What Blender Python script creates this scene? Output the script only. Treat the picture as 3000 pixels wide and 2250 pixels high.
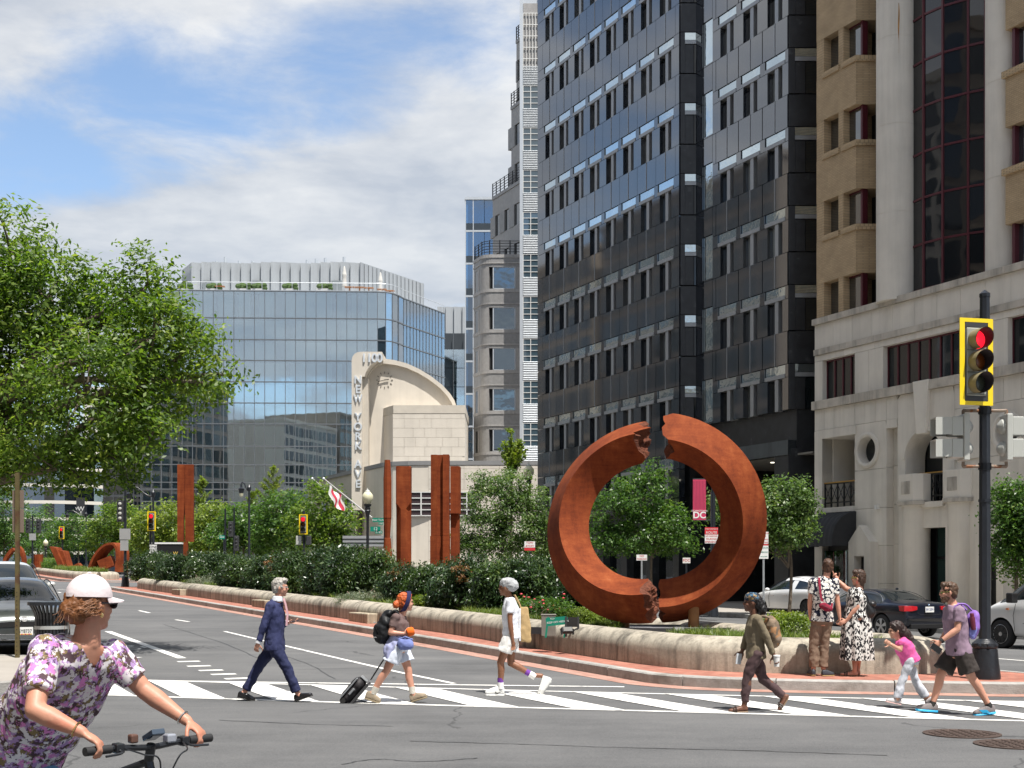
import bpy, bmesh, math, random
import numpy as np
from mathutils import Vector, Matrix, noise as mnoise
# ------------------------------------------------------------------ scene, camera, sky, sun, exposure
scene = bpy.context.scene
for o in list(bpy.data.objects): bpy.data.objects.remove(o)
COL = scene.collection
R = math.radians
F, CX, HY, CH = 3880.0, 1500.0, 1690.0, 1.75          # calibrated on the 3000 x 2250 photograph
cam_d = bpy.data.cameras.new('camera'); cam = bpy.data.objects.new('camera', cam_d); COL.objects.link(cam)
cam.location = (0, 0, CH); cam.rotation_euler = (R(90), 0, 0)
cam_d.sensor_width = 36; cam_d.lens = 36*F/3000; cam_d.shift_y = (HY-1125)/3000
cam_d.clip_start = .1; cam_d.clip_end = 20000
scene.camera = cam
SUN_EL, SUN_DIR = R(68), Vector((.56, -.83, 0)).normalized()
sun_v = Vector((SUN_DIR.x*math.cos(SUN_EL), SUN_DIR.y*math.cos(SUN_EL), math.sin(SUN_EL)))
sd = bpy.data.lights.new('sun', 'SUN'); sd.energy = 4.0; sd.angle = R(.53); sd.color = (1, .955, .89)
sun = bpy.data.objects.new('sun', sd); COL.objects.link(sun); sun.rotation_euler = sun_v.to_track_quat('Z', 'Y').to_euler()
sun.location = (0, 0, 60)
vs = scene.view_settings; vs.view_transform = 'Standard'; vs.look = 'None'; vs.exposure = 1.0; vs.gamma = 1; vs.use_curve_mapping = False
world = bpy.data.worlds.new('World'); scene.world = world; world.use_nodes = True
def build_world():
    nt = world.node_tree; nt.nodes.clear(); N = nt.nodes.new; L = nt.links.new
    out = N('ShaderNodeOutputWorld'); bg = N('ShaderNodeBackground'); bg.inputs[1].default_value = .10
    sky = N('ShaderNodeTexSky'); sky.sky_type = 'NISHITA'; sky.sun_disc = False; sky.sun_elevation = SUN_EL
    sky.sun_rotation = math.atan2(SUN_DIR.x, SUN_DIR.y); sky.air_density = 1.0; sky.dust_density = .6; sky.ozone_density = 1.0
    tc = N('ShaderNodeTexCoord'); sep = N('ShaderNodeSeparateXYZ'); L(tc.outputs['Generated'], sep.inputs[0])
    def ma(op, a, b=None, c=None):
        m = N('ShaderNodeMath'); m.operation = op
        for i, v in enumerate((a, b, c)):
            if v is None: continue
            if isinstance(v, (int, float)): m.inputs[i].default_value = v
            else: L(v, m.inputs[i])
        return m.outputs[0]
    z = ma('MAXIMUM', sep.outputs[2], 0.0); zz = ma('ADD', z, .10)
    cv = N('ShaderNodeCombineXYZ'); L(ma('DIVIDE', sep.outputs[0], zz), cv.inputs[0]); L(ma('DIVIDE', sep.outputs[1], zz), cv.inputs[1])
    def noise(scale, detail, off, rough=.55, vec=None, dist=0):
        mp = N('ShaderNodeMapping'); L(vec or cv.outputs[0], mp.inputs[0]); mp.inputs['Location'].default_value = off
        n = N('ShaderNodeTexNoise'); n.inputs['Scale'].default_value = scale; n.inputs['Detail'].default_value = detail
        n.inputs['Roughness'].default_value = rough; n.inputs['Distortion'].default_value = dist; L(mp.outputs[0], n.inputs['Vector']); return n.outputs[0]
    big = noise(1.1, 2, (3.1, 1.7, 0)); det = noise(3.6, 9, (7.3, 2.2, 0), .6, None, .25); fine = noise(9, 6, (1.3, 8.2, 0), .6)
    # broad cloud streets: bands across the cloud plane, broken up by noise
    band = ma('SINE', ma('ADD', ma('ADD', ma('MULTIPLY', ma('DIVIDE', sep.outputs[1], zz), BAND[0]), ma('MULTIPLY', ma('DIVIDE', sep.outputs[0], zz), BAND[1])), BAND[2]))
    f = ma('ADD', ma('ADD', ma('MULTIPLY', big, .75), ma('MULTIPLY', det, .48)), ma('MULTIPLY', band, BAND[3]))
    mr = N('ShaderNodeMapRange'); mr.interpolation_type = 'SMOOTHSTEP'; L(f, mr.inputs[0]); mr.inputs[1].default_value = BAND[4]; mr.inputs[2].default_value = BAND[5]
    cov = mr.outputs[0]
    shade = ma('MULTIPLY_ADD', fine, .18, ma('ADD', ma('MULTIPLY', det, .42), ma('MULTIPLY', noise(2.1, 4, (4.4, 9.1, 0)), .62)))
    cr = N('ShaderNodeValToRGB'); L(shade, cr.inputs[0]); e = cr.color_ramp.elements
    e[0].position = .50; e[0].color = (2.75, 3.0, 3.45, 1); e[1].position = .74; e[1].color = (4.75, 4.78, 4.8, 1)
    hz = N('ShaderNodeMapRange'); L(z, hz.inputs[0]); hz.inputs[1].default_value = .08; hz.inputs[2].default_value = .42; hz.inputs[3].default_value = .75; hz.inputs[4].default_value = 0
    mx0 = N('ShaderNodeMix'); mx0.data_type = 'RGBA'; L(hz.outputs[0], mx0.inputs[0]); L(cr.outputs[0], mx0.inputs[6]); mx0.inputs[7].default_value = (2.6, 3.0, 3.5, 1)
    mx = N('ShaderNodeMix'); mx.data_type = 'RGBA'; L(cov, mx.inputs[0]); L(sky.outputs[0], mx.inputs[6]); L(mx0.outputs[2], mx.inputs[7])
    L(mx.outputs[2], bg.inputs[0]); L(bg.outputs[0], out.inputs[0])
BAND = (3.93, 1.965, 3.36, .34, .27, .50)
build_world()
# ------------------------------------------------------------------ street geometry
AX, AY = -.42262, .90631                               # the avenue runs away to the left
ROT = math.atan2(AY, AX)                               # local x = along the avenue, local y = towards the road (right-hand side)
OX, OY = 1.3, 23.8
def W(s, t): return (OX+AX*s+AY*t, OY+AY*s-AX*t)
def ST(x, y): dx, dy = x-OX, y-OY; return (dx*AX+dy*AY, dx*AY-dy*AX)
def sstep(a, b, v):
    v = min(1, max(0, (v-a)/(b-a))); return v*v*(3-2*v)
def gz(x, y):
    s, t = ST(x, y); u = min(s, 190)+3
    return .0165*.5*(u+math.sqrt(u*u+9)) - .010*min(max(t, 0), 20)*sstep(-3, 8, s)
def PT(x, y, Y): return ((x-CX)/F*Y, Y, CH+(HY-y)/F*Y)
def GP(x, y, h=0.):                                    # pixel of the photograph -> point of the ground (raised by h)
    a, b = (x-CX)/F, (y-HY)/F; Y = 20.
    for _ in range(60): Y = .5*Y+.5*max(2, (CH-h-gz(a*Y, Y))/b)
    return (a*Y, Y)
# ------------------------------------------------------------------ materials
MATS = {}
def mat(name, col, rough=.7, metal=0., var=.12, vs=2., bump=0., bs=30., rnd=0., streak=0., sscale=(1.5, 1.5, .12), spec=.5, ior=None, emis=0., col2=None, c2=(.45, .6, 1.5), coat=0., obj=False, island=0., sub=0., bdist=.02):
    if name in MATS: return MATS[name]
    m = bpy.data.materials.new(name); m.use_nodes = True; nt = m.node_tree; N = nt.nodes.new; L = nt.links.new
    p = nt.nodes['Principled BSDF']; p.inputs['Roughness'].default_value = rough; p.inputs['Metallic'].default_value = metal
    p.inputs['Specular IOR Level'].default_value = spec
    if ior: p.inputs['IOR'].default_value = ior
    if coat: p.inputs['Coat Weight'].default_value = coat; p.inputs['Coat Roughness'].default_value = .05
    if sub: p.inputs['Subsurface Weight'].default_value = sub; p.inputs['Subsurface Radius'].default_value = (.012, .005, .003); p.inputs['Subsurface Scale'].default_value = 1
    if obj: tc = N('ShaderNodeTexCoord'); pos = tc.outputs['Object']
    else: g = N('ShaderNodeNewGeometry'); pos = g.outputs['Position']
    def noise(sc, det=5., vec=None, ro=.55):
        n = N('ShaderNodeTexNoise'); n.inputs['Scale'].default_value = sc; n.inputs['Detail'].default_value = det; n.inputs['Roughness'].default_value = ro; L(vec or pos, n.inputs['Vector']); return n.outputs[0]
    def ma(op, a, b, c=None):
        k = N('ShaderNodeMath'); k.operation = op
        for i, v in enumerate((a, b, c)):
            if v is None: continue
            if isinstance(v, (int, float)): k.inputs[i].default_value = v
            else: L(v, k.inputs[i])
        return k.outputs[0]
    col = tuple(col)+(1,)
    rgb = N('ShaderNodeRGB'); rgb.outputs[0].default_value = col; c = rgb.outputs[0]
    if col2:
        mr = N('ShaderNodeMapRange'); mr.interpolation_type = 'SMOOTHSTEP'; L(noise(c2[2], 6), mr.inputs[0]); mr.inputs[1].default_value = c2[0]; mr.inputs[2].default_value = c2[1]
        mx = N('ShaderNodeMix'); mx.data_type = 'RGBA'; L(mr.outputs[0], mx.inputs[0]); L(c, mx.inputs[6]); mx.inputs[7].default_value = tuple(col2)+(1,); c = mx.outputs[2]
    f = None
    if var: f = ma('MULTIPLY_ADD', noise(vs), 2*var*1.6, 1-var*1.6)
    if rnd:
        oi = N('ShaderNodeObjectInfo'); r_ = ma('MULTIPLY_ADD', oi.outputs['Random'], 2*rnd, 1-rnd); f = ma('MULTIPLY', f, r_) if f else r_
    if island:
        g2 = N('ShaderNodeNewGeometry'); r_ = ma('MULTIPLY_ADD', g2.outputs['Random Per Island'], 2*island, 1-island); f = ma('MULTIPLY', f, r_) if f else r_
    if streak:
        mp = N('ShaderNodeMapping'); mp.inputs['Scale'].default_value = sscale; L(pos, mp.inputs[0])
        mr = N('ShaderNodeMapRange'); L(noise(1., 6., mp.outputs[0], .65), mr.inputs[0]); mr.inputs[1].default_value = .45; mr.inputs[2].default_value = .72; mr.inputs[3].default_value = 1; mr.inputs[4].default_value = 1-streak
        f = ma('MULTIPLY', f, mr.outputs[0]) if f else mr.outputs[0]
    if f:
        vm = N('ShaderNodeVectorMath'); vm.operation = 'SCALE'; L(c, vm.inputs[0]); L(f, vm.inputs['Scale']); c = vm.outputs[0]
    L(c, p.inputs['Base Color'])
    if emis: L(c, p.inputs['Emission Color']); p.inputs['Emission Strength'].default_value = emis
    if bump:
        b = N('ShaderNodeBump'); b.inputs['Strength'].default_value = bump; b.inputs['Distance'].default_value = bdist; L(noise(bs, 4), b.inputs['Height']); L(b.outputs[0], p.inputs['Normal'])
    MATS[name] = m; return m
def mat_nodes(name, fn):                               # special materials: fn(N, L, principled, position, math)
    if name in MATS: return MATS[name]
    m = mat(name, (.5, .5, .5), var=0); nt = m.node_tree; N = nt.nodes.new; L = nt.links.new
    def ma(op, a, b=None, c=None):
        k = N('ShaderNodeMath'); k.operation = op
        for i, v in enumerate((a, b, c)):
            if v is None: continue
            if isinstance(v, (int, float)): k.inputs[i].default_value = v
            else: L(v, k.inputs[i])
        return k.outputs[0]
    fn(N, L, nt.nodes['Principled BSDF'], ma, nt); return m
def ramp(N, L, fac, stops, const=False):
    cr = N('ShaderNodeValToRGB'); e = cr.color_ramp.elements
    if const: cr.color_ramp.interpolation = 'CONSTANT'
    while len(e) < len(stops): e.new(.5)
    for el, (p, c) in zip(e, stops): el.position = p; el.color = tuple(c)+(1,)
    L(fac, cr.inputs[0]); return cr.outputs[0]
# ------------------------------------------------------------------ mesh helpers
def new_obj(name, me, parent=None, loc=None, rot=None, scale=None):
    o = bpy.data.objects.new(name, me); COL.objects.link(o)
    if parent is not None: o.parent = parent
    if loc is not None: o.location = loc
    if rot is not None: o.rotation_euler = rot
    if scale is not None: o.scale = scale
    return o
def tag(o, label, cat, group=None, kind=None):
    o['label'] = label; o['category'] = cat
    if group: o['group'] = group
    if kind: o['kind'] = kind
    return o
def thing(name, label, cat, loc=(0, 0, 0), rotz=0., group=None):
    o = new_obj(name, None, None, loc, (0, 0, rotz)); o.empty_display_size = .2; return tag(o, label, cat, group)
def struct(o): o['kind'] = 'structure'; return o
class B:
    """collects geometry; build() links it as ONE mesh object"""
    def __init__(s): s.v = []; s.f = []; s.mi = []; s.cm = 0
    def add(s, vs, fs):
        k = len(s.v); s.v += [tuple(v) for v in vs]; s.f += [tuple(i+k for i in f) for f in fs]; s.mi += [s.cm]*len(fs); return s
    def m(s, i): s.cm = i; return s
    def box(s, x0, x1, y0, y1, z0, z1):
        return s.add([(x, y, z) for z in (z0, z1) for y in (y0, y1) for x in (x0, x1)], [(0, 2, 3, 1), (4, 5, 7, 6), (0, 1, 5, 4), (2, 6, 7, 3), (0, 4, 6, 2), (1, 3, 7, 5)])
    def obox(s, c, ax, ay, az):                         # oriented box: half-axis vectors
        c, ax, ay, az = map(Vector, (c, ax, ay, az))
        return s.add([c+i*ax+j*ay+k*az for k in (-1, 1) for j in (-1, 1) for i in (-1, 1)], [(0, 2, 3, 1), (4, 5, 7, 6), (0, 1, 5, 4), (2, 6, 7, 3), (0, 4, 6, 2), (1, 3, 7, 5)])
    def cone(s, p0, p1, r0, r1, n=12, caps=True):
        p0, p1 = Vector(p0), Vector(p1); d = (p1-p0); d = d.normalized() if d.length > 1e-9 else Vector((0, 0, 1)); q = d.to_track_quat('Z', 'Y').to_matrix()
        vs = []
        for p, r in ((p0, r0), (p1, r1)): vs += [p+q@Vector((r*math.cos(2*math.pi*i/n), r*math.sin(2*math.pi*i/n), 0)) for i in range(n)]
        fs = [(i, (i+1) % n, n+(i+1) % n, n+i) for i in range(n)]
        if caps: fs += [tuple(range(n-1, -1, -1)), tuple(range(n, 2*n))]
        return s.add(vs, fs)
    def tube(s, pts, r, n=8, caps=True):
        pts = [Vector(p) for p in pts]; rs = r if isinstance(r, (list, tuple)) else [r]*len(pts); vs = []; up = None
        for i, p in enumerate(pts):
            d = (pts[min(i+1, len(pts)-1)]-pts[max(i-1, 0)]).normalized()
            if up is None: up = d.orthogonal().normalized()
            up = (up-d*up.dot(d)).normalized(); w = d.cross(up)
            vs += [p+rs[i]*(up*math.cos(2*math.pi*k/n)+w*math.sin(2*math.pi*k/n)) for k in range(n)]
        fs = [(i*n+k, i*n+(k+1) % n, (i+1)*n+(k+1) % n, (i+1)*n+k) for i in range(len(pts)-1) for k in range(n)]
        if caps: fs += [tuple(range(n-1, -1, -1)), tuple(range((len(pts)-1)*n, len(pts)*n))]
        return s.add(vs, fs)
    def lathe(s, prof, c=(0, 0, 0), n=20, axis=None):   # prof: (r, z) bottom to top
        q = Vector(axis).to_track_quat('Z', 'Y').to_matrix() if axis is not None else Matrix.Identity(3); c = Vector(c)
        vs = [c+q@Vector((r*math.cos(2*math.pi*k/n), r*math.sin(2*math.pi*k/n), z)) for r, z in prof for k in range(n)]
        fs = [(i*n+k, i*n+(k+1) % n, (i+1)*n+(k+1) % n, (i+1)*n+k) for i in range(len(prof)-1) for k in range(n)]
        fs += [tuple(range(n-1, -1, -1)), tuple(range((len(prof)-1)*n, len(prof)*n))]
        return s.add(vs, fs)
    def ell(s, c, r, n=12, rot=None):                   # ellipsoid
        c = Vector(c); m = n//2+1; vs = []; q = rot or Matrix.Identity(3)
        for i in range(1, m):
            th = math.pi*i/m
            vs += [c+q@Vector((r[0]*math.sin(th)*math.cos(2*math.pi*k/n), r[1]*math.sin(th)*math.sin(2*math.pi*k/n), r[2]*math.cos(th))) for k in range(n)]
        a = len(vs); vs += [c+q@Vector((0, 0, r[2])), c-q@Vector((0, 0, r[2]))]
        fs = [(i*n+k, (i+1)*n+k, (i+1)*n+(k+1) % n, i*n+(k+1) % n) for i in range(m-2) for k in range(n)]
        fs += [(a, k, (k+1) % n) for k in range(n)]+[(a+1, (m-2)*n+(k+1) % n, (m-2)*n+k) for k in range(n)]
        return s.add(vs, fs)
    def rings(s, rings, caps=True):                      # loft equal-length rings
        n = len(rings[0]); vs = [p for r in rings for p in r]
        fs = [(i*n+k, i*n+(k+1) % n, (i+1)*n+(k+1) % n, (i+1)*n+k) for i in range(len(rings)-1) for k in range(n)]
        if caps: fs += [tuple(range(n-1, -1, -1)), tuple(range((len(rings)-1)*n, len(rings)*n))]
        return s.add(vs, fs)
    def prism(s, poly, z0, z1):                          # poly: list of (x, y); z may be callables
        n = len(poly); g = lambda z, p: z(*p) if callable(z) else z
        return s.add([(p[0], p[1], g(z0, p)) for p in poly]+[(p[0], p[1], g(z1, p)) for p in poly],
                     [tuple(range(n-1, -1, -1)), tuple(range(n, 2*n))]+[(i, (i+1) % n, n+(i+1) % n, n+i) for i in range(n)])
    def slab(s, poly, axis, a, b):                       # extrude a 2-D outline along an axis ('x' or 'y'); outline in the other two
        n = len(poly); mk = (lambda p, d: (d, p[0], p[1])) if axis == 'x' else (lambda p, d: (p[0], d, p[1]))
        return s.add([mk(p, a) for p in poly]+[mk(p, b) for p in poly], [tuple(range(n-1, -1, -1)), tuple(range(n, 2*n))]+[(i, (i+1) % n, n+(i+1) % n, n+i) for i in range(n)])
    def mesh(s, name, mats, bevel=0., smooth=False, seg=2, angle=35):
        me = bpy.data.meshes.new(name); me.from_pydata(s.v, [], s.f)
        for m in (mats if isinstance(mats, (list, tuple)) else [mats]): me.materials.append(m)
        me.polygons.foreach_set('material_index', s.mi)
        bm = bmesh.new(); bm.from_mesh(me); bmesh.ops.recalc_face_normals(bm, faces=bm.faces)
        if bevel:
            es = [e for e in bm.edges if len(e.link_faces) == 2 and e.calc_face_angle(0) > R(30)]
            bmesh.ops.bevel(bm, geom=es, offset=bevel, segments=seg, profile=.5, affect='EDGES', clamp_overlap=True)
        bm.to_mesh(me); bm.free()
        if smooth:
            me.polygons.foreach_set('use_smooth', [True]*len(me.polygons))
            if angle < 180: me.set_sharp_from_angle(angle=R(angle))
        me.update(); return me
    def build(s, name, mats, parent=None, loc=None, rot=None, **k):
        return new_obj(name, s.mesh(name, mats, **k), parent, loc, rot)
def cbox(name, m, bevel=0.):                             # unit cube mesh shared by many pieces (scaled per object)
    return B().box(-.5, .5, -.5, .5, -.5, .5).mesh(name, m, bevel=bevel)
def piece(me, name, parent, x0, x1, y0, y1, z0, z1): return new_obj(name, me, parent, ((x0+x1)/2, (y0+y1)/2, (z0+z1)/2), None, (x1-x0, y1-y0, z1-z0))
def copy_tree(o, loc=None, rotz=None, label=None, group=None, parent=None):
    c = o.copy(); COL.objects.link(c); c.parent = parent
    if loc is not None: c.location = loc
    if rotz is not None: c.rotation_euler = (0, 0, rotz)
    if label: c['label'] = label
    if group: c['group'] = group
    for ch in list(o.children): copy_tree(ch, parent=c)
    return c
FONT = None
def text_mesh(txt, size, depth, m, bold=0.):
    cu = bpy.data.curves.new('lettering', 'FONT'); cu.body = txt; cu.size = size; cu.extrude = depth; cu.align_x = 'CENTER'; cu.align_y = 'CENTER'; cu.offset = bold
    o = bpy.data.objects.new('lettering', cu); COL.objects.link(o)
    me = bpy.data.meshes.new_from_object(o); me.materials.clear(); me.materials.append(m)
    bpy.data.objects.remove(o); bpy.data.curves.remove(cu); return me
def text_on(txt, size, m, parent, loc, rot, depth=.002, bold=0., name='lettering', sx=1.):
    return new_obj(name, text_mesh(txt, size, depth, m, bold), parent, loc, rot, (sx, 1, 1))
def resample(pts, step):
    P = [Vector(p) for p in pts]; out = [P[0].copy()]; acc = 0.
    for a, b in zip(P, P[1:]):
        L_ = (b-a).length; d = step-acc
        while d <= L_: out.append(a+(b-a)*(d/L_)); d += step
        acc = L_-(d-step)
    if (out[-1]-P[-1]).length > step*.3: out.append(P[-1].copy())
    return out
def catmull(pts, n=8):
    P = [Vector(p) for p in pts]; P = [2*P[0]-P[1]]+P+[2*P[-1]-P[-2]]; out = []
    for i in range(1, len(P)-2):
        for k in range(n):
            t = k/n; a, b, c, d = P[i-1:i+3]
            out.append(.5*((2*b)+(c-a)*t+(2*a-5*b+4*c-d)*t*t+(3*b-a-3*c+d)*t**3))
    out.append(P[-2]); return out
def sweep_piece(path, prof, zf):                         # prof: (right offset, height) closed outline swept along an XY path
    rings = []
    for i, p in enumerate(path):
        d = (path[min(i+1, len(path)-1)]-path[max(i-1, 0)]); d = Vector((d[0], d[1])).normalized(); n = Vector((d.y, -d.x))
        rings.append([(p[0]+n.x*o, p[1]+n.y*o, zf(p[0]+n.x*o, p[1]+n.y*o)+h) for o, h in prof])
    return B().rings(rings)
# ------------------------------------------------------------------ ground, road, pavements, median
from mathutils.geometry import delaunay_2d_cdt
def asphalt(N, L, p, ma, nt):
    g = N('ShaderNodeNewGeometry'); pos = g.outputs['Position']
    def noise(sc, det=4, vec=None, ro=.6):
        n = N('ShaderNodeTexNoise'); n.inputs['Scale'].default_value = sc; n.inputs['Detail'].default_value = det; n.inputs['Roughness'].default_value = ro; L(vec or pos, n.inputs['Vector']); return n.outputs[0]
    mp = N('ShaderNodeMapping'); mp.inputs['Rotation'].default_value = (0, 0, -ROT); mp.inputs['Scale'].default_value = (.09, 1.1, 1); L(pos, mp.inputs[0])
    f = ma('ADD', ma('MULTIPLY', noise(.35, 7, None, .68), .75), ma('MULTIPLY', noise(1., 7, mp.outputs[0], .65), .55)); f = ma('SUBTRACT', f, .12)
    f = ma('ADD', f, ma('MULTIPLY', ma('SUBTRACT', noise(70, 3, None, .8), .5), 1.15))
    c = ramp(N, L, f, [(.22, (.055, .056, .058)), (.5, (.105, .106, .108)), (.72, (.140, .140, .140)), (.95, (.20, .196, .19))])
    # tar-sealed cracks
    v = N('ShaderNodeTexVoronoi'); v.feature = 'DISTANCE_TO_EDGE'; v.inputs['Scale'].default_value = .16
    dv = N('ShaderNodeVectorMath'); dv.operation = 'MULTIPLY_ADD'; n3 = N('ShaderNodeTexNoise'); n3.inputs['Scale'].default_value = 1.3; n3.inputs['Detail'].default_value = 5; L(pos, n3.inputs['Vector'])
    L(n3.outputs['Color'], dv.inputs[0]); dv.inputs[1].default_value = (.7, .7, 0); L(pos, dv.inputs[2]); L(dv.outputs[0], v.inputs['Vector'])
    cr = ma('MULTIPLY', ma('LESS_THAN', v.outputs['Distance'], .0028), ma('GREATER_THAN', noise(.22, 2), .52))
    mx = N('ShaderNodeMix'); mx.data_type = 'RGBA'; L(ma('MULTIPLY', cr, .55), mx.inputs[0]); L(c, mx.inputs[6]); mx.inputs[7].default_value = (.03, .03, .032, 1)
    L(mx.outputs[2], p.inputs['Base Color']); p.inputs['Roughness'].default_value = .82; p.inputs['Specular IOR Level'].default_value = .35
    b = N('ShaderNodeBump'); b.inputs['Strength'].default_value = .5; b.inputs['Distance'].default_value = .008; L(noise(110, 3, None, .8), b.inputs['Height']); L(b.outputs[0], p.inputs['Normal'])
M_ASPH = mat_nodes('asphalt', asphalt)
def brickmat(name, c1, c2, mortar, scale, rotz=0., vert=False, bw=.5, rh=.25, msize=.02, rough=.85, stain=.25):
    def fn(N, L, p, ma, nt):
        g = N('ShaderNodeTexCoord'); mp = N('ShaderNodeMapping'); src = g.outputs['Object']
        if vert: mp.inputs['Rotation'].default_value = (R(90), 0, 0)
        else: mp.inputs['Rotation'].default_value = (0, 0, rotz)
        L(src, mp.inputs[0]); br = N('ShaderNodeTexBrick'); L(mp.outputs[0], br.inputs['Vector']); br.inputs['Scale'].default_value = scale
        br.inputs['Color1'].default_value = tuple(c1)+(1,); br.inputs['Color2'].default_value = tuple(c2)+(1,); br.inputs['Mortar'].default_value = tuple(mortar)+(1,)
        br.inputs['Mortar Size'].default_value = msize; br.inputs['Brick Width'].default_value = bw; br.inputs['Row Height'].default_value = rh; br.inputs['Bias'].default_value = -.1
        n = N('ShaderNodeTexNoise'); n.inputs['Scale'].default_value = 1.7; n.inputs['Detail'].default_value = 7; L(src, n.inputs['Vector'])
        sc = N('ShaderNodeVectorMath'); sc.operation = 'SCALE'; L(br.outputs['Color'], sc.inputs[0]); L(ma('MULTIPLY_ADD', n.outputs[0], 2*stain*1.6, 1-stain*1.6), sc.inputs['Scale']); L(sc.outputs[0], p.inputs['Base Color'])
        p.inputs['Roughness'].default_value = rough; b = N('ShaderNodeBump'); b.inputs['Strength'].default_value = .6; b.inputs['Distance'].default_value = .01; L(ma('SUBTRACT', 1., br.outputs['Fac']), b.inputs['Height']); L(b.outputs[0], p.inputs['Normal'])
    return mat_nodes(name, fn)
M_PAVE = brickmat('brick_paving', (.30, .105, .07), (.40, .165, .115), (.20, .13, .10), 1., rotz=-ROT, bw=.21, rh=.105, msize=.006)
M_GRAN = mat('granite_kerb', (.33, .32, .30), .75, var=.22, vs=9, bump=.4, bs=45, rnd=.08, col2=(.20, .19, .17), c2=(.5, .72, 1.3))
M_CONC = mat('sidewalk_concrete', (.32, .295, .265), .85, var=.12, vs=1.2, bump=.25, bs=60, rnd=.05)
M_EXPO = mat('exposed_aggregate', (.40, .36, .29), .88, var=.22, vs=22, bump=.7, bs=70, rnd=.06, streak=.78, sscale=(4.2, 4.2, .30), col2=(.26, .235, .19), c2=(.5, .68, .9), bdist=.01)
M_MULCH = mat('bark_mulch', (.11, .06, .038), .95, var=.55, vs=14, bump=1., bs=26, col2=(.19, .11, .07), c2=(.45, .6, 9), bdist=.05)
M_PAINT = mat('road_paint', (.74, .73, .70), .6, var=.10, vs=7, bump=.2, bs=80, col2=(.34, .335, .33), c2=(.58, .70, 3.4))
def surf(poly, h, step=1.2, zf=gz):
    P = [Vector(p[:2]) for p in poly]; P = resample(P+[P[0]], step)
    if (P[0]-P[-1]).length < step*.25: P.pop()
    n = len(P); xs = [p.x for p in P]; ys = [p.y for p in P]; pts = list(P)
    def inside(x, y):
        c = False; j = n-1
        for i in range(n):
            if (P[i].y > y) != (P[j].y > y) and x < (P[j].x-P[i].x)*(y-P[i].y)/(P[j].y-P[i].y)+P[i].x: c = not c
            j = i
        return c
    x = min(xs)+step/2
    while x < max(xs):
        y = min(ys)+step/2
        while y < max(ys):
            if inside(x, y) and min((p.x-x)**2+(p.y-y)**2 for p in P) > (step*.4)**2: pts.append(Vector((x, y)))
            y += step
        x += step
    v, e, f, *_ = delaunay_2d_cdt(pts, [(i, (i+1) % n) for i in range(n)], [list(range(n))], 1, 1e-5)
    return B().add([(p.x, p.y, zf(p.x, p.y)+h) for p in v], f)
# the wide ground sheet
def axis(lo, hi, step, far):
    a = list(np.arange(lo, hi+.01, step)); d = step
    L_, H_ = [], []
    x = lo
    while x > -far: d *= 1.35; x -= d; L_.append(x)
    d = step; x = hi
    while x < far: d *= 1.35; x += d; H_.append(x)
    return L_[::-1]+a+H_
def sheet(xs, ys, h):
    b = B(); nx = len(xs); b.add([(x, y, gz(x, y)+h) for y in ys for x in xs], [(j*nx+i, j*nx+i+1, (j+1)*nx+i+1, (j+1)*nx+i) for j in range(len(ys)-1) for i in range(nx-1)]); return b
M_GROUND = mat('city_ground', (.20, .195, .18), .9, var=.2, vs=.05)
struct(sheet(axis(-140, 120, 4, 4000), axis(-60, 260, 4, 4000), -.08).build('ground', M_GROUND, smooth=True, angle=180))
road = struct(sheet(list(np.arange(-75, 60.1, 1.)), list(np.arange(-24, 235.1, 1.)), 0).build('road', M_ASPH, smooth=True, angle=180))
# ---- painted markings
def quadg(p00, p10, p11, p01, nu, nv, h=.006):
    b = B(); vs = []
    for j in range(nv+1):
        for i in range(nu+1):
            u, v = i/nu, j/nv; x = (1-u)*(1-v)*p00[0]+u*(1-v)*p10[0]+u*v*p11[0]+(1-u)*v*p01[0]; y = (1-u)*(1-v)*p00[1]+u*(1-v)*p10[1]+u*v*p11[1]+(1-u)*v*p01[1]
            vs.append((x, y, gz(x, y)+h))
    return b.add(vs, [(j*(nu+1)+i, j*(nu+1)+i+1, (j+1)*(nu+1)+i+1, (j+1)*(nu+1)+i) for j in range(nv) for i in range(nu)])
def strip(p, q, w, name, h=.006):
    p, q = Vector(p[:2]), Vector(q[:2]); d = (q-p).normalized(); n = Vector((-d.y, d.x))*w/2; k = max(1, int((q-p).length/.5))
    return quadg(p-n, q-n, q+n, p+n, k, 1, h).build(name, M_PAINT, road)
nearY = lambda x: 18.65-(x+4.1)*.2573
farY = lambda x: 21.15-(x+4.63)*.2302
strip((-8.2, nearY(-8.2)), (13, nearY(13)), .13, 'crosswalk_line'); strip((-6.6, farY(-6.6)), (13, farY(13)), .11, 'crosswalk_line')
def to_near(x):
    y = farY(x); k = 0
    while y > nearY(x): x += .0021; y -= .0045
    return (x, y)
for i in range(-5, 9):
    x = -.47+1.36*i; xa, xb = x, x+.64
    quadg(to_near(xa), to_near(xb), (xb, farY(xb)), (xa, farY(xa)), 2, 6, .009).build('crosswalk_stripe', M_PAINT, road)
strip(GP(452, 1995), GP(1829, 2013), .13, 'stop_line')
pts = [GP(658, 1850), GP(800, 1884), GP(1000, 1931), GP(1170, 1970), GP(1330, 2003)]
for a, b in zip(pts, pts[1:]): strip(a, b, .10, 'lane_line', .005)
strip(GP(316, 1850), GP(533, 1929), .18, 'bike_lane_line')
for a in ((553, 1938.5), (583, 1952), (618, 1964.5), (655, 1976), (696, 1988.5)):
    p = Vector(GP(*a)); strip(p-Vector((AX, AY))*.11-Vector((.0, 0)), p+Vector((AX, AY))*.11, .42, 'bike_lane_dash')
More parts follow.
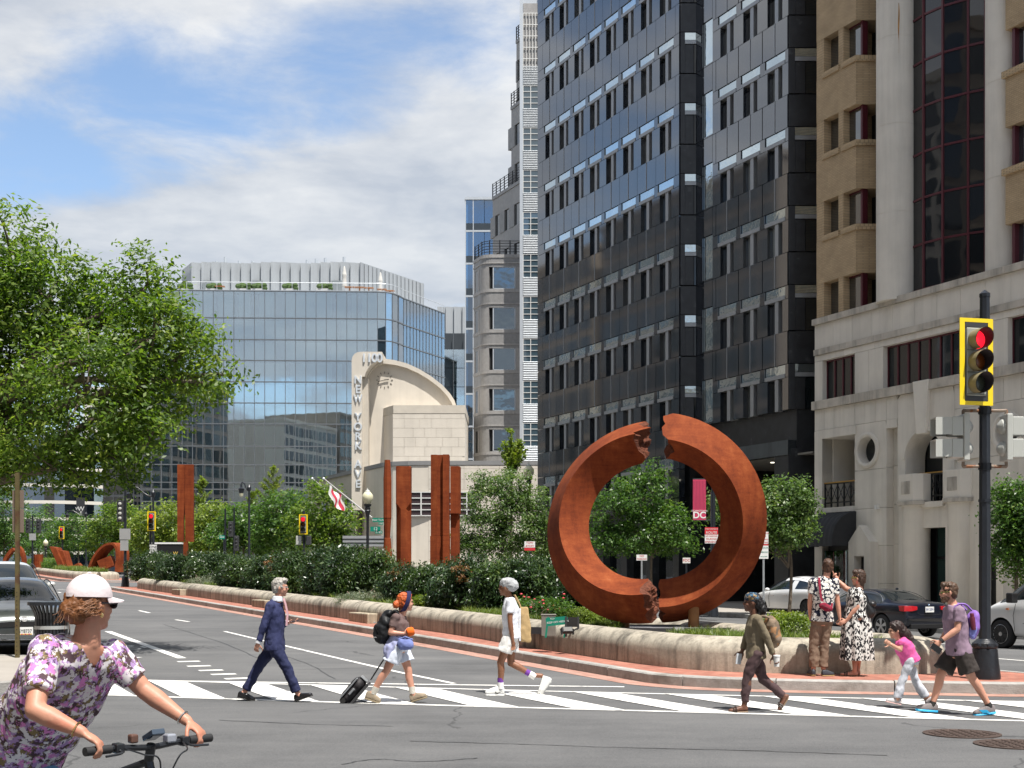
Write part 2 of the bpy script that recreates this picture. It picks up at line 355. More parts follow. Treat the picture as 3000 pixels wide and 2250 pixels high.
for a, b in (((407, 1789), (438, 1796)), ((515, 1816), (554, 1822)), ((300, 1764), (318, 1768)), ((168, 1727), (205, 1728.5)), ((170, 1735), (178, 1737))): strip(GP(*a), GP(*b), .12, 'lane_dash')
# bicycle emblem of the bike lane
b = B()
c0 = Vector(GP(372, 1902)); ring = lambda c, r: [quadg(*[(c+Vector((math.cos(a), math.sin(a)))*rr)[:] for a, rr in ((k*.314, r-.035), (k*.314, r+.035), ((k+1)*.314, r+.035), ((k+1)*.314, r-.035))], 1, 1) for k in range(20)]
for c in (c0, c0+Vector((AX, AY))*.95):
    for q in ring(c, .27): b.add(q.v, q.f)
for pa, pb in (((0, 0), (.35, .1)), ((.35, .1), (.95, 0)), ((.35, .1), (.3, .45)), ((.3, .45), (.8, .42)), ((.8, .42), (.95, 0))):
    f = lambda p: c0+Vector((AX, AY))*p[0]+Vector((AY, -AX))*p[1]
    A_, B_ = f(pa), f(pb); d = (B_-A_).normalized(); n = Vector((-d.y, d.x))*.035; q = quadg(A_-n, B_-n, B_+n, A_+n, 1, 1); b.add(q.v, q.f)
b.build('bicycle_emblem', M_PAINT, road)
strip(GP(385, 1929), GP(412, 1926), .1, 'lane_chevron')
for t in (9.6, 13.2): strip(W(-14, t), W(56, t), .11, 'lane_line')
strip(W(-9, 6.3), W(54, 6.3), .10, 'lane_line')
M_TAR = mat('tar_seam', (.035, .035, .036), .55, var=.3, vs=6)
def seam_line(pts, w):
    P = catmull([Vector(GP(*p)) for p in pts], 10); rr = random.Random(len(pts)*7+int(pts[0][0])); b = B(); vs = []
    for i, p in enumerate(P):
        d = (P[min(i+1, len(P)-1)]-P[max(i-1, 0)]).normalized(); n = Vector((-d.y, d.x)); c = p+n*rr.uniform(-.015, .015)
        for o in (-1, 1): q = c+n*o*w*rr.uniform(.25, .8); vs.append((q.x, q.y, gz(q.x, q.y)+.004))
    b.add(vs, [(2*i, 2*i+1, 2*i+3, 2*i+2) for i in range(len(P)-1)]).build('tar_seam', M_TAR, road)
for pts in (((1200, 2172), (1500, 2180), (1800, 2190), (2200, 2200), (2600, 2214)), ((640, 2110), (900, 2122), (1150, 2128)), ((760, 1900), (900, 1945), (980, 1990)), ((480, 1830), (640, 1880), (760, 1930)), ((1000, 2240), (1100, 2225), (1240, 2232), (1400, 2222))): seam_line(pts, .022)
# brick gutter strip beside the median kerb
def ribbon(path, o0, o1, h):
    b = B(); vs = []
    for i, p in enumerate(path):
        d = (path[min(i+1, len(path)-1)]-path[max(i-1, 0)]).normalized(); n = Vector((d.y, -d.x))
        for o in (o0, o1): q = p+n*o; vs.append((q.x, q.y, gz(q.x, q.y)+h))
    return b.add(vs, [(2*i, 2*i+1, 2*i+3, 2*i+2) for i in range(len(path)-1)])
M_GUT = brickmat('brick_gutter', (.34, .17, .13), (.40, .24, .19), (.30, .22, .18), 1., rotz=-ROT, bw=.21, rh=.105, msize=.006)
# ---- median with kerb, brick strip, rounded wall and planting bed
def median(sfar, front, wallfront, t1, seed, name):
    rnd = random.Random(seed)
    out = [W(sfar+.8, t1*.55), W(sfar+.5, .9), W(sfar, .12), W(sfar-2, 0), W(sfar-8, 0)]+[W(s, 0) for s in range(int(sfar-14), 2, -6)]+front
    back = [W(s, t1) for s in (-4, 0)]+[W(s, t1) for s in range(6, int(sfar-6), 6)]+[W(sfar-5, t1), W(sfar-3, t1-.1), W(sfar-1.6, t1-.9), W(sfar+.2, t1*.7), W(sfar+.8, t1*.55)]
    loop = resample(catmull([Vector(p) for p in out+back], 8), .25)
    kerb = struct(new_obj(name+'_kerb', None)); k = 0
    prof = [(0, -.1), (0, .148), (-.022, .17), (-.2, .17), (-.2, -.1)]
    while k < len(loop)-1:
        n = rnd.choice((6, 7, 8, 9)); e = min(len(loop)-1, k+n)
        if len(loop)-1-e < 4: e = len(loop)-1
        seg = [p.copy() for p in loop[k:e+1]]; seg[0] = seg[0].lerp(seg[1], .035); seg[-1] = seg[-1].lerp(seg[-2], .035)
        sweep_piece(seg, prof, lambda x, y: gz(x, y)+rnd_j).build('kerb_stone', M_GRAN, kerb) if not setj(rnd.uniform(-.004, .004)) else None
        k = e
    ribbon(loop, .0, .42, .005).build(name+'_gutter', M_GUT, kerb)
    inner = []
    for i, p in enumerate(loop[:-1]):
        d = (loop[i+1]-loop[i-1 if i else -2]).normalized(); inner.append(p-Vector((d.y, -d.x))*.19)
    struct(surf(inner, .164, 1.).build(name+'_brick_paving', M_PAVE))
    wl = [W(sfar-2.2, t1*.5), W(sfar-2.5, 1.9), W(sfar-4, 1.42), W(sfar-8, 1.4)]+[W(s, 1.4) for s in range(int(sfar-14), 4, -6)]+wallfront+[W(s, t1-1.25) for s in range(0, int(sfar-6), 6)]+[W(sfar-5, t1-1.3), W(sfar-3, t1-1.6), W(sfar-2.2, t1*.5)]
    wl = resample(catmull([Vector(p) for p in wl], 8), .3)
    return loop, wl
rnd_j = 0.
def setj(v):
    global rnd_j; rnd_j = v; return False
loopA, wallA = median(58.7, [(1.75, 22.5), (2.2, 21.45), (3.0, 20.65), (4.2, 20.22), (6., 19.85), (7.4, 19.6), (8.4, 19.65), (8.95, 20.2), (8.9, 21.0)],
                      [(.62, 27.9), (1.65, 25.6), (2.55, 23.6), (3.35, 22.35), (4.4, 21.82), (5.6, 21.7), (6.55, 21.75), (6.85, 22.2), (6.6, 23.2)], 5.6, 3, 'median')
arc = [(math.cos(a)*.37, .30+math.sin(a)*.27) for a in [math.pi*i/10 for i in range(11)]]
WPROF = [(.37, -.05)]+arc+[(-.37, -.05)]
def wall_run(path, label, lens, name, zf=lambda x, y: gz(x, y)+.16, sc=1.):
    wt = thing(name, label, 'wall', (path[0].x, path[0].y, zf(*path[0])))
    k = 0; i = 0
    while k < len(path)-1:
        e = min(len(path)-1, k+lens[i % len(lens)]); i += 1
        if len(path)-1-e < 4: e = len(path)-1
        seg = [p.copy() for p in path[k:e+1]]; seg[0] = seg[0].lerp(seg[1], .03); seg[-1] = seg[-1].lerp(seg[-2], .03)
        b = sweep_piece(seg, [(o*sc, h*sc) for o, h in WPROF], zf); b.v = [(x-wt.location.x, y-wt.location.y, z-wt.location.z) for x, y, z in b.v]
        b.build('wall_segment', M_EXPO, wt, smooth=True, angle=40); k = e
    return wt
wt = wall_run(wallA, 'rounded exposed-aggregate planter wall round the bed with the broken rust ring', (11, 13, 12), 'planter_wall')
b_soil = surf([p[:] for p in wallA[:-1]], .52, 1.2); struct(b_soil.build('planting_bed', M_MULCH, smooth=True, angle=180))
# bench blocks in front of the wall
for s0, s1, blab in ((14.2, 15.9, 'low weathered concrete seat block against the wall below the rust columns'), (25.5, 27.4, 'low weathered concrete seat block against the wall below the middle of the hedge'), (41, 43, 'low weathered concrete seat block against the wall near the far black signal pole')):
    x, y = W((s0+s1)/2, .93); z = gz(x, y)+.165
    bb = B().box(-(s1-s0)/2, (s1-s0)/2, -.2, .2, -.04, .27).build('stone_bench_block', mat('bench_concrete', (.40, .34, .25), .9, var=.25, vs=8, bump=.6, bs=60, streak=.7, sscale=(6, 6, .4)), None, (x, y, z), (0, 0, ROT), bevel=.03)
    tag(bb, blab, 'bench', 'seat blocks along the planter wall')
# far median beyond the cross street
def far_median():
    Ll = [Vector(W(s, 0)) for s in range(184, 86, -4)]+[Vector(p) for p in (W(84, .0), W(82.3, .35), W(81, 1.2), W(80.3, 2.4), W(80.2, 3.6), W(80.8, 4.7), W(82, 5.4))]+[Vector(W(s, 5.6)) for s in range(84, 186, 4)]
    loop = resample(catmull(Ll, 6), .5)
    kb = struct(new_obj('far_median_kerb', None))
    for k in range(0, len(loop)-1, 5):
        seg = [p.copy() for p in loop[k:k+6]]
        if len(seg) < 2: continue
        seg[-1] = seg[-1].lerp(seg[-2], .04); sweep_piece(seg, [(0, -.1), (0, .16), (-.2, .17), (-.2, -.1)], gz).build('kerb_stone', M_GRAN, kb)
    ribbon(loop, 0, .42, .005).build('far_median_gutter', M_GUT, kb)
    struct(surf([p[:] for p in loop], .164, 2.5).build('far_median_brick_paving', M_PAVE))
    wp = [Vector(W(s, 1.3)) for s in range(184, 88, -4)]+[Vector(p) for p in (W(86, 1.4), W(84, 1.8), W(83, 2.8), W(83.6, 3.8), W(85, 4.2))]+[Vector(W(s, 4.3)) for s in range(88, 186, 4)]
    wp = resample(catmull(wp, 6), .5)
    wall_run(wp, 'rounded planter wall of the farther median beyond the cross street', (8, 7), 'planter_wall')
    struct(surf([p[:] for p in wp], .52, 2.5).build('far_planting_bed', M_MULCH, smooth=True, angle=180))
far_median()
# ---- side pavements
def pavement(poly, name, tile=1.5):
    struct(surf(poly, .15, 1.4).build(name, M_CONC)); P = resample([Vector(p) for p in poly+[poly[0]]], .5)
    kb = struct(new_obj(name+'_kerb', None))
    a = sum(P[i].x*P[(i+1) % len(P)].y-P[(i+1) % len(P)].x*P[i].y for i in range(len(P)))
    if a > 0: sg = 1
    else: sg = -1
    for k in range(0, len(P)-1, 4):
        seg = [p.copy() for p in P[k:k+5]]
        if len(seg) < 2: continue
        seg[-1] = seg[-1].lerp(seg[-2], .03)
        sweep_piece(seg, [(0.02*sg, -.1), (.02*sg, .148), (0, .158), (-.16*sg, .158), (-.16*sg, -.1)], gz).build('kerb_stone', M_GRAN, kb)
pavement([(-6.15, 21.2), (-6.3, 22.2), (-6.9, 23.6), (-7.8, 24.4), (-10.6, 24.9), W(12, -12.3), W(60, -12.3), W(60, -18), W(-2, -18), (-17, 14), (-13, 17.0), (-9.5, 18.4), (-7.4, 19.4), (-6.45, 20.2)], 'corner_pavement')
pavement([W(-34, 17.4)]+[W(s, 17.4) for s in range(-30, 50, 8)]+[W(46.5, 17.4), W(49.3, 19), (3.2, 78), (30, 78), W(-34, 45)], 'right_pavement')
pavement([(-27.5, 106), (-24, 102.8), (-19, 102), (45, 102), (45, 230), W(186, 17.4), W(120, 17.4)], 'far_pavement')
for (px, py, rr) in ((2818, 2151, .42), (2975, 2182, .42)):
    x, y = GP(px, py); o = B().lathe([(rr*.0, -.02), (rr, -.02), (rr, .012), (rr*.93, .014), (rr*.92, .008), (rr*.1, .008)], (0, 0, 0), 28)
    for a in range(-3, 4):
        for c in range(-3, 4):
            if a*a+c*c < 11: o.box(a*.1-.03, a*.1+.03, c*.1-.03, c*.1+.03, .008, .015)
    tag(o.build('manhole_cover', mat('cast_iron', (.085, .06, .05), .65, .4, var=.3, vs=14, bump=.3, bs=60), None, (x, y, gz(x, y)), None), 'round cast-iron manhole cover set in the asphalt', 'manhole', 'manhole covers in the crossing')
# ------------------------------------------------------------------ buildings
def glassmat(name, col, ior=1.7, rough=.02, wav=.0, wsc=.6, rnd=0., var=0.):
    m = mat(name, col, rough, 0, var=var, vs=.4, rnd=rnd, ior=ior, spec=.5)
    if wav:
        nt = m.node_tree; p = nt.nodes['Principled BSDF']; g = nt.nodes.new('ShaderNodeNewGeometry'); n = nt.nodes.new('ShaderNodeTexNoise'); n.inputs['Scale'].default_value = wsc; n.inputs['Detail'].default_value = 2
        nt.links.new(g.outputs['Position'], n.inputs['Vector']); b = nt.nodes.new('ShaderNodeBump'); b.inputs['Strength'].default_value = wav; b.inputs['Distance'].default_value = .05; nt.links.new(n.outputs[0], b.inputs['Height']); nt.links.new(b.outputs[0], p.inputs['Normal'])
    return m
def seeglass(name, tint, refl=.30, wav=.12, wsc=.5, gl=(.8, .9, 1)):   # pane: part mirror, part see-through
    def fn(N, L, p, ma, nt):
        out = nt.nodes['Material Output']; tr = N('ShaderNodeBsdfTransparent'); tr.inputs[0].default_value = tuple(tint)+(1,); g = N('ShaderNodeBsdfGlossy'); g.inputs['Roughness'].default_value = .015; g.inputs[0].default_value = tuple(gl)+(1,)
        lw = N('ShaderNodeFresnel'); lw.inputs['IOR'].default_value = 1.5; geo = N('ShaderNodeNewGeometry'); n = N('ShaderNodeTexNoise'); n.inputs['Scale'].default_value = wsc; n.inputs['Detail'].default_value = 2; L(geo.outputs['Position'], n.inputs['Vector'])
        b = N('ShaderNodeBump'); b.inputs['Strength'].default_value = wav; b.inputs['Distance'].default_value = .05; L(n.outputs[0], b.inputs['Height']); L(b.outputs[0], g.inputs['Normal'])
        mx = N('ShaderNodeMixShader'); f = ma('MINIMUM', ma('ADD', ma('MULTIPLY', lw.outputs[0], 1.0), refl), 1.); L(f, mx.inputs[0]); L(tr.outputs[0], mx.inputs[1]); L(g.outputs[0], mx.inputs[2]); L(mx.outputs[0], out.inputs[0])
    return mat_nodes(name, fn)
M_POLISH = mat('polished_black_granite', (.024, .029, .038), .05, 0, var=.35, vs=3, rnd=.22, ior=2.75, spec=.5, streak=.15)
M_BLACKG = mat('honed_black_granite', (.020, .021, .024), .38, 0, var=.6, vs=2.2, rnd=.15, ior=1.5, col2=(.055, .057, .06), c2=(.60, .72, 2.4))
M_STEEL = mat('brushed_steel', (.34, .35, .36), .42, .55, var=.08, vs=4)
M_TRANS = mat('clerestory_glass', (.62, .70, .72), .03, .9, var=.1, vs=.8, rnd=.1, bump=.12, bs=.9, bdist=.05)
M_DKGL = glassmat('dark_window_glass', (.012, .016, .018), 1.6, .03, .08, .5)
M_VOID = mat('dark_interior', (.012, .013, .014), .9, var=.2)
M_SHOP = seeglass('storefront_glass', (.35, .4, .4), .10)
def dark_office():
    s0, t0 = 25.7, 23.7; bx, by = W(s0, t0); bz = .2
    T = thing('office_building', 'tall office block clad in polished black granite with narrow slit windows', 'building', (bx, by, bz), ROT)
    H = 42.
    fx = lambda k, y0=0.: (-.4226*k, y0-.9063*k)
    core = B(); core.prism([(-.1, -.36), (7.5, -.36), (7.62, .34), (23.1, .34), (23.1-.4226*28, .34-.9063*28), (-.1-.4226*28, -.36-.9063*28)], 7.1, H)
    core.prism([(-2.6, -5.6), (7.62, -5.6), (7.62, .1), (23.1, .1), (23.1-.4226*28, .1-.9063*28), (-.1-.4226*28, -.36-.9063*28)], -.4, 7.1)
    core.build('wall', M_BLACKG, T)
    # right-hand pier standing at the corner
    pr = B(); pr.prism([(0, 0), fx(.02, 0), fx(4.5, 0), (fx(4.5)[0]+1.2, fx(4.5)[1]), (1.0, -1.0), (1., 0)], -.4, 7.1); pr.build('corner_pier', M_BLACKG, T)
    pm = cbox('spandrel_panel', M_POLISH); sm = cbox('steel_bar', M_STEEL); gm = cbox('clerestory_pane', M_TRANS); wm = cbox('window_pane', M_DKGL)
    wm2 = cbox('window_pane', glassmat('blind_behind_glass', (.10, .11, .11), 1.6, .05)); wm3 = cbox('window_pane', glassmat('pale_blind_behind_glass', (.20, .21, .20), 1.6, .05)); RW = random.Random(12)
    bay = 1.81; JW = .012
    def bays(xc, y, k, ylim):
        zt = 7.55+3.4*k-bz
        # spandrel above the clerestory
        zb, ze = zt, zt+1.42
        for sg in (-1, 1):
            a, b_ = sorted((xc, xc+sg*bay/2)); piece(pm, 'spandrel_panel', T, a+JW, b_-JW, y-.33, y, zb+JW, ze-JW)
        piece(sm, 'steel_strip', T, xc-.016, xc+.016, y-.1, y+.022, zb, ze)
        piece(gm, 'clerestory_pane', T, xc-.70, xc+.70, y-.09, y-.05, zt-.40, zt-.012)
        piece(sm, 'steel_bar', T, xc-.73, xc+.73, y-.32, y+.02, zt-.58, zt-.41)
        z0, z1 = zt-1.98, zt-.58
        piece(sm, 'mullion', T, xc-.22, xc+.03, y-.3, y-.02, z0, z1)
        for a, b_ in ((xc-.53, xc-.22), (xc+.03, xc+.53)): piece(wm if RW.random() < .6 else RW.choice((wm2, wm3)), 'window_pane', T, a, b_, y-.31, y-.27, z0, z1)
        return zt
    for k in range(0, 10):
        zt = 7.55+3.4*k-bz
        c1 = [7.66+.55+.7+i*bay for i in range(8)]               # main face, nearest bay first
        for i, xc in enumerate(c1):
            bays(xc, .7, k, 0)
            nx = c1[i+1] if i < 7 else None
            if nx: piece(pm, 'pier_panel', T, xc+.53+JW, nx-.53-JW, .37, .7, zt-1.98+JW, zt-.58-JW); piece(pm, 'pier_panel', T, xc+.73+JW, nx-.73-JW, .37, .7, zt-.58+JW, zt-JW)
        xa, xb = c1[0], c1[-1]
        for a, b_, z0, z1 in ((7.66, xa-.53, zt-1.98, zt-.58), (7.66, xa-.73, zt-.58, zt), (7.66, xa-.905, zt, zt+1.42), (xb+.53, 23.15, zt-1.98, zt-.58), (xb+.73, 23.15, zt-.58, zt), (xb+.905, 23.15, zt, zt+1.42)):
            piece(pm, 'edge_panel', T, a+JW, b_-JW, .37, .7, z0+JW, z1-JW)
        if k == 0: continue
        c2 = [.25+.72+i*1.84 for i in range(3)]
        for i, xc in enumerate(c2):
            bays(xc, 0, k, 0)
            if i < 2: nx = c2[i+1]; piece(pm, 'pier_panel', T, xc+.53+JW, nx-.53-JW, -.33, 0, zt-1.98+JW, zt-.58-JW); piece(pm, 'pier_panel', T, xc+.73+JW, nx-.73-JW, -.33, 0, zt-.58+JW, zt-JW)
        xb = c2[-1]
        for a, b_, z0, z1 in ((0, .97-.53, zt-1.98, zt-.58), (0, .97-.73, zt-.58, zt), (xb+.53, 5.85, zt-1.98, zt-.58), (xb+.73, 5.85, zt-.58, zt), (xb+.92, 5.85, zt, zt+1.42), (6.67, 7.37, zt-1.98, zt-.3), (6.67, 7.37, zt-.3, zt+1.42), (5.85, 6.67, zt+.16, zt+1.42), (5.85, 6.67, zt-1.98, zt-1.9)):
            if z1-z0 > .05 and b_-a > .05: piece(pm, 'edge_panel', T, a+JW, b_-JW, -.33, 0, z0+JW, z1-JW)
        piece(gm, 'tall_pane', T, 5.87, 6.65, -.09, -.05, zt-1.88, zt+.14)
    for k in range(1, 10):                                        # side returns facing the crossing
        zt = 7.55+3.4*k-bz
        for ox, oy, a0 in ((0, 0, .28), (7.62, .66, .22)):
            def sp(me, nm, k0, k1, d0, d1, z0, z1):
                kc = (k0+k1)/2; dc = (d0+d1)/2; n = (.9063, -.4226)
                # outward of a side return is -Y world: local (-.9063, .4226)
                x_, y_ = ox-.4226*kc-.9063*dc, oy-.9063*kc+.4226*dc
                new_obj(nm, me, T, (x_, y_, (z0+z1)/2), (0, 0, math.pi-ROT), (k1-k0, abs(d1-d0), z1-z0))
            sp(MB_SIDE, 'side_panel', .01, 3.2, -.02, .04, zt+.02, zt+1.38)
            sp(MB_SIDE, 'side_panel', .01, a0, -.02, .04, zt-1.96, zt-.01)
            sp(gm, 'clerestory_pane', a0, 3., .0, .02, zt-.36, zt-.02); sp(sm, 'steel_bar', a0, 3., -.02, .05, zt-.56, zt-.38)
            sp(MB_SIDE, 'side_panel', a0+.01, a0+.42, -.02, .035, zt-1.96, zt-.6); sp(wm, 'window_pane', a0+.45, 3., .0, .02, zt-1.96, zt-.6)
    # steel band and soffit over the recessed entrance
    B().box(-.05, 7.6, -.35, .06, 7.02-bz, 7.66-bz).build('steel_band', mat('dark_steel_band', (.10, .115, .125), .35, .5, var=.12, streak=.3), T)
    B().box(-1.2, 7.6, -5.5, -.36, 7.0-bz, 7.08-bz).build('soffit', mat('soffit_plaster', (.22, .21, .19), .8), T)
    lm = B().lathe([(.0, 0), (.09, 0), (.09, .03), (0, .03)], n=10).mesh('downlight', mat('downlight_lens', (.9, .85, .7), .4, emis=1.5, var=0))
    for i in range(3):
        for j in range(2): new_obj('downlight', lm, T, (1+i*2.2, -1.5-j*2, 6.965-bz))
    # ground floor: granite piers, storefront panes
    for i in range(7):
        xc = 7.66+i*2.5
        piece(cbox('granite_pier', M_BLACKG), 'granite_pier', T, xc, xc+.55, .1, .72, -.4, 5.0-bz)
        if i < 6:
            piece(cbox('storefront_pane', M_SHOP), 'storefront_pane', T, xc+.57, xc+2.48, .28, .31, .55, 3.55)
            piece(sm, 'storefront_transom', T, xc+.55, xc+2.5, .22, .36, 3.55, 3.68); piece(sm, 'storefront_sill', T, xc+.55, xc+2.5, .2, .4, .15, .53)
            piece(MB_SIDE, 'sign_panel', T, xc+.56, xc+2.49, .2, .5, 3.7, 4.75)
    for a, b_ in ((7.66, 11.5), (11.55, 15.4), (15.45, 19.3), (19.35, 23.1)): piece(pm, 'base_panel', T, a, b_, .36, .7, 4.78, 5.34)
    for i in range(4): piece(cbox('entrance_pane', M_SHOP), 'entrance_pane', T, -1.2+i*2.15, .85+i*2.15, -5.45, -5.42, .1, 4.2); piece(sm, 'entrance_mullion', T, -1.27+i*2.15, -1.2+i*2.15, -5.5, -5.36, 0, 6.6)
    piece(sm, 'entrance_transom', T, -1.3, 7.5, -5.5, -5.38, 4.2, 4.34)
    return T
MB_SIDE = cbox('side_panel', M_BLACKG)
dark_office()
# ---------------- tan brick building on a concrete base
M_BRICK = brickmat('tan_brick', (.44, .32, .19), (.50, .37, .225), (.34, .26, .165), 1., vert=True, bw=.205, rh=.067, msize=.008, stain=.18)
M_SOLD = brickmat('soldier_course', (.47, .345, .205), (.54, .41, .25), (.33, .245, .155), 1., vert=True, bw=.067, rh=.205, msize=.008)
M_PREC = mat('precast_concrete', (.70, .66, .59), .8, var=.10, vs=1.1, bump=.15, bs=50, rnd=.05, streak=.17, sscale=(1.6, 1.6, .10))
M_PREC2 = mat('stained_concrete', (.52, .48, .42), .85, var=.25, vs=2.4, bump=.2, bs=40, rnd=.04, streak=.55, sscale=(2.2, 2.2, .25))
M_MAROON = mat('maroon_frame', (.095, .018, .027), .35, .0, var=.05, spec=.5)
M_TINT = glassmat('tinted_curtain_glass', (.010, .010, .012), 1.75, .02, .22, .45)
M_BWIN = glassmat('office_window_glass', (.022, .028, .032), 2.6, .02, .12, .5)
M_BLACK = mat('black_paint', (.012, .013, .016), .35, 0, var=.15, vs=6)
M_BRASS = mat('brass_rail', (.45, .27, .08), .35, .8)
def ringblock(cx, cz, r, x0, x1, z0, z1, y0, y1, half=False):      # rectangular block with a round (or arched) hole
    b = B(); n = 40; A, Bo = [], []
    angs = [math.pi*i/n for i in range(n+1)] if half else [2*math.pi*i/n for i in range(n)]
    for a in angs:
        c, s_ = math.cos(a), math.sin(a); A.append((cx+r*c, cz+r*s_)); ks = []
        if c > 1e-6: ks.append((x1-cx)/c)
        if c < -1e-6: ks.append((x0-cx)/c)
        if s_ > 1e-6: ks.append((z1-cz)/s_)
        if s_ < -1e-6: ks.append((z0-cz)/s_)
        k = min(ks); Bo.append((cx+k*c, cz+k*s_))
    m = len(angs)
    vs = [(p[0], y, p[1]) for y in (y0, y1) for L_ in (A, Bo) for p in L_]; fs = []
    for i in range(m if not half else m-1):
        j = (i+1) % m
        fs += [(i, j, m+j, m+i), (2*m+i, 3*m+i, 3*m+j, 2*m+j), (i, 2*m+i, 2*m+j, j), (m+i, m+j, 3*m+j, 3*m+i)]
    b.add(vs, fs)
    return b
def brick_building():
    s0 = 22.88; bx, by = W(s0, 23.); bz = gz(bx, by)-.1; T = thing('brick_building', 'tan brick office building with round concrete columns and a bowed maroon-framed glass bay', 'building', (bx, by, bz), ROT)
    l = lambda s: s-s0
    Z = lambda z: z-bz
    # core
    B().prism([(-.05, -1.5), (l(-26), -1.5), (l(-26), -26), (-.05-.0, -26)], Z(12.2), Z(38)).prism([(-.05, -1.6), (l(-26), -1.6), (l(-26), -26), (-.05, -26)], -.6, Z(12.1)).build('core_wall', mat('dark_core', (.05, .045, .04), .9), T)
    br = B()
    sill0, fl, wh = 15.42, 3.31, 1.6
    k4 = (.4226, .9063)
    def bay(P, k, nm):
        top = sill0+fl*k; b = B(); b.prism(P, Z(top-1.71 if k > -1 else 12.2), Z(top)); b.build('brick_spandrel', M_BRICK, T)
    PL = [(0, 0), (-2.44, 0), (-2.82, -.81), (-2.82, -1.5), (0, -1.5)]
    PR = [(l(12.7), 0), (l(4), 0), (l(4), -1.5), (l(12.74)+.0, -1.5)]
    glass = cbox('window_pane', M_BWIN)
    mr = cbox('maroon_bar', M_MAROON); sold = cbox('sill_course', M_SOLD); brm = cbox('brick_pier', M_BRICK)
    for k in range(-1, 7):
        top = sill0+fl*k if k >= 0 else 12.25
        if k >= 0:
            for P, in ((PL,), (PR,)): B().prism(P, Z(top-1.71), Z(top)).build('brick_spandrel', M_BRICK, T)
        if k < 0: zs, ze = 12.2, sill0-1.71
        else: zs, ze = top, top+1.6
        # piers
        piece(brm, 'brick_pier', T, -.46, 0, -1.45, -.01, Z(zs), Z(ze)); piece(brm, 'brick_pier', T, -1.68, -1.38, -1.45, -.01, Z(zs), Z(ze))
        piece(glass, 'window_pane', T, -1.38, -.46, -.42, -.38, Z(zs), Z(ze))
        piece(glass, 'window_pane', T, -2.42, -1.68, -.36, -.32, Z(zs), Z(ze))
        piece(mr, 'maroon_post', T, -2.53, -2.42, -.52, -.26, Z(zs), Z(ze)); piece(mr, 'maroon_frame', T, -2.36, -1.68, -.40, -.30, Z(ze-.07), Z(ze))
        if k >= 0:
            piece(sold, 'sill_course', T, -1.45, -.40, -.4, .06, Z(zs-.03), Z(zs+.19)); piece(sold, 'sill_course', T, -2.47, -1.62, -.3, .06, Z(zs-.03), Z(zs+.19))
            B().prism([(-2.44, .06), (-2.52, .03), (-2.86, -.73), (-2.8, -.76), (-2.44, .0)], Z(zs-.03), Z(zs+.19)).build('sill_course', M_SOLD, T)
        # right bay
        piece(mr, 'maroon_post', T, l(12.5), l(12.38), -.5, -.1, Z(zs), Z(ze)); piece(glass, 'window_pane', T, l(9), l(12.5), -.34, -.3, Z(zs), Z(ze)); piece(mr, 'maroon_bar', T, l(10.5), l(10.42), -.4, -.26, Z(zs), Z(ze))
        piece(brm, 'brick_pier', T, l(4.2), l(9), -1.45, -.01, Z(zs), Z(ze))
        if k >= 0: piece(sold, 'sill_course', T, l(9), l(12.8), -.3, .09, Z(zs-.03), Z(zs+.19))
    # columns of stacked drums
    def column(s, y, r, z0, z1, dz, stain=False):
        z = z0; i = 0
        while z < z1:
            ze = min(z+dz, z1); B().lathe([(r, 0), (r, ze-z-.014), (r-.012, ze-z-.012), (r-.012, ze-z)], (l(s), y, Z(z)), 40).build('column_drum', M_PREC, T, smooth=True, angle=50); z = ze; i += 1
    column(18.52, -.35, .74, 12.2, 36, 3.31); column(12.62+.75, -.78, .74, 12.2, 36, 3.31)
    # rust stain running down the first column
    c, r = Vector((l(18.52), -.35, 0)), .745; b = B(); a0 = math.atan2(.9, -.42)+.0
    P = []
    for i in range(13):
        t = i/12; w = .035*math.sin(math.pi*min(1, t*1.2+.08))+.004; z = Z(23.3-1.9*t); aa = 2.55+.01*math.sin(9*t)
        P.append([(c.x+r*math.cos(aa+d), c.y+r*math.sin(aa+d), z) for d in (-w, w)])
    b.add([p for q in P for p in q], [(2*i, 2*i+1, 2*i+3, 2*i+2) for i in range(12)]).build('rust_stain', mat('rust_stain', (.42, .22, .06), .8, var=.3, vs=3, col2=(.20, .06, .02), c2=(.4, .7, 1.1)), T)
    # bowed curtain wall
    arcw = [(15.11, 50.6), (15.13, 49.95), (15.35, 49.3), (15.82, 48.56), (16.53, 47.94), (17.02, 47.6), (17.5, 47.35)]
    loc = []
    for x, y in arcw:
        s, t = ST(x, y); loc.append((s-s0, 23-t))
    for i in range(len(loc)-1):
        (xa, ya), (xb, yb) = loc[i], loc[i+1]; ln = math.hypot(xb-xa, yb-ya); an = math.atan2(yb-ya, xb-xa); pm_ = cbox('curtain_pane', M_TINT if i else mat('bronze_panel', (.16, .13, .12), .35, .3))
        for k in range(0, 14):
            new_obj('curtain_pane', pm_, T, ((xa+xb)/2, (ya+yb)/2, Z(12.47+1.7*k+.85)), (0, 0, an), (ln-.05, .03, 1.62))
            new_obj('maroon_rail', mr, T, ((xa+xb)/2, (ya+yb)/2, Z(12.47+1.7*k)), (0, 0, an), (ln, .11, .075))
        B().box(-.04, .04, -.07, .07, 0, 24).build('maroon_mullion', M_MAROON, T, (xb, yb, Z(12.3)), (0, 0, an))
    B().prism([(loc[0][0], loc[0][1]), *[(a, b_) for a, b_ in loc[1:]], (loc[-1][0], -3), (loc[0][0], -3)], Z(11.6), Z(12.38)).build('bay_floor', M_PREC2, T)
    # ---- concrete base
    st = cbox('stone_block', M_PREC, 0); st2 = cbox('stone_ledge', M_PREC2)
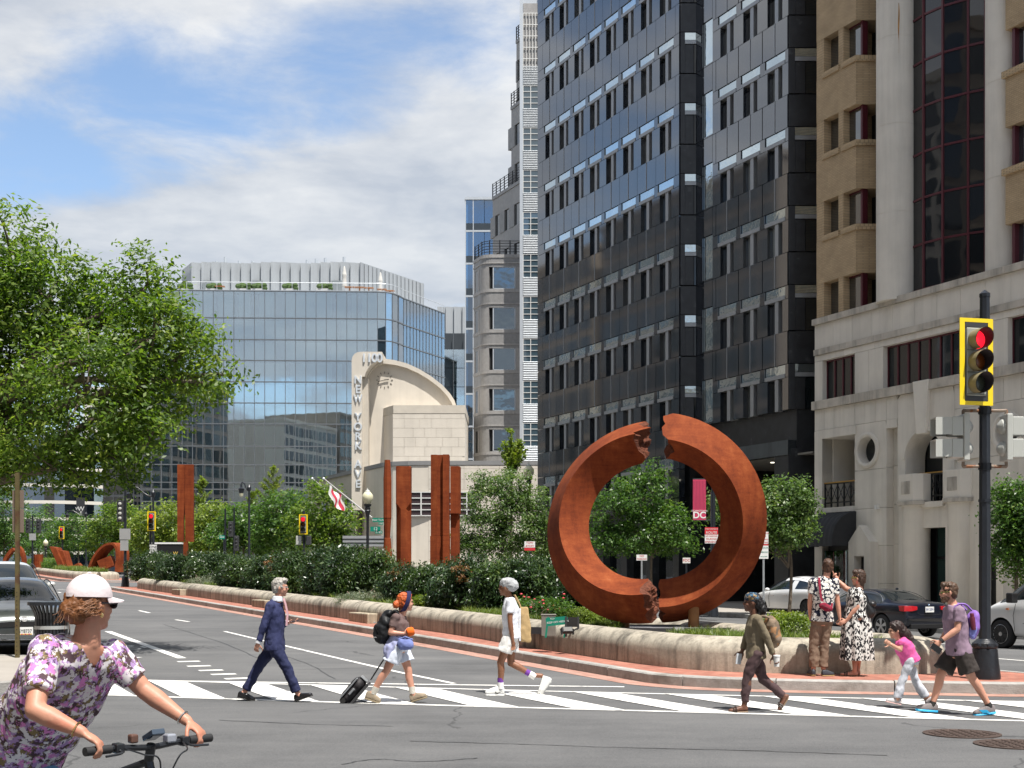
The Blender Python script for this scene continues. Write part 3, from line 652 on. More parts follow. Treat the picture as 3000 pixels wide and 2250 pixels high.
    def blocks(sa, sb, za, zb, n, y1=0., y0=-.5, nm='stone_block', me=None):
        w = (sb-sa)/n
        for i in range(n): piece(me or st, nm, T, l(sa+i*w)+.006, l(sa+(i+1)*w)-.006, y0, y1, Z(za)+.006, Z(zb)-.006)
    SE = 6.6
    blocks(SE, 23.0, 11.05, 12.05, 14); blocks(SE, 23.0, 10.8, 11.05, 8, .07, me=st2, nm='string_course'); blocks(SE, 23.05, 12.05, 12.3, 8, .12, me=st2, nm='coping')
    blocks(SE, 23.0, 10.55, 10.8, 9); blocks(SE, 23.05, 8.58, 8.93, 7, .14, me=st2, nm='stone_ledge')
    pane = cbox('band_pane', M_DKGL)
    def winband(sa, sb, n):
        w = (sb-sa)/n
        for i in range(n): piece(pane, 'window_pane', T, l(sa+i*w)+.03, l(sa+(i+1)*w)-.03, -.3, -.27, Z(8.98), Z(10.5))
        for i in range(n+1): piece(mr, 'maroon_mullion', T, l(sa+i*w)-.03, l(sa+i*w)+.03, -.33, -.22, Z(8.95), Z(10.55))
        for z in (8.96, 10.52): piece(mr, 'maroon_rail', T, l(sa), l(sb), -.33, -.23, Z(z-.03), Z(z+.03))
    winband(20.5, 22.5, 4); winband(14.35, 18.85, 8); winband(8.5, 12.6, 7)
    for a, b_, n in ((22.5, 23., 1), (18.85, 20.5, 2), (12.6, 14.35, 2), (SE, 8.5, 2)): blocks(a, b_, 8.93, 10.55, n)
    # frieze
    blocks(18.05, 23., 7.72, 8.58, 8); blocks(SE, 15.1, 7.72, 8.58, 11);
    def loggia(sa, sb):
        piece(st, 'stone_lintel', T, l(sa)-.1, l(sb)+.1, -.45, .05, Z(7.36), Z(7.71))
        piece(cbox('loggia_ceiling', M_PREC), 'loggia_ceiling', T, l(sa), l(sb), -2.6, -.45, Z(7.36), Z(7.5)); piece(st, 'loggia_wall', T, l(sa)-.0, l(sa)+.08, -2.4, -.5, Z(4.5), Z(7.36)); piece(st, 'loggia_wall', T, l(sb)-.08, l(sb), -2.4, -.5, Z(4.5), Z(7.36))
        piece(cbox('loggia_floor', M_PREC), 'loggia_floor', T, l(sa), l(sb), -2.6, .0, Z(4.35), Z(4.55)); piece(pane, 'loggia_glass', T, l(sa)+.1, l(sb)-.1, -2.3, -2.25, Z(4.6), Z(7.3))
        rail = B().box(l(sa), l(sb), -.16, -.1, Z(5.48), Z(5.53)).box(l(sa), l(sb), -.16, -.1, Z(4.72), Z(4.77)); n = 5; w = (sb-sa)/n
        for i in range(n+1): rail.box(l(sa+i*w)-.025, l(sa+i*w)+.025, -.16, -.1, Z(4.42), Z(5.53))
        for i in range(n):
            a, b_ = l(sa+i*w), l(sa+(i+1)*w)
            for p, q in (((a, 4.77), (b_, 5.48)), ((b_, 4.77), (a, 5.48))): rail.tube([(p[0], -.13, Z(p[1])), (q[0], -.13, Z(q[1]))], .016, 5)
        rail.build('balcony_railing', M_BLACK, T); piece(cbox('brass_handrail', M_BRASS), 'brass_handrail', T, l(sa), l(sb), -.18, -.08, Z(5.53), Z(5.58))
    loggia(20.5, 22.5); loggia(9.3, 11.6)
    blocks(22.5, 23., .3, 7.72, 1);
    for z0, z1 in ((0, 2.9), (2.9, 4.4), (4.4, 5.9), (5.9, 7.72)):
        piece(st, 'stone_block', T, l(22.5)+.006, l(23)-.006, -.5, .012, Z(z0), Z(z1)-.012)
    def oculus(sa, sb, so, zo):
        ringblock(l(so), Z(zo), .52, l(sa)+.006, l(sb)-.006, Z(5.9)+.006, Z(7.72)-.006, -.45, 0).build('oculus_block', M_PREC, T)
        b = B(); n = 36
        for r0, r1, y0, y1 in ((.52, .70, -.02, .06),):
            rings = []
            for i in range(n):
                a = 2*math.pi*i/n; c, s_ = math.cos(a), math.sin(a); rings.append([(l(so)+r*c, y, Z(zo)+r*s_) for r, y in ((r0, y0), (r0, y1), ((r0+r1)/2, y1+.03), (r1, y1), (r1, y0))])
            rings.append(rings[0]); b.rings(rings, caps=False)
        b.build('oculus_moulding', M_PREC, T, smooth=True); B().lathe([(0, 0), (.52, 0), (.52, .03), (0, .03)], (l(so), -.4, Z(zo)), 30, axis=(0, 1, 0)).build('oculus_pane', M_DKGL, T)
        for z0, z1 in ((0., 1.5), (1.5, 2.95), (2.95, 4.4), (4.4, 5.9)): piece(st, 'stone_block', T, l(sa)+.006, l(sb)-.006, -.5, 0, Z(z0)+.006, Z(z1)-.006)
    oculus(18.66, 20.5, 19.75, 6.67); oculus(11.6, 13.7, 12.6, 6.67)
    # recessed strip and arch bay
    for z0, z1 in ((0, 1.5), (1.5, 3.), (3., 4.5), (4.5, 6), (6, 7.4)): piece(st, 'stone_block', T, l(18.07), l(18.66), -.8, -.35, Z(z0)+.006, Z(z1)-.006)
    piece(st, 'stone_lintel', T, l(18.07), l(18.66), -.5, .01, Z(7.4), Z(7.72))
    ac, ar = 16.65, .97
    ringblock(l(ac), Z(6.15), ar, l(15.1)+.006, l(18.05)-.006, Z(6.15), Z(8.57), -.5, 0, half=True).build('arch_block', M_PREC, T)
    b = B(); rr = []
    for i in range(25):
        a = math.pi*i/24; rr.append([(l(ac)+r*math.cos(a), y, Z(6.15)+r*math.sin(a)) for r, y in ((ar, -.5), (ar, -.95), (ar+.15, -.95), (ar+.15, -.5))])
    b.rings(rr, caps=False).build('arch_vault', M_PREC, T, smooth=True, angle=40)
    b = B(); rr = []
    for i in range(25):
        a = math.pi*i/24; rr.append([(l(ac)+r*math.cos(a), y, Z(6.15)+r*math.sin(a)) for r, y in ((ar+.01, -.02), (ar+.01, .05), (ar+.13, .05), (ar+.15, -.02))])
    b.rings(rr).build('arch_moulding', M_PREC, T, smooth=True, angle=40)
    for sa, sb in ((17.62, 18.05), (15.1, 15.68)): piece(st, 'arch_jamb', T, l(sa)+.004, l(sb)-.004, -.95, -.005, Z(4.5), Z(6.15))
    B().slab([(l(ac)-.22, Z(7.0)), (l(ac)+.22, Z(7.0)), (l(ac)+.42, Z(8.95)), (l(ac)-.42, Z(8.95))], 'y', -.3, .16).build('keystone', M_PREC, T, bevel=.02)
    piece(pane, 'arch_glass', T, l(15.5), l(17.8), -1.05, -1.0, Z(4.5), Z(7.2)); piece(cbox('arch_floor', M_PREC), 'arch_floor', T, l(15.68), l(17.62), -2.3, .0, Z(4.3), Z(4.5))
    rail = B().box(l(15.7), l(17.6), -.4, -.34, Z(5.5), Z(5.56)).box(l(15.7), l(17.6), -.4, -.34, Z(4.7), Z(4.76))
    for i in range(9): rail.box(l(15.72+i*.23)-.02, l(15.72+i*.23)+.02, -.4, -.34, Z(4.4), Z(5.5))
    for i in range(8):
        a, b_ = l(15.72+i*.23), l(15.72+(i+1)*.23)
        for p, q in (((a, 4.76), (b_, 5.5)), ((b_, 4.76), (a, 5.5))): rail.tube([(p[0], -.37, Z(p[1])), (q[0], -.37, Z(q[1]))], .014, 5)
    rail.build('balcony_railing', M_BLACK, T); piece(cbox('brass_handrail', M_BRASS), 'brass_handrail', T, l(15.7), l(17.6), -.42, -.32, Z(5.56), Z(5.61))
    for sc in (17.27, 14.9):
        B().lathe([(.56, 0), (.56, .25), (.5, .3), (.5, 3.9), (.54, 4.)], (l(sc), -.22, Z(.4)), 32).build('half_column', M_PREC, T, smooth=True)
        B().prism([(l(sc)-.62, -.5), (l(sc)-.62, .02), (l(sc)-.38, .30), (l(sc)+.38, .30), (l(sc)+.62, .02), (l(sc)+.62, -.5)], Z(4.55), Z(5.55)).build('pedestal', M_PREC, T, bevel=.015)
        B().prism([(l(sc)-.67, -.5), (l(sc)-.67, .05), (l(sc)-.42, .36), (l(sc)+.42, .36), (l(sc)+.67, .05), (l(sc)+.67, -.5)], Z(4.4), Z(4.55)).build('pedestal_base', M_PREC2, T, bevel=.015)
        B().box(l(sc)-.25, l(sc)+.25, .25, .315, Z(4.8), Z(5.3)).build('pedestal_panel', M_PREC2, T, bevel=.03)
    blocks(13.7, 15.1, 5.9, 7.72, 1); piece(st, 'stone_block', T, l(13.7), l(15.6), -.5, -.06, Z(.0), Z(5.9)); piece(st, 'stone_block', T, l(16.9), l(18.05), -.5, -.06, Z(.0), Z(4.4))
    piece(st, 'door_lintel', T, l(15.5), l(16.95), -.6, -.1, Z(3.55), Z(4.35)); piece(cbox('door_glass', glassmat('green_door_glass', (.03, .06, .055), 1.5)), 'door_glass', T, l(15.6), l(16.9), -.9, -.85, Z(.3), Z(3.55));
    for a in (15.6, 16.25, 16.85): piece(cbox('door_frame', M_BLACK), 'door_frame', T, l(a), l(a)+.07, -.92, -.8, Z(.2), Z(3.55))
    piece(cbox('door_frame', M_BLACK), 'door_frame', T, l(15.6), l(16.9), -.92, -.8, Z(2.4), Z(2.5))
    # gabled niches
    for sn in (19.75, 13.0):
        gb = B(); gb.slab([(l(sn)-.62, Z(.2)), (l(sn)-.62, Z(3.1)), (l(sn), Z(3.75)), (l(sn)+.62, Z(3.1)), (l(sn)+.62, Z(.2)), (l(sn)+.3, Z(.2)), (l(sn)+.3, Z(2.55)), (l(sn)-.3, Z(2.55)), (l(sn)-.3, Z(.2))], 'y', -.1, .42).build('gabled_niche', M_PREC, T)
        piece(cbox('niche_door', M_BLACK), 'niche_door', T, l(sn)-.28, l(sn)+.28, .0, .06, Z(.2), Z(2.52))
    # shop front with awning and pink window posters
    def shop(sa, sb):
        piece(cbox('shop_frame', M_BLACK), 'shop_frame', T, l(sa), l(sb), -.36, -.3, Z(.2), Z(3.))
        n = 3; w = (sb-sa)/n
        for i in range(n):
            piece(cbox('shop_poster', mat('pink_poster', (.78, .42, .42), .5, var=.06, rnd=.1, col2=(.45, .40, .41), c2=(.58, .60, 1.1))), 'shop_poster', T, l(sa+i*w)+.07, l(sa+(i+1)*w)-.07, -.12, -.1, Z(.9), Z(2.75))
            piece(cbox('shop_pane', seeglass('clear_shop_glass', (.92, .93, .93), .02)), 'shop_pane', T, l(sa+i*w)+.05, l(sa+(i+1)*w)-.05, -.07, -.05, Z(.5), Z(2.8))
        aw = B(); rings = []
        for i in range(41):
            x = l(sa-.15)+(sb-sa+.5)*i/40; o = .025*abs(math.sin(i/40*math.pi*9))
            rings.append([(x, y+(o if y > .1 else 0), Z(z)+(o if z > 3.2 else 0)) for y, z in ((-.05, 4.32), (.35, 4.27), (.75, 4.08), (1.05, 3.75), (1.18, 3.3), (1.2, 2.95), (1.16, 2.95), (1.0, 3.68), (.7, 4.0), (-.05, 4.22))])
        aw.rings(rings).build('awning', mat('black_canvas', (.022, .023, .026), .75, var=.2, vs=5, bump=.2, bs=9), T, smooth=True, angle=60)
    shop(20.55, 22.5)
    for xe in (20.42, 22.72): B().slab([(-.05, Z(4.28)), (.35, Z(4.24)), (.73, Z(4.04)), (1.02, Z(3.72)), (1.15, Z(3.3)), (1.17, Z(2.97)), (-.05, Z(2.97))], 'x', l(xe)-.01, l(xe)+.01).build('awning_end', MATS['black_canvas'], T)
    piece(cbox('camera_dome', mat('white_plastic', (.7, .7, .68), .4, var=.05)), 'security_camera', T, l(19.05), l(19.17), 0, .16, Z(4.35), Z(4.5))
    text_on('Si', .5, mat('pale_letters', (.35, .34, .32), .6), T, (l(12.75), .02, Z(3.75)), (R(90), 0, math.pi), .03)
brick_building()
# ------------------------------------------------------------------ old bus-terminal building with the clock tower
M_LIME = mat('limestone', (.60, .55, .475), .85, var=.07, vs=.9, bump=.1, bs=40, rnd=.05, streak=.10)
M_LIME2 = mat('weathered_limestone', (.50, .455, .385), .85, var=.12, vs=1.5, rnd=.07)
M_LETT = mat('sign_letters', (.62, .66, .70), .4, .2, var=.03)
M_GREY = mat('grey_coping', (.22, .22, .22), .7, var=.1)
M_WHITEF = mat('white_frame', (.62, .62, .60), .5, var=.04)
def terminal():
    base = 1.2; bx, by = -10., 105.; T = thing('terminal_building', 'streamlined cream limestone building with a clock on its rounded tower', 'building', (bx, by, base))
    q = lambda u, v, Y: ((450+u/2.212-CX)/F*Y-bx, CH+(HY-700-v/2.212)/F*Y-base)       # drawing point -> local x, z at depth Y
    # low wing with rounded corner
    plan = [(34, 105), (-6.6, 105), (-8.2, 105.2), (-9.5, 105.8), (-10.4, 106.7), (-10.9, 107.8), (-12.6, 111.4), (-10, 118), (34, 118)]
    pl = [(x-bx, y-by) for x, y in plan]; ht = 10.95-base
    B().prism(pl, -.6, ht-.35).build('wing_wall', M_LIME, T)
    rim = [(x*1.0, y) for x, y in pl]; B().prism([(x-(.06 if i > 0 and i < 7 else 0), y-(.06 if i < 6 else 0)) for i, (x, y) in enumerate(pl)], ht-.33, ht).build('wing_coping', M_GREY, T)
    # thin ashlar courses on the wing front
    cb = cbox('ashlar_block', M_LIME)
    rr = random.Random(4)
    z = .1
    while z < ht-.5:
        h = .82; x = -6.4-bx-.2
        while x < 13-bx:
            w = rr.choice((1.1, 1.4, 1.7)); piece(cb, 'ashlar_block', T, x+.008, min(x+w, 13.2-bx)-.008, -.03, .06, z+.008, min(z+h, ht-.36)-.008); x += w
        z += h
    def window(X0, X1, z0, z1, y, cols, rows):
        piece(cbox('window_glass', glassmat('terminal_glass', (.05, .035, .04), 1.5, .05)), 'window_pane', T, X0-bx, X1-bx, y-.05, y-.02, z0-base, z1-base)
        f = B()
        for i in range(cols+1): x = X0-bx+(X1-X0)*i/cols; f.box(x-.05, x+.05, y-.13, y-.03, z0-base, z1-base)
        for j in range(rows+1): zz = z0-base+(z1-z0)*j/rows; f.box(X0-bx, X1-bx, y-.11, y-.04, zz-.04, zz+.04)
        f.build('window_frame', M_WHITEF, T)
    window(-8.05, -6.35, 6.6, 8.46, -.02, 2, 4); window(-4.25, -2.9, 6.6, 8.46, -.02, 2, 4); window(-6.3, -4.6, 6.6, 8.46, -.02, 2, 4)
    # box block
    Yb = 110.; x0, z1 = q(1550, 1078, Yb); x1, _ = q(2017, 1078, Yb)
    pb = [(x1, 0), (x0, 0), (x0-1.15, 2.5), (x0-1.15, 9), (x1, 9)]; pb = [(x, y+5) for x, y in pb]
    B().prism(pb, 8, z1-.7).build('block_wall', M_LIME, T); B().prism([(x+(.05 if x > 0 else -.05), y-(.05 if y < 10 else 0)) for x, y in pb], z1-.68, z1).build('block_parapet', M_LIME2, T)
    z = 9.
    while z < z1-.8:
        x = x0
        while x < x1-.3:
            w = rr.choice((.95, 1.3, 1.7)); piece(cb, 'ashlar_block', T, x+.01, min(x+w, x1)-.01, 4.97, 5.06, z+.01, min(z+.78, z1-.72)-.01); x += w
        z += .78
    # clock body with quarter-round top
    Yc = 112.; arcp = [(1960, 1440), (1960, 1075), (1950, 1048), (1922, 1004), (1872, 950), (1802, 895), (1722, 846), (1642, 810), (1562, 789), (1485, 780), (1440, 793), (1402, 828), (1376, 868), (1364, 905), (1364, 1640)]
    poly = [q(u, v, Yc) for u, v in arcp]
    B().slab(poly, 'y', Yc-by, Yc-by+7).build('clock_body', M_LIME, T, bevel=0)
    # raised rim along the arc
    rim = B(); cxm = q(1640, 1300, Yc); out = []
    inner = [(x+(cxm[0]-x)*.06, z+(cxm[1]-z)*.06) for x, z in poly[1:14]]
    b = B(); n = len(inner)
    for i in range(n-1): b.add([(poly[1+i][0], Yc-by-.35, poly[1+i][1]), (poly[2+i][0], Yc-by-.35, poly[2+i][1]), (inner[i+1][0], Yc-by-.35, inner[i+1][1]), (inner[i][0], Yc-by-.35, inner[i][1]),
                                (poly[1+i][0], Yc-by+.05, poly[1+i][1]), (poly[2+i][0], Yc-by+.05, poly[2+i][1]), (inner[i+1][0], Yc-by+.05, inner[i+1][1]), (inner[i][0], Yc-by+.05, inner[i][1])],
                               [(0, 1, 2, 3), (4, 7, 6, 5), (0, 4, 5, 1), (2, 6, 7, 3), (1, 5, 6, 2), (3, 7, 4, 0)])
    b.build('arc_rim', M_LIME, T)
    sl = [(1290, 1760), (1290, 792), (1296, 770), (1308, 754), (1326, 744), (1348, 740), (1485, 740), (1485, 786), (1446, 797), (1408, 830), (1384, 866), (1372, 900), (1356, 900), (1356, 1760)]
    B().slab([q(u, v, 111.) for u, v in sl], 'y', 111.-by-.7, 111-by+3).build('sign_pylon', M_LIME, T)
    B().slab([q(u, v, 111.) for u, v in ((1356, 1760), (1356, 905), (1392, 905), (1392, 1760))], 'y', 111.-by-.2, 111-by+2).build('pilaster', M_LIME2, T)
    cl = q(1497, 915, Yc); k = cbox('clock_mark', mat('clock_bronze', (.10, .095, .085), .5, .3))
    for i in range(12):
        a = i*math.pi/6; new_obj('clock_mark', k, T, (cl[0]+.63*math.sin(a), Yc-by-.02, cl[1]+.63*math.cos(a)), (0, a, 0), (.05, .04, .15))
    for a, ln, w in ((R(255), .62, .05), (R(82), .40, .07)): new_obj('clock_hand', k, T, (cl[0]+ln*.42*math.sin(a), Yc-by-.1, cl[1]+ln*.42*math.cos(a)), (0, a, 0), (w, .06, ln))
    yl = 111.-by-.72
    x, z = q(1415, 775, 110.3)
    for i, ch in enumerate('1100'): new_obj('letter', text_mesh(ch, 1.0, .06, M_LETT, .02), T, (x-.66+i*.44, yl-.03, z), (R(90), 0, 0))
    for ch, v in zip('NEWYORKAVE', (915, 977, 1038, 1157, 1220, 1283, 1343, 1462, 1525, 1590)):
        x, z = q(1325, v, 110.3); new_obj('letter', text_mesh(ch, .92, .06, M_LETT, .02), T, (x, yl-.03, z), (R(90), 0, 0), (.92 if ch != 'W' else .7, 1, 1))
    # left wing running back along the avenue
    B().prism([(-13.1-bx, 5.6), (-12.5-bx, 9), (-15-bx, 18), (-19-bx, 18.2)], -.8, 10.4-base).build('side_wing', M_LIME2, T)
    B().prism([(-13.1-bx-.1, 5.5), (-12.5-bx, 9), (-15-bx, 18), (-19.2-bx, 18.2)], 10.4-base, 10.7-base).build('side_wing_coping', M_GREY, T)
    for i in range(3):
        t = 1.2+i*3.6; cx_, cy_ = -13.2-bx-.4226*t, 5.6+.9063*t
        new_obj('side_window', cbox('side_window', M_DKGL), T, (cx_-.02, cy_, 6.2), (0, 0, ROT), (1.5, .16, 1.9))
    # entrance canopy in brushed metal
    c0 = PT(1075, 1580, 104); can = B()
    for i, z in enumerate((4.85, 4.55, 4.25)): can.box(-13.2-bx, -9.9-bx, -1.8+i*.05, 2, z-base-.12, z-base+.1)
    can.build('entrance_canopy', mat('canopy_metal', (.45, .46, .47), .35, .5), T)
terminal()
# slanted flag poles with a flag
def flag(bp, tip, with_flag, lab):
    T = thing('flag_pole', lab, 'flag pole', bp); v = Vector(tip)-Vector(bp)
    B().tube([(0, 0, 0), v], [.07, .04], 8).build('pole', mat('pale_pole', (.55, .54, .52), .5), T); B().ell(v, (.1, .1, .1), 8).build('finial', M_LETT, T)
    if with_flag:
        fl = B(); nx, nz = 10, 14; a = v*.92; d = -v.normalized(); vs = []
        for j in range(nz+1):
            for i in range(nx+1):
                p = a+d*(1.45*i/nx)+Vector((.10*math.sin(i*.9+j*.5), .1*math.cos(i*.8), -1.35*j/nz-.25*math.sin(i/nx*3)))+Vector((.25*j/nz, 0, 0)); vs.append(p)
        fl.add(vs, [(j*(nx+1)+i, j*(nx+1)+i+1, (j+1)*(nx+1)+i+1, (j+1)*(nx+1)+i) for j in range(nz) for i in range(nx)])
        for fi in range(len(fl.f)): j = fi//nx; i = fi % nx; fl.mi[fi] = 1 if (i in (3, 4) or i in (7, 8)) else 0
        fl.build('flag', [mat('flag_white', (.72, .71, .69), .8, var=.05), mat('flag_red', (.50, .03, .06), .8, var=.05)], T, smooth=True, angle=180)
flag(PT(1089, 1516, 103.6), PT(948, 1402, 101.5), True, 'slanted pole with a red and white flag on the cream building')
flag(PT(1031, 1500, 110), PT(915, 1402, 108), False, 'bare slanted pole beside the red and white flag')
# ------------------------------------------------------------------ grey granite tower behind with rounded bay, metal grid stair strip
M_GG = mat('grey_granite', (.30, .29, .28), .5, var=.16, vs=3.5, rnd=.07, streak=.12, ior=1.6)
M_GG2 = mat('grey_granite_dark', (.22, .215, .21), .45, var=.2, vs=3.5, rnd=.06, ior=1.6)
M_OFFG = seeglass('office_glass', (.30, .38, .37), .16, .3, .7)
M_ALU = mat('pale_aluminium', (.50, .53, .56), .4, .35, var=.05, vs=2)
def granite_tower():
    bx, by, base = -1.7, 116., 1.3; T = thing('granite_tower', 'grey granite office tower with a rounded corner bay and roof terraces', 'building', (bx, by, base)); px = F/116.
    X = lambda x, Y=116.: (x-CX)/F*Y-bx
    Zp = lambda y, Y=116.: CH+(HY-y)/F*Y-base
    fl = 3.56; w0 = Zp(1259+63)                 # sill of the lowest visible window
    xr = X(1527); arcc = []
    def plan(o):                                # outline with outward offset o: slanted wall, rounded corner, frontal part
        P = [(-1.72-.9063*o, 2.3-.4226*o)]
        P.append((-1.3-.9063*o, 1.3-.4226*o))
        for a in (200, 215, 230, 245, 258, 268): P.append((-.05+(1.15+o)*math.cos(R(a)), 1.15+(1.15+o)*math.sin(R(a))))
        P.append((xr, -o)); P.append((xr, 12)); return P
    top = Zp(745)
    B().prism(plan(-.25), -1, top).build('core_wall', M_VOID, T)
    for k in range(-2, 6):
        zs = w0+fl*k; zt = zs+1.92
        if zs > top: break
        z1 = min(zs+fl, top)
        if k == 4: z1 = top
        B().prism(plan(0), zt, min(zs+fl, top)).build('granite_spandrel', M_GG2, T)
        B().prism(plan(.06), zt+.28, zt+.4).build('granite_band', M_GG, T); B().prism(plan(.05), min(zs+fl, top)-.3, min(zs+fl, top)-.02).build('granite_band', M_GG, T)
        # big frontal window with jambs
        piece(cbox('bay_pane', M_OFFG), 'bay_pane', T, X(1447), X(1507), .1, .14, zs, zt); piece(cbox('bay_blind', mat('window_blind', (.5, .52, .48), .8, var=.1)), 'bay_blind', T, X(1447), X(1447)+random.Random(k).uniform(.3, 1.), .35, .38, zs, zt)
        fr = B().box(X(1445), X(1509), .02, .12, zs-.05, zs+.05).box(X(1445), X(1509), .02, .12, zt-.05, zt+.05).box(X(1445)-.04, X(1445)+.05, .02, .12, zs, zt).box(X(1509)-.05, X(1509)+.04, .02, .12, zs, zt); fr.build('bay_frame', M_ALU, T)
        piece(cbox('granite_pier', M_GG), 'granite_pier', T, X(1511), xr, -.0, .5, zs-.0, zt)
        oo = [(-.05+1.15*math.cos(R(a)), 1.15+1.15*math.sin(R(a))) for a in (186, 200, 215, 230, 245, 256)]; B().prism(oo+[(-.05+.8*math.cos(R(a)), 1.15+.8*math.sin(R(a))) for a in (256, 230, 200, 186)], zs, zt).build('corner_pier', M_GG, T, smooth=True, angle=30)
        # slanted wall: piers and panes
        new_obj('side_pane', cbox('side_pane', M_BWIN), T, (-1.36, 1.62, (zs+zt)/2), (0, 0, ROT), (.62, .06, zt-zs)); new_obj('granite_pier', cbox('granite_pier', M_GG), T, (-1.5, 2.15, (zs+zt)/2), (0, 0, ROT), (.35, .3, zt-zs))
        new_obj('granite_pier', cbox('granite_pier', M_GG), T, (-1.13, 1.15, (zs+zt)/2), (0, 0, ROT), (.3, .3, zt-zs))
    def railing(P, z, nm='terrace_railing'):
        b = B(); P = [Vector((x, y, z)) for x, y in P]
        for h in (.25, .5, .75, 1.0, 1.2): b.tube([p+Vector((0, 0, h)) for p in P], .03, 5)
        for p in resample(P, .9): b.box(p.x-.05, p.x+.05, p.y-.05, p.y+.05, z, z+1.25)
        b.build(nm, M_BLACK, T)
    railing([p for p in plan(-.12)[:9]], top)
    # upper tiers: slanted wall stepping back
    def tier(xn, yn, ln, z0, z1, n, rows):
        P = [(xn, yn), (xn-.4226*ln, yn+.9063*ln), (xn+8, yn+.9063*ln), (xn+8, yn)]
        B().prism([(xn+.3, yn), (xn+.3-.4226*ln, yn+.9063*ln), (xn+8, yn+.9063*ln), (xn+8, yn)], z0, z1-.05).build('tier_core', M_VOID, T)
        z = z0
        for k in range(rows):
            zs = z1-1.9-1.92-fl*k*1.0
            B().prism(P, max(z0, zs+1.92), min(z1, zs+fl)).build('granite_spandrel', M_GG, T)
            for i in range(n):
                t = (i+.5)*ln/n; new_obj('side_pane', cbox('side_pane', M_BWIN), T, (xn-.4226*t+.14, yn+.9063*t, zs+.96), (0, 0, ROT), (.95, .06, 1.92))
                new_obj('granite_pier', cbox('granite_pier', M_GG2), T, (xn-.4226*(t+ln/n/2)+.25, yn+.9063*(t+ln/n/2), zs+.96), (0, 0, ROT), (ln/n-1., .55, 1.92))
            new_obj('granite_pier', cbox('granite_pier', M_GG2), T, (xn+.2, yn+.1, zs+.96), (0, 0, ROT), (.5, .5, 1.92))
        B().prism([(x-.08, y) for x, y in P], z1-.3, z1).build('tier_coping', M_GG2, T)
        railing(P[:2], z1)
    tier(X(1527, 118), 2., 6.2, top-.5, Zp(525, 118), 3, 3); tier(X(1531, 119), 3., 2.4, Zp(560, 119), Zp(300, 120), 1, 3); tier(X(1531, 119.5), 3.5, 1.3, Zp(330, 119), Zp(110, 120), 1, 2)
    T2 = thing('stair_tower', 'pale metal stair tower strip with alternating grid windows and louvres', 'building', ((1551-CX)/F*114, 114, 1.3))
    w = 50/F*114/2; X0, X1 = -w-.05, w+.3; zf = lambda y: CH+(HY-y)/F*114-1.3
    B().box(X0, X1+3, .15, 6, -1, 53).build('strip_wall', M_ALU, T2); f3 = 123.6/F*114
    B().box(X0-.05, X0+.22, -.06, .3, -1, 53).build('edge_post', M_ALU, T2); B().box(X1-.25, X1+.1, -.06, .3, -1, 53).build('edge_post', M_ALU, T2)
    zt0 = zf(1240)
    for k in range(-1, 10):
        zt = zt0+f3*k; zb = zt-68/F*114
        if k < 9:
            piece(cbox('stair_pane', glassmat('stair_glass', (.05, .08, .10), 2.0, .02, .2, .6)), 'stair_pane', T2, X0+.24, X1-.27, .0, .04, zb, zt)
            g = B()
            for i in range(3): x = X0+.24+(X1-X0-.51)*i/2; g.box(x-.03, x+.03, -.05, .03, zb, zt)
            for j in range(5): z = zb+(zt-zb)*j/4; g.box(X0+.24, X1-.27, -.04, .03, z-.025, z+.025)
            g.build('window_grid', M_WHITEF, T2)
            lv = B()
            for j in range(11): z = zt+.1+j*.15; lv.obox(((X0+X1)/2, -.0, z), ((X1-X0)/2-.25, 0, 0), (0, .07, -.05), (0, .012, .016))
            lv.build('louvre', M_ALU, T2)
        else:
            g = B()
            for i in range(6): x = X0+.24+(X1-X0-.51)*i/5; g.box(x-.025, x+.025, -.06, .02, zb-.3, zt+2.6)
            for j in range(6): z = zb-.3+(zt+2.9-zb)*j/5; g.box(X0+.24, X1-.27, -.05, .01, z-.03, z+.03)
            g.build('open_lattice', M_WHITEF, T2); B().box(X0+.26, X1-.29, .08, .14, zb-.3, zt+3.5).build('lattice_backing', M_GG, T2)
granite_tower()
def slim_glass():
    Y = 150.; x0, x1 = (1364-CX)/F*Y, (1470-CX)/F*Y; T = thing('glass_tower', 'slim dark blue glass tower showing between the granite tower and the sky', 'building', (x0, Y, 2.2))
    H = CH+(HY-582)/F*Y-2.2; B().box(.25, x1-x0+8, .5, 20, -1, H-.3).build('core_wall', mat('dark_floor', (.03, .045, .06), .6), T)
    fl = 95.4/F*Y; k = 0; z = H
    pane = cbox('curtain_pane', seeglass('slim_glass', (.22, .38, .52), .20, .1)); bar = cbox('metal_bar', M_ALU); fin = cbox('interior_fin', mat('interior_fin', (.35, .5, .6), .6))
    while z > -1:
        zl = z-fl
        for i, (a, b_) in enumerate(((.0, .85), (.9, 2.1), (2.15, 4.2))): piece(pane, 'curtain_pane', T, a, b_, -.02, .02, zl+.9, z-.12)
        piece(cbox('spandrel', mat('dark_spandrel', (.035, .045, .055), .3)), 'spandrel', T, 0, 4.2, -.02, .05, zl+.1, zl+.9)
        piece(bar, 'metal_bar', T, -.06, 4.3, -.12, .02, zl-.1, zl+.1)
        for i in range(7): piece(fin, 'interior_fin', T, 1.0+i*.45, 1.12+i*.45, .3, .45, zl+.9, zl+.9+(1.6 if i < 3 else 1.2)-.1*i)
        z = zl
    for x in (0, .87, 4.2): piece(bar, 'metal_post', T, x-.05, x+.05, -.14, .0, -1, H)
    piece(bar, 'metal_bar', T, -.1, 5, -.2, 2, H-.15, H+.15)
slim_glass()
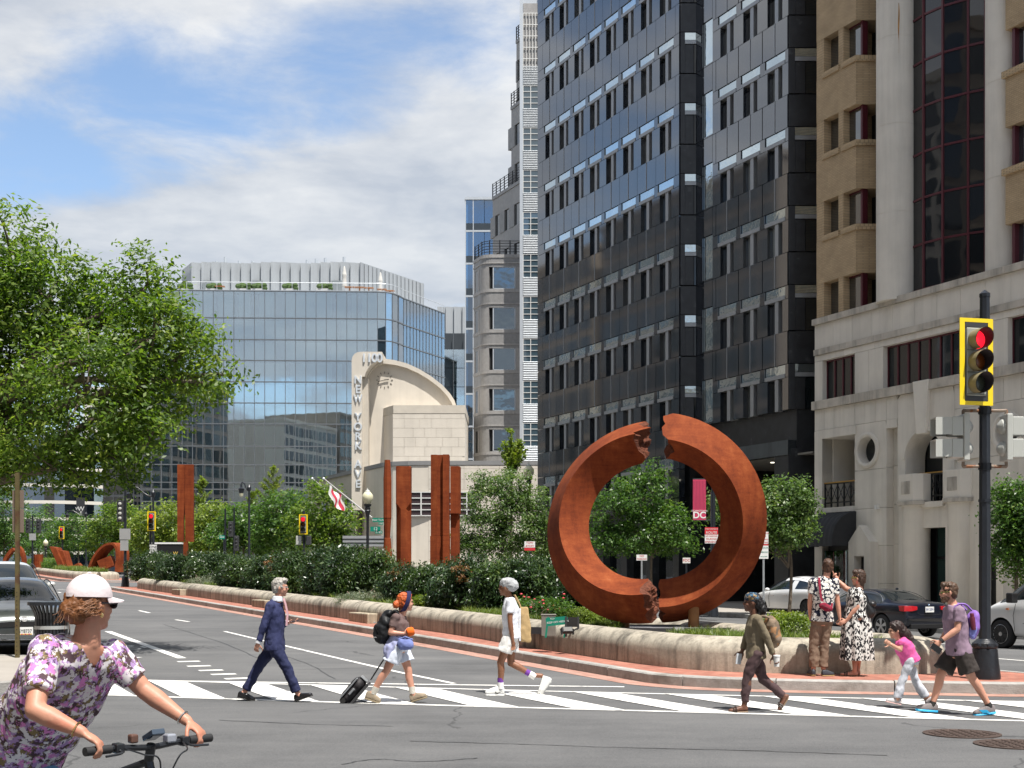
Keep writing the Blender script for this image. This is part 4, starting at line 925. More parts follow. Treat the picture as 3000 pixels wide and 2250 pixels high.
# ------------------------------------------------------------------ glass hotel
def hotel():
    bx, by, base = -36., 195., 3.; T = thing('glass_hotel', 'blue glass hotel with curtained windows, rounded corner and roof terrace', 'building', (bx, by, base))
    X = lambda x, Y=195.: (x-CX)/F*Y-bx
    Zp = lambda y, Y=195.: CH+(HY-y)/F*Y-base
    pts = [(X(418), -.9), (X(1105), 0.4)]
    # plan polyline: front, rounded corner, right-hand side
    cor = [(X(1105), .4), (X(1128), .75), (X(1148, 196.2), 1.4), (X(1166, 197.6), 2.9), (X(1181, 199.5), 4.9)]
    end = (X(1302, 211.5), 16.5)
    levels = [Zp(y) for y in (1470, 1434, 1414, 1362, 1308, 1242.5, 1181.5, 1119.5, 1057, 996, 932.8, 853.7)]
    levels = [-1.5, 4., 7.6]+levels
    pane = cbox('glass_pane', seeglass('hotel_glass', (.80, .90, .92), .40, .05, .35, (.86, .93, .98))); cur = []
    for i, c in enumerate(((.82, .85, .83), (.68, .73, .71), (.50, .56, .55))):
        def fn(N, L, p, ma, nt, c=c):
            tc = N('ShaderNodeTexCoord'); wv = N('ShaderNodeTexWave'); wv.inputs['Scale'].default_value = 2.6; wv.inputs['Distortion'].default_value = 1.6; wv.inputs['Detail'].default_value = 2; L(tc.outputs['Object'], wv.inputs['Vector'])
            L(ramp(N, L, wv.outputs['Fac'], [(0, tuple(v*.72 for v in c)), (1, c)]), p.inputs['Base Color']); p.inputs['Roughness'].default_value = .9
        cur.append(cbox('curtain', mat_nodes('hotel_curtain_%d' % i, fn)))
    dark = cbox('room', M_VOID); bar = cbox('mullion', mat('dark_mullion', (.15, .165, .18), .4, .3))
    rr = random.Random(11)
    PB, CB = B(), B()
    def run(a, b, n, lv0=0, md=.16, joined=False):
        (xa, ya), (xb, yb) = a, b; an = math.atan2(yb-ya, xb-xa); ln = math.hypot(xb-xa, yb-ya)/n; nx, ny = math.sin(an), -math.cos(an)
        for i in range(n):
            cxp, cyp = xa+(xb-xa)*(i+.5)/n, ya+(yb-ya)*(i+.5)/n
            new_obj('mullion', bar, T, (xa+(xb-xa)*i/n+nx*.05, ya+(yb-ya)*i/n+ny*.05, levels[-1]/2-.75), (0, 0, an), (.07, md, levels[-1]+1.5))
            for j in range(lv0, len(levels)-1):
                z0, z1 = levels[j], levels[j+1]; rest = joined or j < 4; ca, sa = math.cos(an), math.sin(an)
                if rest: PB.obox((cxp, cyp, (z0+z1)/2), (ca*(ln-.06)/2, sa*(ln-.06)/2, 0), (-sa*.015, ca*.015, 0), (0, 0, (z1-z0-.1)/2))
                else: new_obj('glass_pane', pane, T, (cxp, cyp, (z0+z1)/2), (0, 0, an), (ln-.06, .03, z1-z0-.10))
                if rr.random() < (.92 if j > 6 else .5):
                    w = ln*rr.choice((1, 1, 1, .55))
                    if rest: CB.obox((cxp-nx*.35, cyp-ny*.35, (z0+z1)/2-.1), (ca*w*.48, sa*w*.48, 0), (-sa*.02, ca*.02, 0), (0, 0, (z1-z0-.45)/2))
                    else: new_obj('curtain', rr.choice(cur), T, (cxp-nx*.35-(ln-w)/2*rr.choice((-1, 1)), cyp-ny*.35, (z0+z1)/2-.1), (0, 0, an), (w*.97, .04, z1-z0-.45))
    def bands(a, b):
        (xa, ya), (xb, yb) = a, b; an = math.atan2(yb-ya, xb-xa); nx, ny = math.sin(an), -math.cos(an)
        for z in levels: new_obj('floor_edge', bar, T, ((xa+xb)/2, (ya+yb)/2, z), (0, 0, an), (math.hypot(xb-xa, yb-ya), .3, .14))
    run(pts[0], pts[1], 23); bands(*pts)
    for a, b in zip(cor, cor[1:]): run(a, b, 1); bands(a, b)
    run(cor[-1], end, 13, 0, .05, True); bands(cor[-1], end)
    core = [(pts[0][0], pts[0][1]+1.), (pts[1][0]-.3, 1.5), (cor[2][0]-.8, cor[2][1]+.8), (cor[4][0]-.9, cor[4][1]+.3), (end[0]-.7, end[1]), (end[0]-4, 30), (pts[0][0], 30)]
    B().prism(core, -2, levels[-1]-.1).build('core_wall', mat('hotel_interior', (.035, .045, .055), .8, var=.3, vs=.3), T)
    # roof terrace: slab, rail, screen of folded metal
    roof = B().prism([(pts[0][0], pts[0][1]), pts[1], *cor[1:], end, (end[0]-4, 30), (pts[0][0], 30)], levels[-1]-.05, levels[-1]+.15).build('roof_slab', M_ALU, T)
    rl = B(); zr = levels[-1]+.15; P = [Vector((x, y+.15, zr)) for x, y in [pts[0], pts[1], *cor[1:], end]]
    rl.tube([p+Vector((0, 0, 1.15)) for p in P], .05, 5)
    for p in resample(P, 2.2): rl.box(p.x-.03, p.x+.03, p.y-.03, p.y+.03, zr, zr+1.15)
    rl.build('terrace_rail', M_ALU, T)
    Ys = 203.; zt = CH+(HY-768)/F*Ys-base; xs = lambda u: (450+u/2.212-CX)/F*Ys-bx; PL_ = []; n = 17
    fold = mat('folded_metal', (.34, .36, .375), .5, .2, var=.06, vs=.5, streak=.15)
    fr = [(xs(165)-.6, 13.)]+[(xs(245), 8.)]
    for i in range(n):
        xa, xb = xs(245)+(xs(1340)-xs(245))*i/n, xs(245)+(xs(1340)-xs(245))*(i+1)/n; B().prism([(xa, 8.), (xb, 8.55), (xb, 9), (xa, 9)], zr, zt+.1*math.sin(i)).build('screen_fold', fold, T)
    for i in range(8):
        xa, ya = xs(165)-.8+(xs(245)-xs(165)+.8)*i/8, 13-5*i/8; B().prism([(xa, ya), (xa+.55, ya-.35), (xa+1.2, ya+1), (xa+.4, ya+1.4)], zr, zt).build('screen_fold', fold, T)
    for i in range(16):
        t = i/16; xa, ya = xs(1340)+8.8*t, 8.+15*t; B().prism([(xa, ya), (xa+.35, ya+.5), (xa+.5, ya+1.1), (xa-.3, ya+1.2)], zr, zt-.0).build('screen_fold', fold, T)
    B().prism([(xs(165)+.5, 13.5), (xs(245)+1, 9.2), (xs(1340)-.5, 9.2), (xs(1340)+8., 24), (xs(165), 24)], zr, zt-.3).build('penthouse', fold, T)
    for u, h in ((380, 1.2), (437, 2.), (530, 1.2), (618, 1.2), (975, 1.4), (1035, 1.6), (1095, 1.8), (1218, 2.)): B().cone((xs(u), 11, zt-.5), (xs(u), 11, zt+h*.75), .22, .22, 8).build('roof_flue', M_ALU, T)
    for u in (320, 640, 1155): B().box(xs(u), xs(u)+1.6, 7.85, 8.05, zr, zr+3.2).build('terrace_door', mat('terrace_door', (.18, .2, .21), .6), T)
    # neighbouring right block of the hotel further back
    X2 = lambda x: (x-CX)/F*235-bx
    for i in range(5):
        a, b_ = X2(1296)+i*1.95, X2(1296)+(i+1)*1.95
        for j in range(12):
            z0 = -1+j*3.35; PB.box(a+.03, b_-.03, 40, 40.04, z0, z0+3.25)
        piece(bar, 'mullion', T, a-.04, a+.04, 39.9, 40, -1, CH+(HY-975)/F*235-base)
    PB.build('glass_panes', pane.materials[0], T)['kind'] = 'stuff'; CB.build('curtains', cur[1].materials[0], T)['kind'] = 'stuff'
    B().box(X2(1290), X2(1296)+10, 40.5, 60, -1, CH+(HY-975)/F*235-base).build('rear_core', MATS['hotel_interior'], T)
    for i in range(5): B().prism([(X2(1280)+i*1.5, 41), (X2(1280)+(i+1)*1.5, 41.4), (X2(1280)+(i+1)*1.5, 44), (X2(1280)+i*1.5, 44)], 0, CH+(HY-898)/F*236-base).build('screen_fold', fold, T)
    return zr+base, bx, by
ZR, HX, HYY = hotel()
# roof-terrace furniture of the hotel (small in the photograph)
def terrace():
    Xr = lambda u, Y: (450+u/2.212-CX)/F*Y
    wood = mat('teak', (.30, .13, .05), .6); canvas = mat('canvas', (.50, .49, .46), .9); leaf = mat('planter_shrub', (.05, .09, .02), .8, var=.6, vs=6, bump=1, bs=5); pot = mat('planter_grey', (.4, .4, .39), .8)
    um = thing('folded_parasol', 'closed grey parasol on the glass hotel roof terrace', 'parasol', (Xr(1236, 199), 199, ZR), 0, 'closed parasols on the hotel roof')
    B().tube([(0, 0, 0), (0, 0, 4.6)], .05, 6).build('pole', M_ALU, um); B().lathe([(.12, 1.3), (.38, 1.5), (.3, 2.6), (.36, 3.2), (.12, 4.4), (.02, 4.5)], n=9).build('canopy', canvas, um)
    um['label'] = 'closed grey parasol before the ribbed screen on the glass hotel roof'; copy_tree(um, (Xr(1470, 203), 203, ZR), None, 'closed grey parasol at the receding corner of the glass hotel roof');
    tb = thing('terrace_table', 'small teak table on the glass hotel roof terrace', 'table', (Xr(1270, 197.5), 197.5, ZR), 0, 'teak tables on the hotel roof')
    B().box(-.7, .7, -.4, .4, .95, 1.05).build('table_top', wood, tb); B().box(-.08, .08, -.08, .08, 0, .95).build('leg', wood, tb)
    for u, Y in ((1335, 197.6), (1395, 198), (1480, 199), (1532, 200), (430, 197)): copy_tree(tb, (Xr(u, Y), Y, ZR))
    sb = thing('planter_shrub', 'clipped round shrub in a grey planter on the hotel roof', 'plant', (Xr(388, 197.3), 197.3, ZR), 0, 'potted shrubs on the hotel roof')
    B().box(-1.1, 1.1, -.4, .4, 0, .7).build('planter', pot, sb); b = B()
    for i in range(26):
        r2 = random.Random(i); b.ell((r2.uniform(-1, 1), r2.uniform(-.3, .3), 1.0+r2.uniform(-.2, .35)), (.4, .4, .36), 6)
    b.build('foliage', leaf, sb)
    for u in (578, 680, 880, 1105, 200): copy_tree(sb, (Xr(u, 197.3), 197.3, ZR))
terrace()
# ------------------------------------------------------------------ far buildings at the end of the avenue and the unseen side of the street
def block_building(name, label, x, y, rz, w, d, h, cols, rows, mw, mg, ww=.62, wh=.58, z0=0., base=0., bands=False):
    T = thing(name, label, 'building', (x, y, base), rz)
    B().box(0, w, -d, 0, -1.5, h).build('wall', mw, T); B().box(-.2, w+.2, -d-.2, .25, h-.5, h+.15).build('cornice', mw, T)
    pm_ = cbox('window_pane', mg); fm = cbox('window_surround', mw)
    cw, rh = w/cols, (h-z0-1)/rows
    for i in range(cols):
        for j in range(rows):
            xc, zc = (i+.5)*cw, z0+(j+.5)*rh; piece(pm_, 'window', T, xc-cw*ww/2, xc+cw*ww/2, -.05, .03, zc-rh*wh/2, zc+rh*wh/2)
            if bands: piece(fm, 'window_sill', T, xc-cw*ww/2-.1, xc+cw*ww/2+.1, -.02, .14, zc-rh*wh/2-.14, zc-rh*wh/2)
    return T
M_PALE = mat('pale_stone', (.58, .55, .49), .85, var=.06, vs=.3); M_CREAM = mat('cream_stone', (.46, .39, .31), .85, var=.08, vs=.2); M_TANW = mat('warm_concrete', (.27, .235, .20), .85, var=.08, vs=.2)
M_FARG = glassmat('far_glass', (.05, .065, .07), 1.9, .04)
Y = 330.; block_building('stone_building', 'pale stone building with square dark windows far down the avenue', (245-CX)/F*Y, Y, math.pi*0, 22, 30, 46, 5, 14, M_PALE, M_FARG, .5, .55, base=3)
bpy.data.objects['stone_building'].rotation_euler = (0, 0, math.pi); bpy.data.objects['stone_building'].location.x += 22
block_building('glass_block', 'dark glass block seen between the big tree and the hotel', (452-CX)/F*232, 232, math.pi, 9, 20, 27, 5, 8, mat('dark_frame', (.06, .065, .07), .5), seeglass('block_glass', (.1, .16, .18), .25), .9, .86, base=3)
def round_glass():
    Y = 285.; cx_ = (110-CX)/F*Y; T = thing('curved_glass_building', 'curved glass building with white floor bands far down the avenue', 'building', (cx_, Y+14, 3)); r = 16
    for k in range(8):
        z = k*3.6; B().lathe([(r+.25, z), (r+.25, z+.7), (r-1, z+.7), (r-1, z)], n=48).build('floor_band', M_PALE, T)
        B().lathe([(r, z+.7), (r, z+3.6)], n=48).build('glass_ring', seeglass('round_glass', (.3, .45, .5), .25), T)
    B().lathe([(r-2, -1), (r-2, 29)], n=32).build('core_wall', MATS['hotel_interior'], T)
round_glass()
sg = thing('banner_sign', 'dark vertical banner with white letters far down the avenue', 'sign', PT(236, 1508, 240), 0)
B().box(-.75, .75, -.1, .1, 0, 3.1).build('banner', mat('banner_black', (.02, .022, .025), .6), sg);
for ch, z, x, sz in (('W', 1.05, .12, 1.15), ('W', 1.1, -.55, .7), ('E', .35, .15, .8)): text_on(ch, sz, M_WHITEF, sg, (x, -.12, z), (R(90), 0, 0), .01)
# the other side of the avenue and of the crossing: out of the frame, but mirrored in the polished stone and glass
for i, (s0, w, h, mw) in enumerate(((-30, 34, 38, M_CREAM), (6, 30, 41, M_TANW), (38, 26, 36, M_PALE), (88, 34, 40, M_TANW), (124, 40, 38, M_CREAM))):
    lab = ['cream stone office block across the avenue beside the crossing', 'warm concrete office block across the avenue behind the street trees', 'pale stone office block across the avenue at the next corner', 'warm concrete block across the avenue beyond the cross street', 'cream stone block farthest down the other side of the avenue'][i]
    x, y = W(s0+w, -21.5); block_building('office_block', lab, x, y, ROT+math.pi, w, 22, h+3, 11, 11, mw, M_FARG, .78, .74, 4., base=gz(x, y)-.5)
block_building('museum_building', 'classical pale stone building facing the crossing from the other side', -38, -46, 0, 84, 24, 26, 14, 5, M_PALE, M_FARG, .42, .6, 3.)
# ------------------------------------------------------------------ weathering-steel sculptures
def corten(N, L, p, ma, nt):
    tc = N('ShaderNodeTexCoord'); pos = tc.outputs['Object']
    def noise(sc, det=6, ro=.6, vec=None):
        n = N('ShaderNodeTexNoise'); n.inputs['Scale'].default_value = sc; n.inputs['Detail'].default_value = det; n.inputs['Roughness'].default_value = ro; L(vec or pos, n.inputs['Vector']); return n.outputs[0]
    mp = N('ShaderNodeMapping'); mp.inputs['Scale'].default_value = (5, 5, .5); L(pos, mp.inputs[0])
    mq = N('ShaderNodeMapping'); mq.inputs['Scale'].default_value = (.9, 9, 14); mq.inputs['Rotation'].default_value = (.3, .5, .2); L(pos, mq.inputs[0])
    f = ma('ADD', ma('MULTIPLY', noise(1.3, 8, .68), .62), ma('ADD', ma('MULTIPLY', noise(40, 3, .7), .22), ma('ADD', ma('MULTIPLY', noise(1., 6, .68, mp.outputs[0]), .42), ma('MULTIPLY', ma('SUBTRACT', noise(1., 4, .7, mq.outputs[0]), .5), .30)))); f = ma('SUBTRACT', f, .09)
    c = ramp(N, L, f, [(.30, (.075, .015, .006)), (.44, (.14, .029, .010)), (.56, (.20, .044, .0135)), (.68, (.26, .067, .021)), (.86, (.36, .15, .075))])
    L(c, p.inputs['Base Color']); p.inputs['Roughness'].default_value = .8; p.inputs['Specular IOR Level'].default_value = .15
    b = N('ShaderNodeBump'); b.inputs['Strength'].default_value = .25; b.inputs['Distance'].default_value = .01; L(noise(60, 4, .7), b.inputs['Height']); L(b.outputs[0], p.inputs['Normal'])
M_COR = mat_nodes('weathering_steel', corten)
M_BRK = mat('torn_rust', (.125, .036, .016), .9, var=.5, vs=14, bump=1., bs=28, bdist=.04)
def ring_half(name, label, cx, cz, yaw, tilt, a0, a1, loc_y, post_x, seed, Ro=2.20, hw=.52, roll=0.):
    bx, by = cx, loc_y; zb = gz(bx, by)+.6; T = thing(name, label, 'sculpture', (bx, by, zb))
    Rm, Ri = Ro-.47, Ro-.94; na = 84; sec = []
    corners = [(Ri, 0), (Rm, hw), (Ro, 0), (Rm, -.34)]; K = 7
    for i in range(4):
        for k in range(K): t = k/K; sec.append((corners[i][0]*(1-t)+corners[(i+1) % 4][0]*t, corners[i][1]*(1-t)+corners[(i+1) % 4][1]*t))
    M = Matrix.Rotation(yaw, 3, 'Z') @ Matrix.Rotation(tilt, 3, 'X'); C = Vector((0, 0, cz-zb)); rr = random.Random(seed)
    def pt(r, w, a): return C+M@Vector((r*math.cos(a), -w, r*math.sin(a)))
    jag0 = [mnoise.noise((s[0]*2.3+seed, s[1]*2.9, 1))*.20+mnoise.noise((s[0]*7+seed, s[1]*8, 1))*.09 for s in sec]; jag1 = [mnoise.noise((s[0]*2.3+seed, s[1]*2.9, 7))*.09+mnoise.noise((s[0]*7+seed, s[1]*8, 4))*.05 for s in sec]
    rings = []
    for j in range(na+1):
        t = j/na; w0 = max(0, 1-t*9); w1 = max(0, 1-(1-t)*9); a = a0+(a1-a0)*t
        rings.append([pt(r, w, a+w0*jag0[i]+w1*jag1[i]) for i, (r, w) in enumerate(sec)])
    b = B(); b.rings(rings, caps=False); o = b.build('steel_arc', M_COR, T, smooth=True, angle=28)
    # torn ends: rough caps
    for e, (rg, jg, aa, sg) in enumerate(((rings[0], jag0, a0, -1), (rings[-1], jag1, a1, 1))):
        c = B(); n = len(sec); mid = (Rm, .05); vs = []; St = 6
        for k in range(St+1):
            t = k/St
            for i, (r, w) in enumerate(sec):
                r2, w2 = r*(1-t)+mid[0]*t, w*(1-t)+mid[1]*t; nz = mnoise.noise((r2*9+seed, w2*9, e*3))*.06+mnoise.noise((r2*21+seed, w2*21, e*3))*.035
                vs.append(pt(r2, w2, aa+jg[i]*(1-t)+(nz+.02*math.sin(math.pi*t))*(1 if k else 0)+sg*.05*math.sin(math.pi*min(1, t*1.3))))
        c.add(vs, [(k*n+i, k*n+(i+1) % n, (k+1)*n+(i+1) % n, (k+1)*n+i) for k in range(St) for i in range(n)]); c.build('torn_end', M_BRK, T, smooth=True, angle=20)
    px, pz = post_x
    B().cone((px-bx, .08, -.15), (px-bx, .08, pz), .115, .115, 24).build('support_post', mat('rusted_post', (.26, .12, .04), .7, var=.25, vs=6), T, smooth=True)
    return T
YR = 27.4; SCL = YR/F
ring_half('ring_sculpture', 'left half of the broken rust ring, its torn upper end pointing right', (1893-CX)*SCL, CH+(HY-1524)*SCL, R(-24), R(-15), R(96), R(277), YR, ((1829-CX)*SCL, .62), 3)
ring_half('ring_sculpture', 'right half of the broken rust ring, torn upper end rising to a peak', (1930-CX)*SCL, CH+(HY-1521)*SCL, R(-11), R(13), R(82), R(-89), YR+.12, ((2036-CX)*SCL, .5), 8, 2.22)
# gravel plinth under the ring
def plinth():
    cx_, cy_ = 2.75, YR+.1; ax_ = [(cx_+2.5*math.cos(a)*1.05, cy_+1.0*math.sin(a)) for a in [2*math.pi*i/40 for i in range(40)]]
    T = struct(new_obj('gravel_plinth', None, None, (0, 0, 0)))
    P = [Vector(p) for p in ax_]; z0 = gz(cx_, cy_)+.5
    rgs = []
    for i in range(41):
        p = P[i % 40]; d = (p-Vector((cx_, cy_))).normalized(); rgs.append([(p.x, p.y, z0), (p.x, p.y, z0+.14), (p.x-d.x*.03, p.y-d.y*.03, z0+.14), (p.x-d.x*.03, p.y-d.y*.03, z0)])
    B().rings(rgs, caps=False).build('steel_edging', mat('edging_steel', (.06, .062, .068), .5, .5), T)
    B().add([(p[0], p[1], z0+.115) for p in ax_], [tuple(range(40))]).build('gravel_bed', mat('grey_gravel', (.24, .24, .25), .9, var=.5, vs=40, bump=1., bs=60, bdist=.03), T)
plinth()
def column_sculptures():
    Y = 43.7; k = Y/F
    def at(x): return (x-CX)*k
    def z(y): return CH+(HY-y)*k
    u = lambda v: 700+v/2.765
    def base(x, yb): X = at(x); return (X, Y, z(yb))
    zb = z(1746)
    T = thing('column_sculpture', 'slender turned rust column tapering to an octagonal top', 'sculpture', (at(1135), Y, zb))
    h = lambda v: CH+(HY-1250-v/2.765)*k-zb; w = lambda px: px/2.765*k/2
    B().lathe([(w(82), 0), (w(92)*.97, h(1330)), (w(80), h(1195)), (w(79), h(1190)), (w(72), h(1075)), (w(66), h(1068)), (w(80), h(1062)), (w(76), h(1040)), (w(54), h(905)), (w(44), h(902))], n=28).build('turned_base', M_COR, T, smooth=True)
    B().lathe([(w(44), h(904)), (w(62), h(745)), (w(66), h(740)), (w(66), h(430)), (w(46), h(270))], n=8).build('octagonal_shaft', M_COR, T)
    T = thing('column_sculpture', 'square rust column with a notched chamfer at mid height', 'sculpture', (at(1181), Y+.3, z(1700)-.3)); zb = z(1700)-.3; W2 = w(120)
    oc = lambda c: [(-W2, -W2+c), (-W2+c, -W2), (W2-c, -W2), (W2, -W2+c), (W2, W2-c), (W2-c, W2), (-W2+c, W2), (-W2, W2-c)]
    f = lambda c, zz: [(x, y, zz) for x, y in oc(c)]
    B().rings([f(.02, h(620)-.0), f(.02, h(320)-.04), f(.05, h(318))]).build('upper_block', M_COR, T); B().rings([f(.16, h(1105)), f(.16, h(665)), f(.02, h(620))]).build('chamfered_shaft', M_COR, T); B().rings([[(x*1.15, y*1.15, 0) for x, y in oc(.1)], f(.1, h(1105))]).build('flared_foot', M_COR, T)
    T = thing('column_sculpture', 'tallest rust column, an upright folded beam with a vertical rib', 'sculpture', (at(1287), Y+.4, z(1700)-.3)); zb = z(1700)-.3
    xs = lambda v: w(v-1625)*2
    B().prism([(xs(1550), 0), (xs(1600), -.05), (xs(1600), .02), (xs(1650), .02), (xs(1650), -.12), (xs(1700), -.12), (xs(1700), .5), (xs(1550), .5)], h(880), h(218)).build('upper_beam', M_COR, T)
    B().prism([(xs(1545), -.03), (xs(1600), -.08), (xs(1600), 0), (xs(1650), 0), (xs(1650), -.17), (xs(1703), -.17), (xs(1703), .5), (xs(1545), .5)], -.1, h(880)-.008).build('lower_beam', M_COR, T)
    T = thing('column_sculpture', 'shorter rust column with an overhanging upper block beside the tallest one', 'sculpture', (at(1330), Y+.9, z(1700)-.3)); xs = lambda v: w(v-1741)*2
    B().prism([(xs(1702), -.1), (xs(1768), -.1), (xs(1783), .1), (xs(1783), .6), (xs(1702), .6)], h(693), h(303)).build('overhanging_block', M_COR, T); B().prism([(xs(1702), .06), (xs(1760), .06), (xs(1775), .2), (xs(1775), .6), (xs(1702), .6)], -.1, h(690)).build('shaft', M_COR, T)
column_sculptures()
def plate():
    Y = 71.; k = Y/F; X = (544-CX)*k; zb = CH+(HY-1640)*k-1.0; T = thing('plate_sculpture', 'tall flat rust slab with a central slit standing on a narrow stem', 'sculpture', (X, Y, zb)); z = lambda y: CH+(HY-y)*k-zb; hw = 23*k
    B().slab([(-hw, z(1587)), (-hw, z(1361)), (-.03, z(1361)), (-.03, z(1472)), (-.09, z(1520)), (-.09, z(1587))], 'y', -.12, .12).build('left_plate', M_COR, T); B().slab([(hw, z(1587)), (hw, z(1361)), (-.02, z(1361)), (-.02, z(1472)), (.0, z(1587))], 'y', -.09, .14).build('right_plate', M_COR, T)
    B().slab([(-.12, 0), (-.1, z(1587)-.01), (.12, z(1587)-.01), (.14, 0)], 'y', -.1, .1).build('stem', M_COR, T)
plate()
def far_sculptures():
    Y = 111.; k = Y/F; X = (318-CX)*k; zb = gz(X, Y)+.6; T = thing('loop_sculpture', 'rust steel band curled into an open loop on the far median', 'sculpture', (X, Y, zb))
    z = lambda y: CH+(HY-y)*k-zb
    path = [(-1.25, 0, 0), (-1.0, 0, .8), (-.55, 0, 1.6), (.0, 0, 2.15), (.5, 0, 2.36), (.9, 0, 2.3), (1.12, 0, 1.9), (1.18, 0, 1.2), (1.12, 0, .5), (1.1, 0, 0)]
    def band(path, w, th, T, nm, yo=0, skew=0):
        P = catmull(path, 8); rg = []
        for i, p in enumerate(P):
            d = (P[min(i+1, len(P)-1)]-P[max(i-1, 0)]).normalized(); n = Vector((-d.z, 0, d.x)); rg.append([p+n*th*a+Vector((skew*b_, w*b_, 0)) for a, b_ in ((-1, -1), (1, -1), (1, 1), (-1, 1))])
        B().rings(rg).build(nm, M_COR, T)
    band(path, .55, .09, T, 'curled_band', skew=.32); B().obox((-.15, .1, .75), (.55, 0, .22), (0, .5, 0), (-.16, 0, .4)).build('inner_block', M_COR, T); B().obox((-.55, .1, .35), (.5, 0, .3), (0, .4, 0), (-.1, 0, .16)).build('inner_block', M_COR, T)
    Y = 122.; k = Y/F; X = (196-CX)*k; zb = gz(X, Y)+.55; T = thing('wedge_sculpture', 'two tilted rust steel plates leaning apart on the far median', 'sculpture', (X, Y, zb))
    B().obox((-.55, 0, 1.0), (.28, .0, -.05), (.1, .5, 0), (-.5, 0, 1.15)).build('tall_plate', M_COR, T); B().obox((-.1, .3, .85), (.2, 0, -.03), (.1, .5, 0), (-.3, 0, .98)).build('tall_plate', M_COR, T); B().obox((.65, 0, .28), (.6, .0, .3), (0, .4, 0), (-.1, 0, .12)).build('low_plate', M_COR, T)
    Y = 128.; k = Y/F; X = (111-CX)*k; zb = gz(X, Y)+.5; T = thing('block_sculpture', 'upright curved rust slab half hidden behind the signal pole on the far median', 'sculpture', (X, Y, zb)); B().prism([(-.42, 0), (-.2, -.25), (.2, -.28), (.42, -.1), (.42, .3), (-.42, .3)], 0, 1.5).build('curved_slab', M_COR, T)
    Y = 134.; k = Y/F; X = (42-CX)*k; zb = gz(X, Y)+.5; T = thing('arch_sculpture', 'pair of bent rust blades forming an open arch far down the median', 'sculpture', (X, Y, zb))
    band([(-1.0, 0, 0), (-.85, 0, .9), (-.35, 0, 1.7), (.0, 0, 2.0)], .35, .16, T, 'bent_blade'); band([(1.0, 0, 0), (.98, 0, 1.0), (.75, 0, 1.8), (.45, 0, 2.2)], .35, .15, T, 'bent_blade'); band([(-1.9, 0, .5), (-1.5, 0, .3), (-1.2, 0, 0)], .3, .15, T, 'bent_blade')
far_sculptures()
# ------------------------------------------------------------------ signals, lamps, signs
M_POLE = mat('black_pole_paint', (.016, .019, .025), .32, 0, var=.2, vs=5, bump=.05, bs=30)
M_CHIP = mat('chipped_black_paint', (.014, .016, .02), .35, 0, var=.2, vs=8, bump=.5, bs=14, col2=(.20, .085, .035), c2=(.69, .72, 9))
M_YEL = mat('signal_yellow', (.82, .60, .01), .45, var=.04); M_HOUS = mat('signal_housing', (.30, .31, .27), .5, var=.06, vs=6); M_DHOUS = mat('dark_housing', (.035, .037, .04), .5, var=.1)
M_REDL = mat('red_signal_lens', (.9, .012, .03), .3, var=.25, vs=60, emis=.8); M_AMB = mat('amber_lens', (.20, .055, .01), .25, var=.12, vs=30); M_GRNL = mat('green_lens', (.07, .08, .06), .25, var=.1, vs=30)
M_VIS = mat('visor_tan', (.22, .19, .11), .5, var=.08); M_VISIN = mat('visor_inside', (.045, .035, .04), .7)
M_RPIPE = mat('rusty_pipe', (.22, .17, .13), .7, var=.3, vs=12, col2=(.20, .07, .02), c2=(.5, .6, 9)); M_GREYP = mat('light_grey_housing', (.42, .43, .40), .5, var=.05); M_SIGNW = mat('sign_white', (.74, .74, .72), .4, var=.02); M_SIGNB = mat('sign_back', (.42, .43, .43), .45, .4, var=.06); M_RED = mat('sign_red', (.55, .03, .04), .45, var=.03); M_GRN = mat('sign_green', (.0, .20, .13), .45, var=.03); M_BLK = mat('sign_black', (.015, .015, .015), .5, var=0); M_GALV = mat('galvanised', (.38, .40, .41), .45, .6, var=.12, vs=10)
def visor(b, c, r, ln, n=20, open_=.22):                 # tunnel visor along -y
    rg0, rg1 = [], []
    for i in range(n+1):
        a = -math.pi/2+open_*math.pi+(2*math.pi-2*open_*math.pi)*i/n*1.0; a = -math.pi/2+open_+(2*math.pi-2*open_)*i/n
        d = ln*(.62+.38*(.5+.5*math.sin(a)))
        rg0.append((c[0]+r*math.cos(a), c[1], c[2]+r*math.sin(a))); rg1.append((c[0]+r*math.cos(a), c[1]-d, c[2]+r*math.sin(a)))
    m = n+1; b.add(rg0+rg1, [(i, i+1, m+i+1, m+i) for i in range(n)])
    r2 = r-.008; q0 = [(c[0]+(p[0]-c[0])*r2/r, p[1], c[2]+(p[2]-c[2])*r2/r) for p in rg0]; q1 = [(c[0]+(p[0]-c[0])*r2/r, p[1], c[2]+(p[2]-c[2])*r2/r) for p in rg1]
    b.m(1).add(q0+q1, [(i, m+i, m+i+1, i+1) for i in range(n)]).m(0)
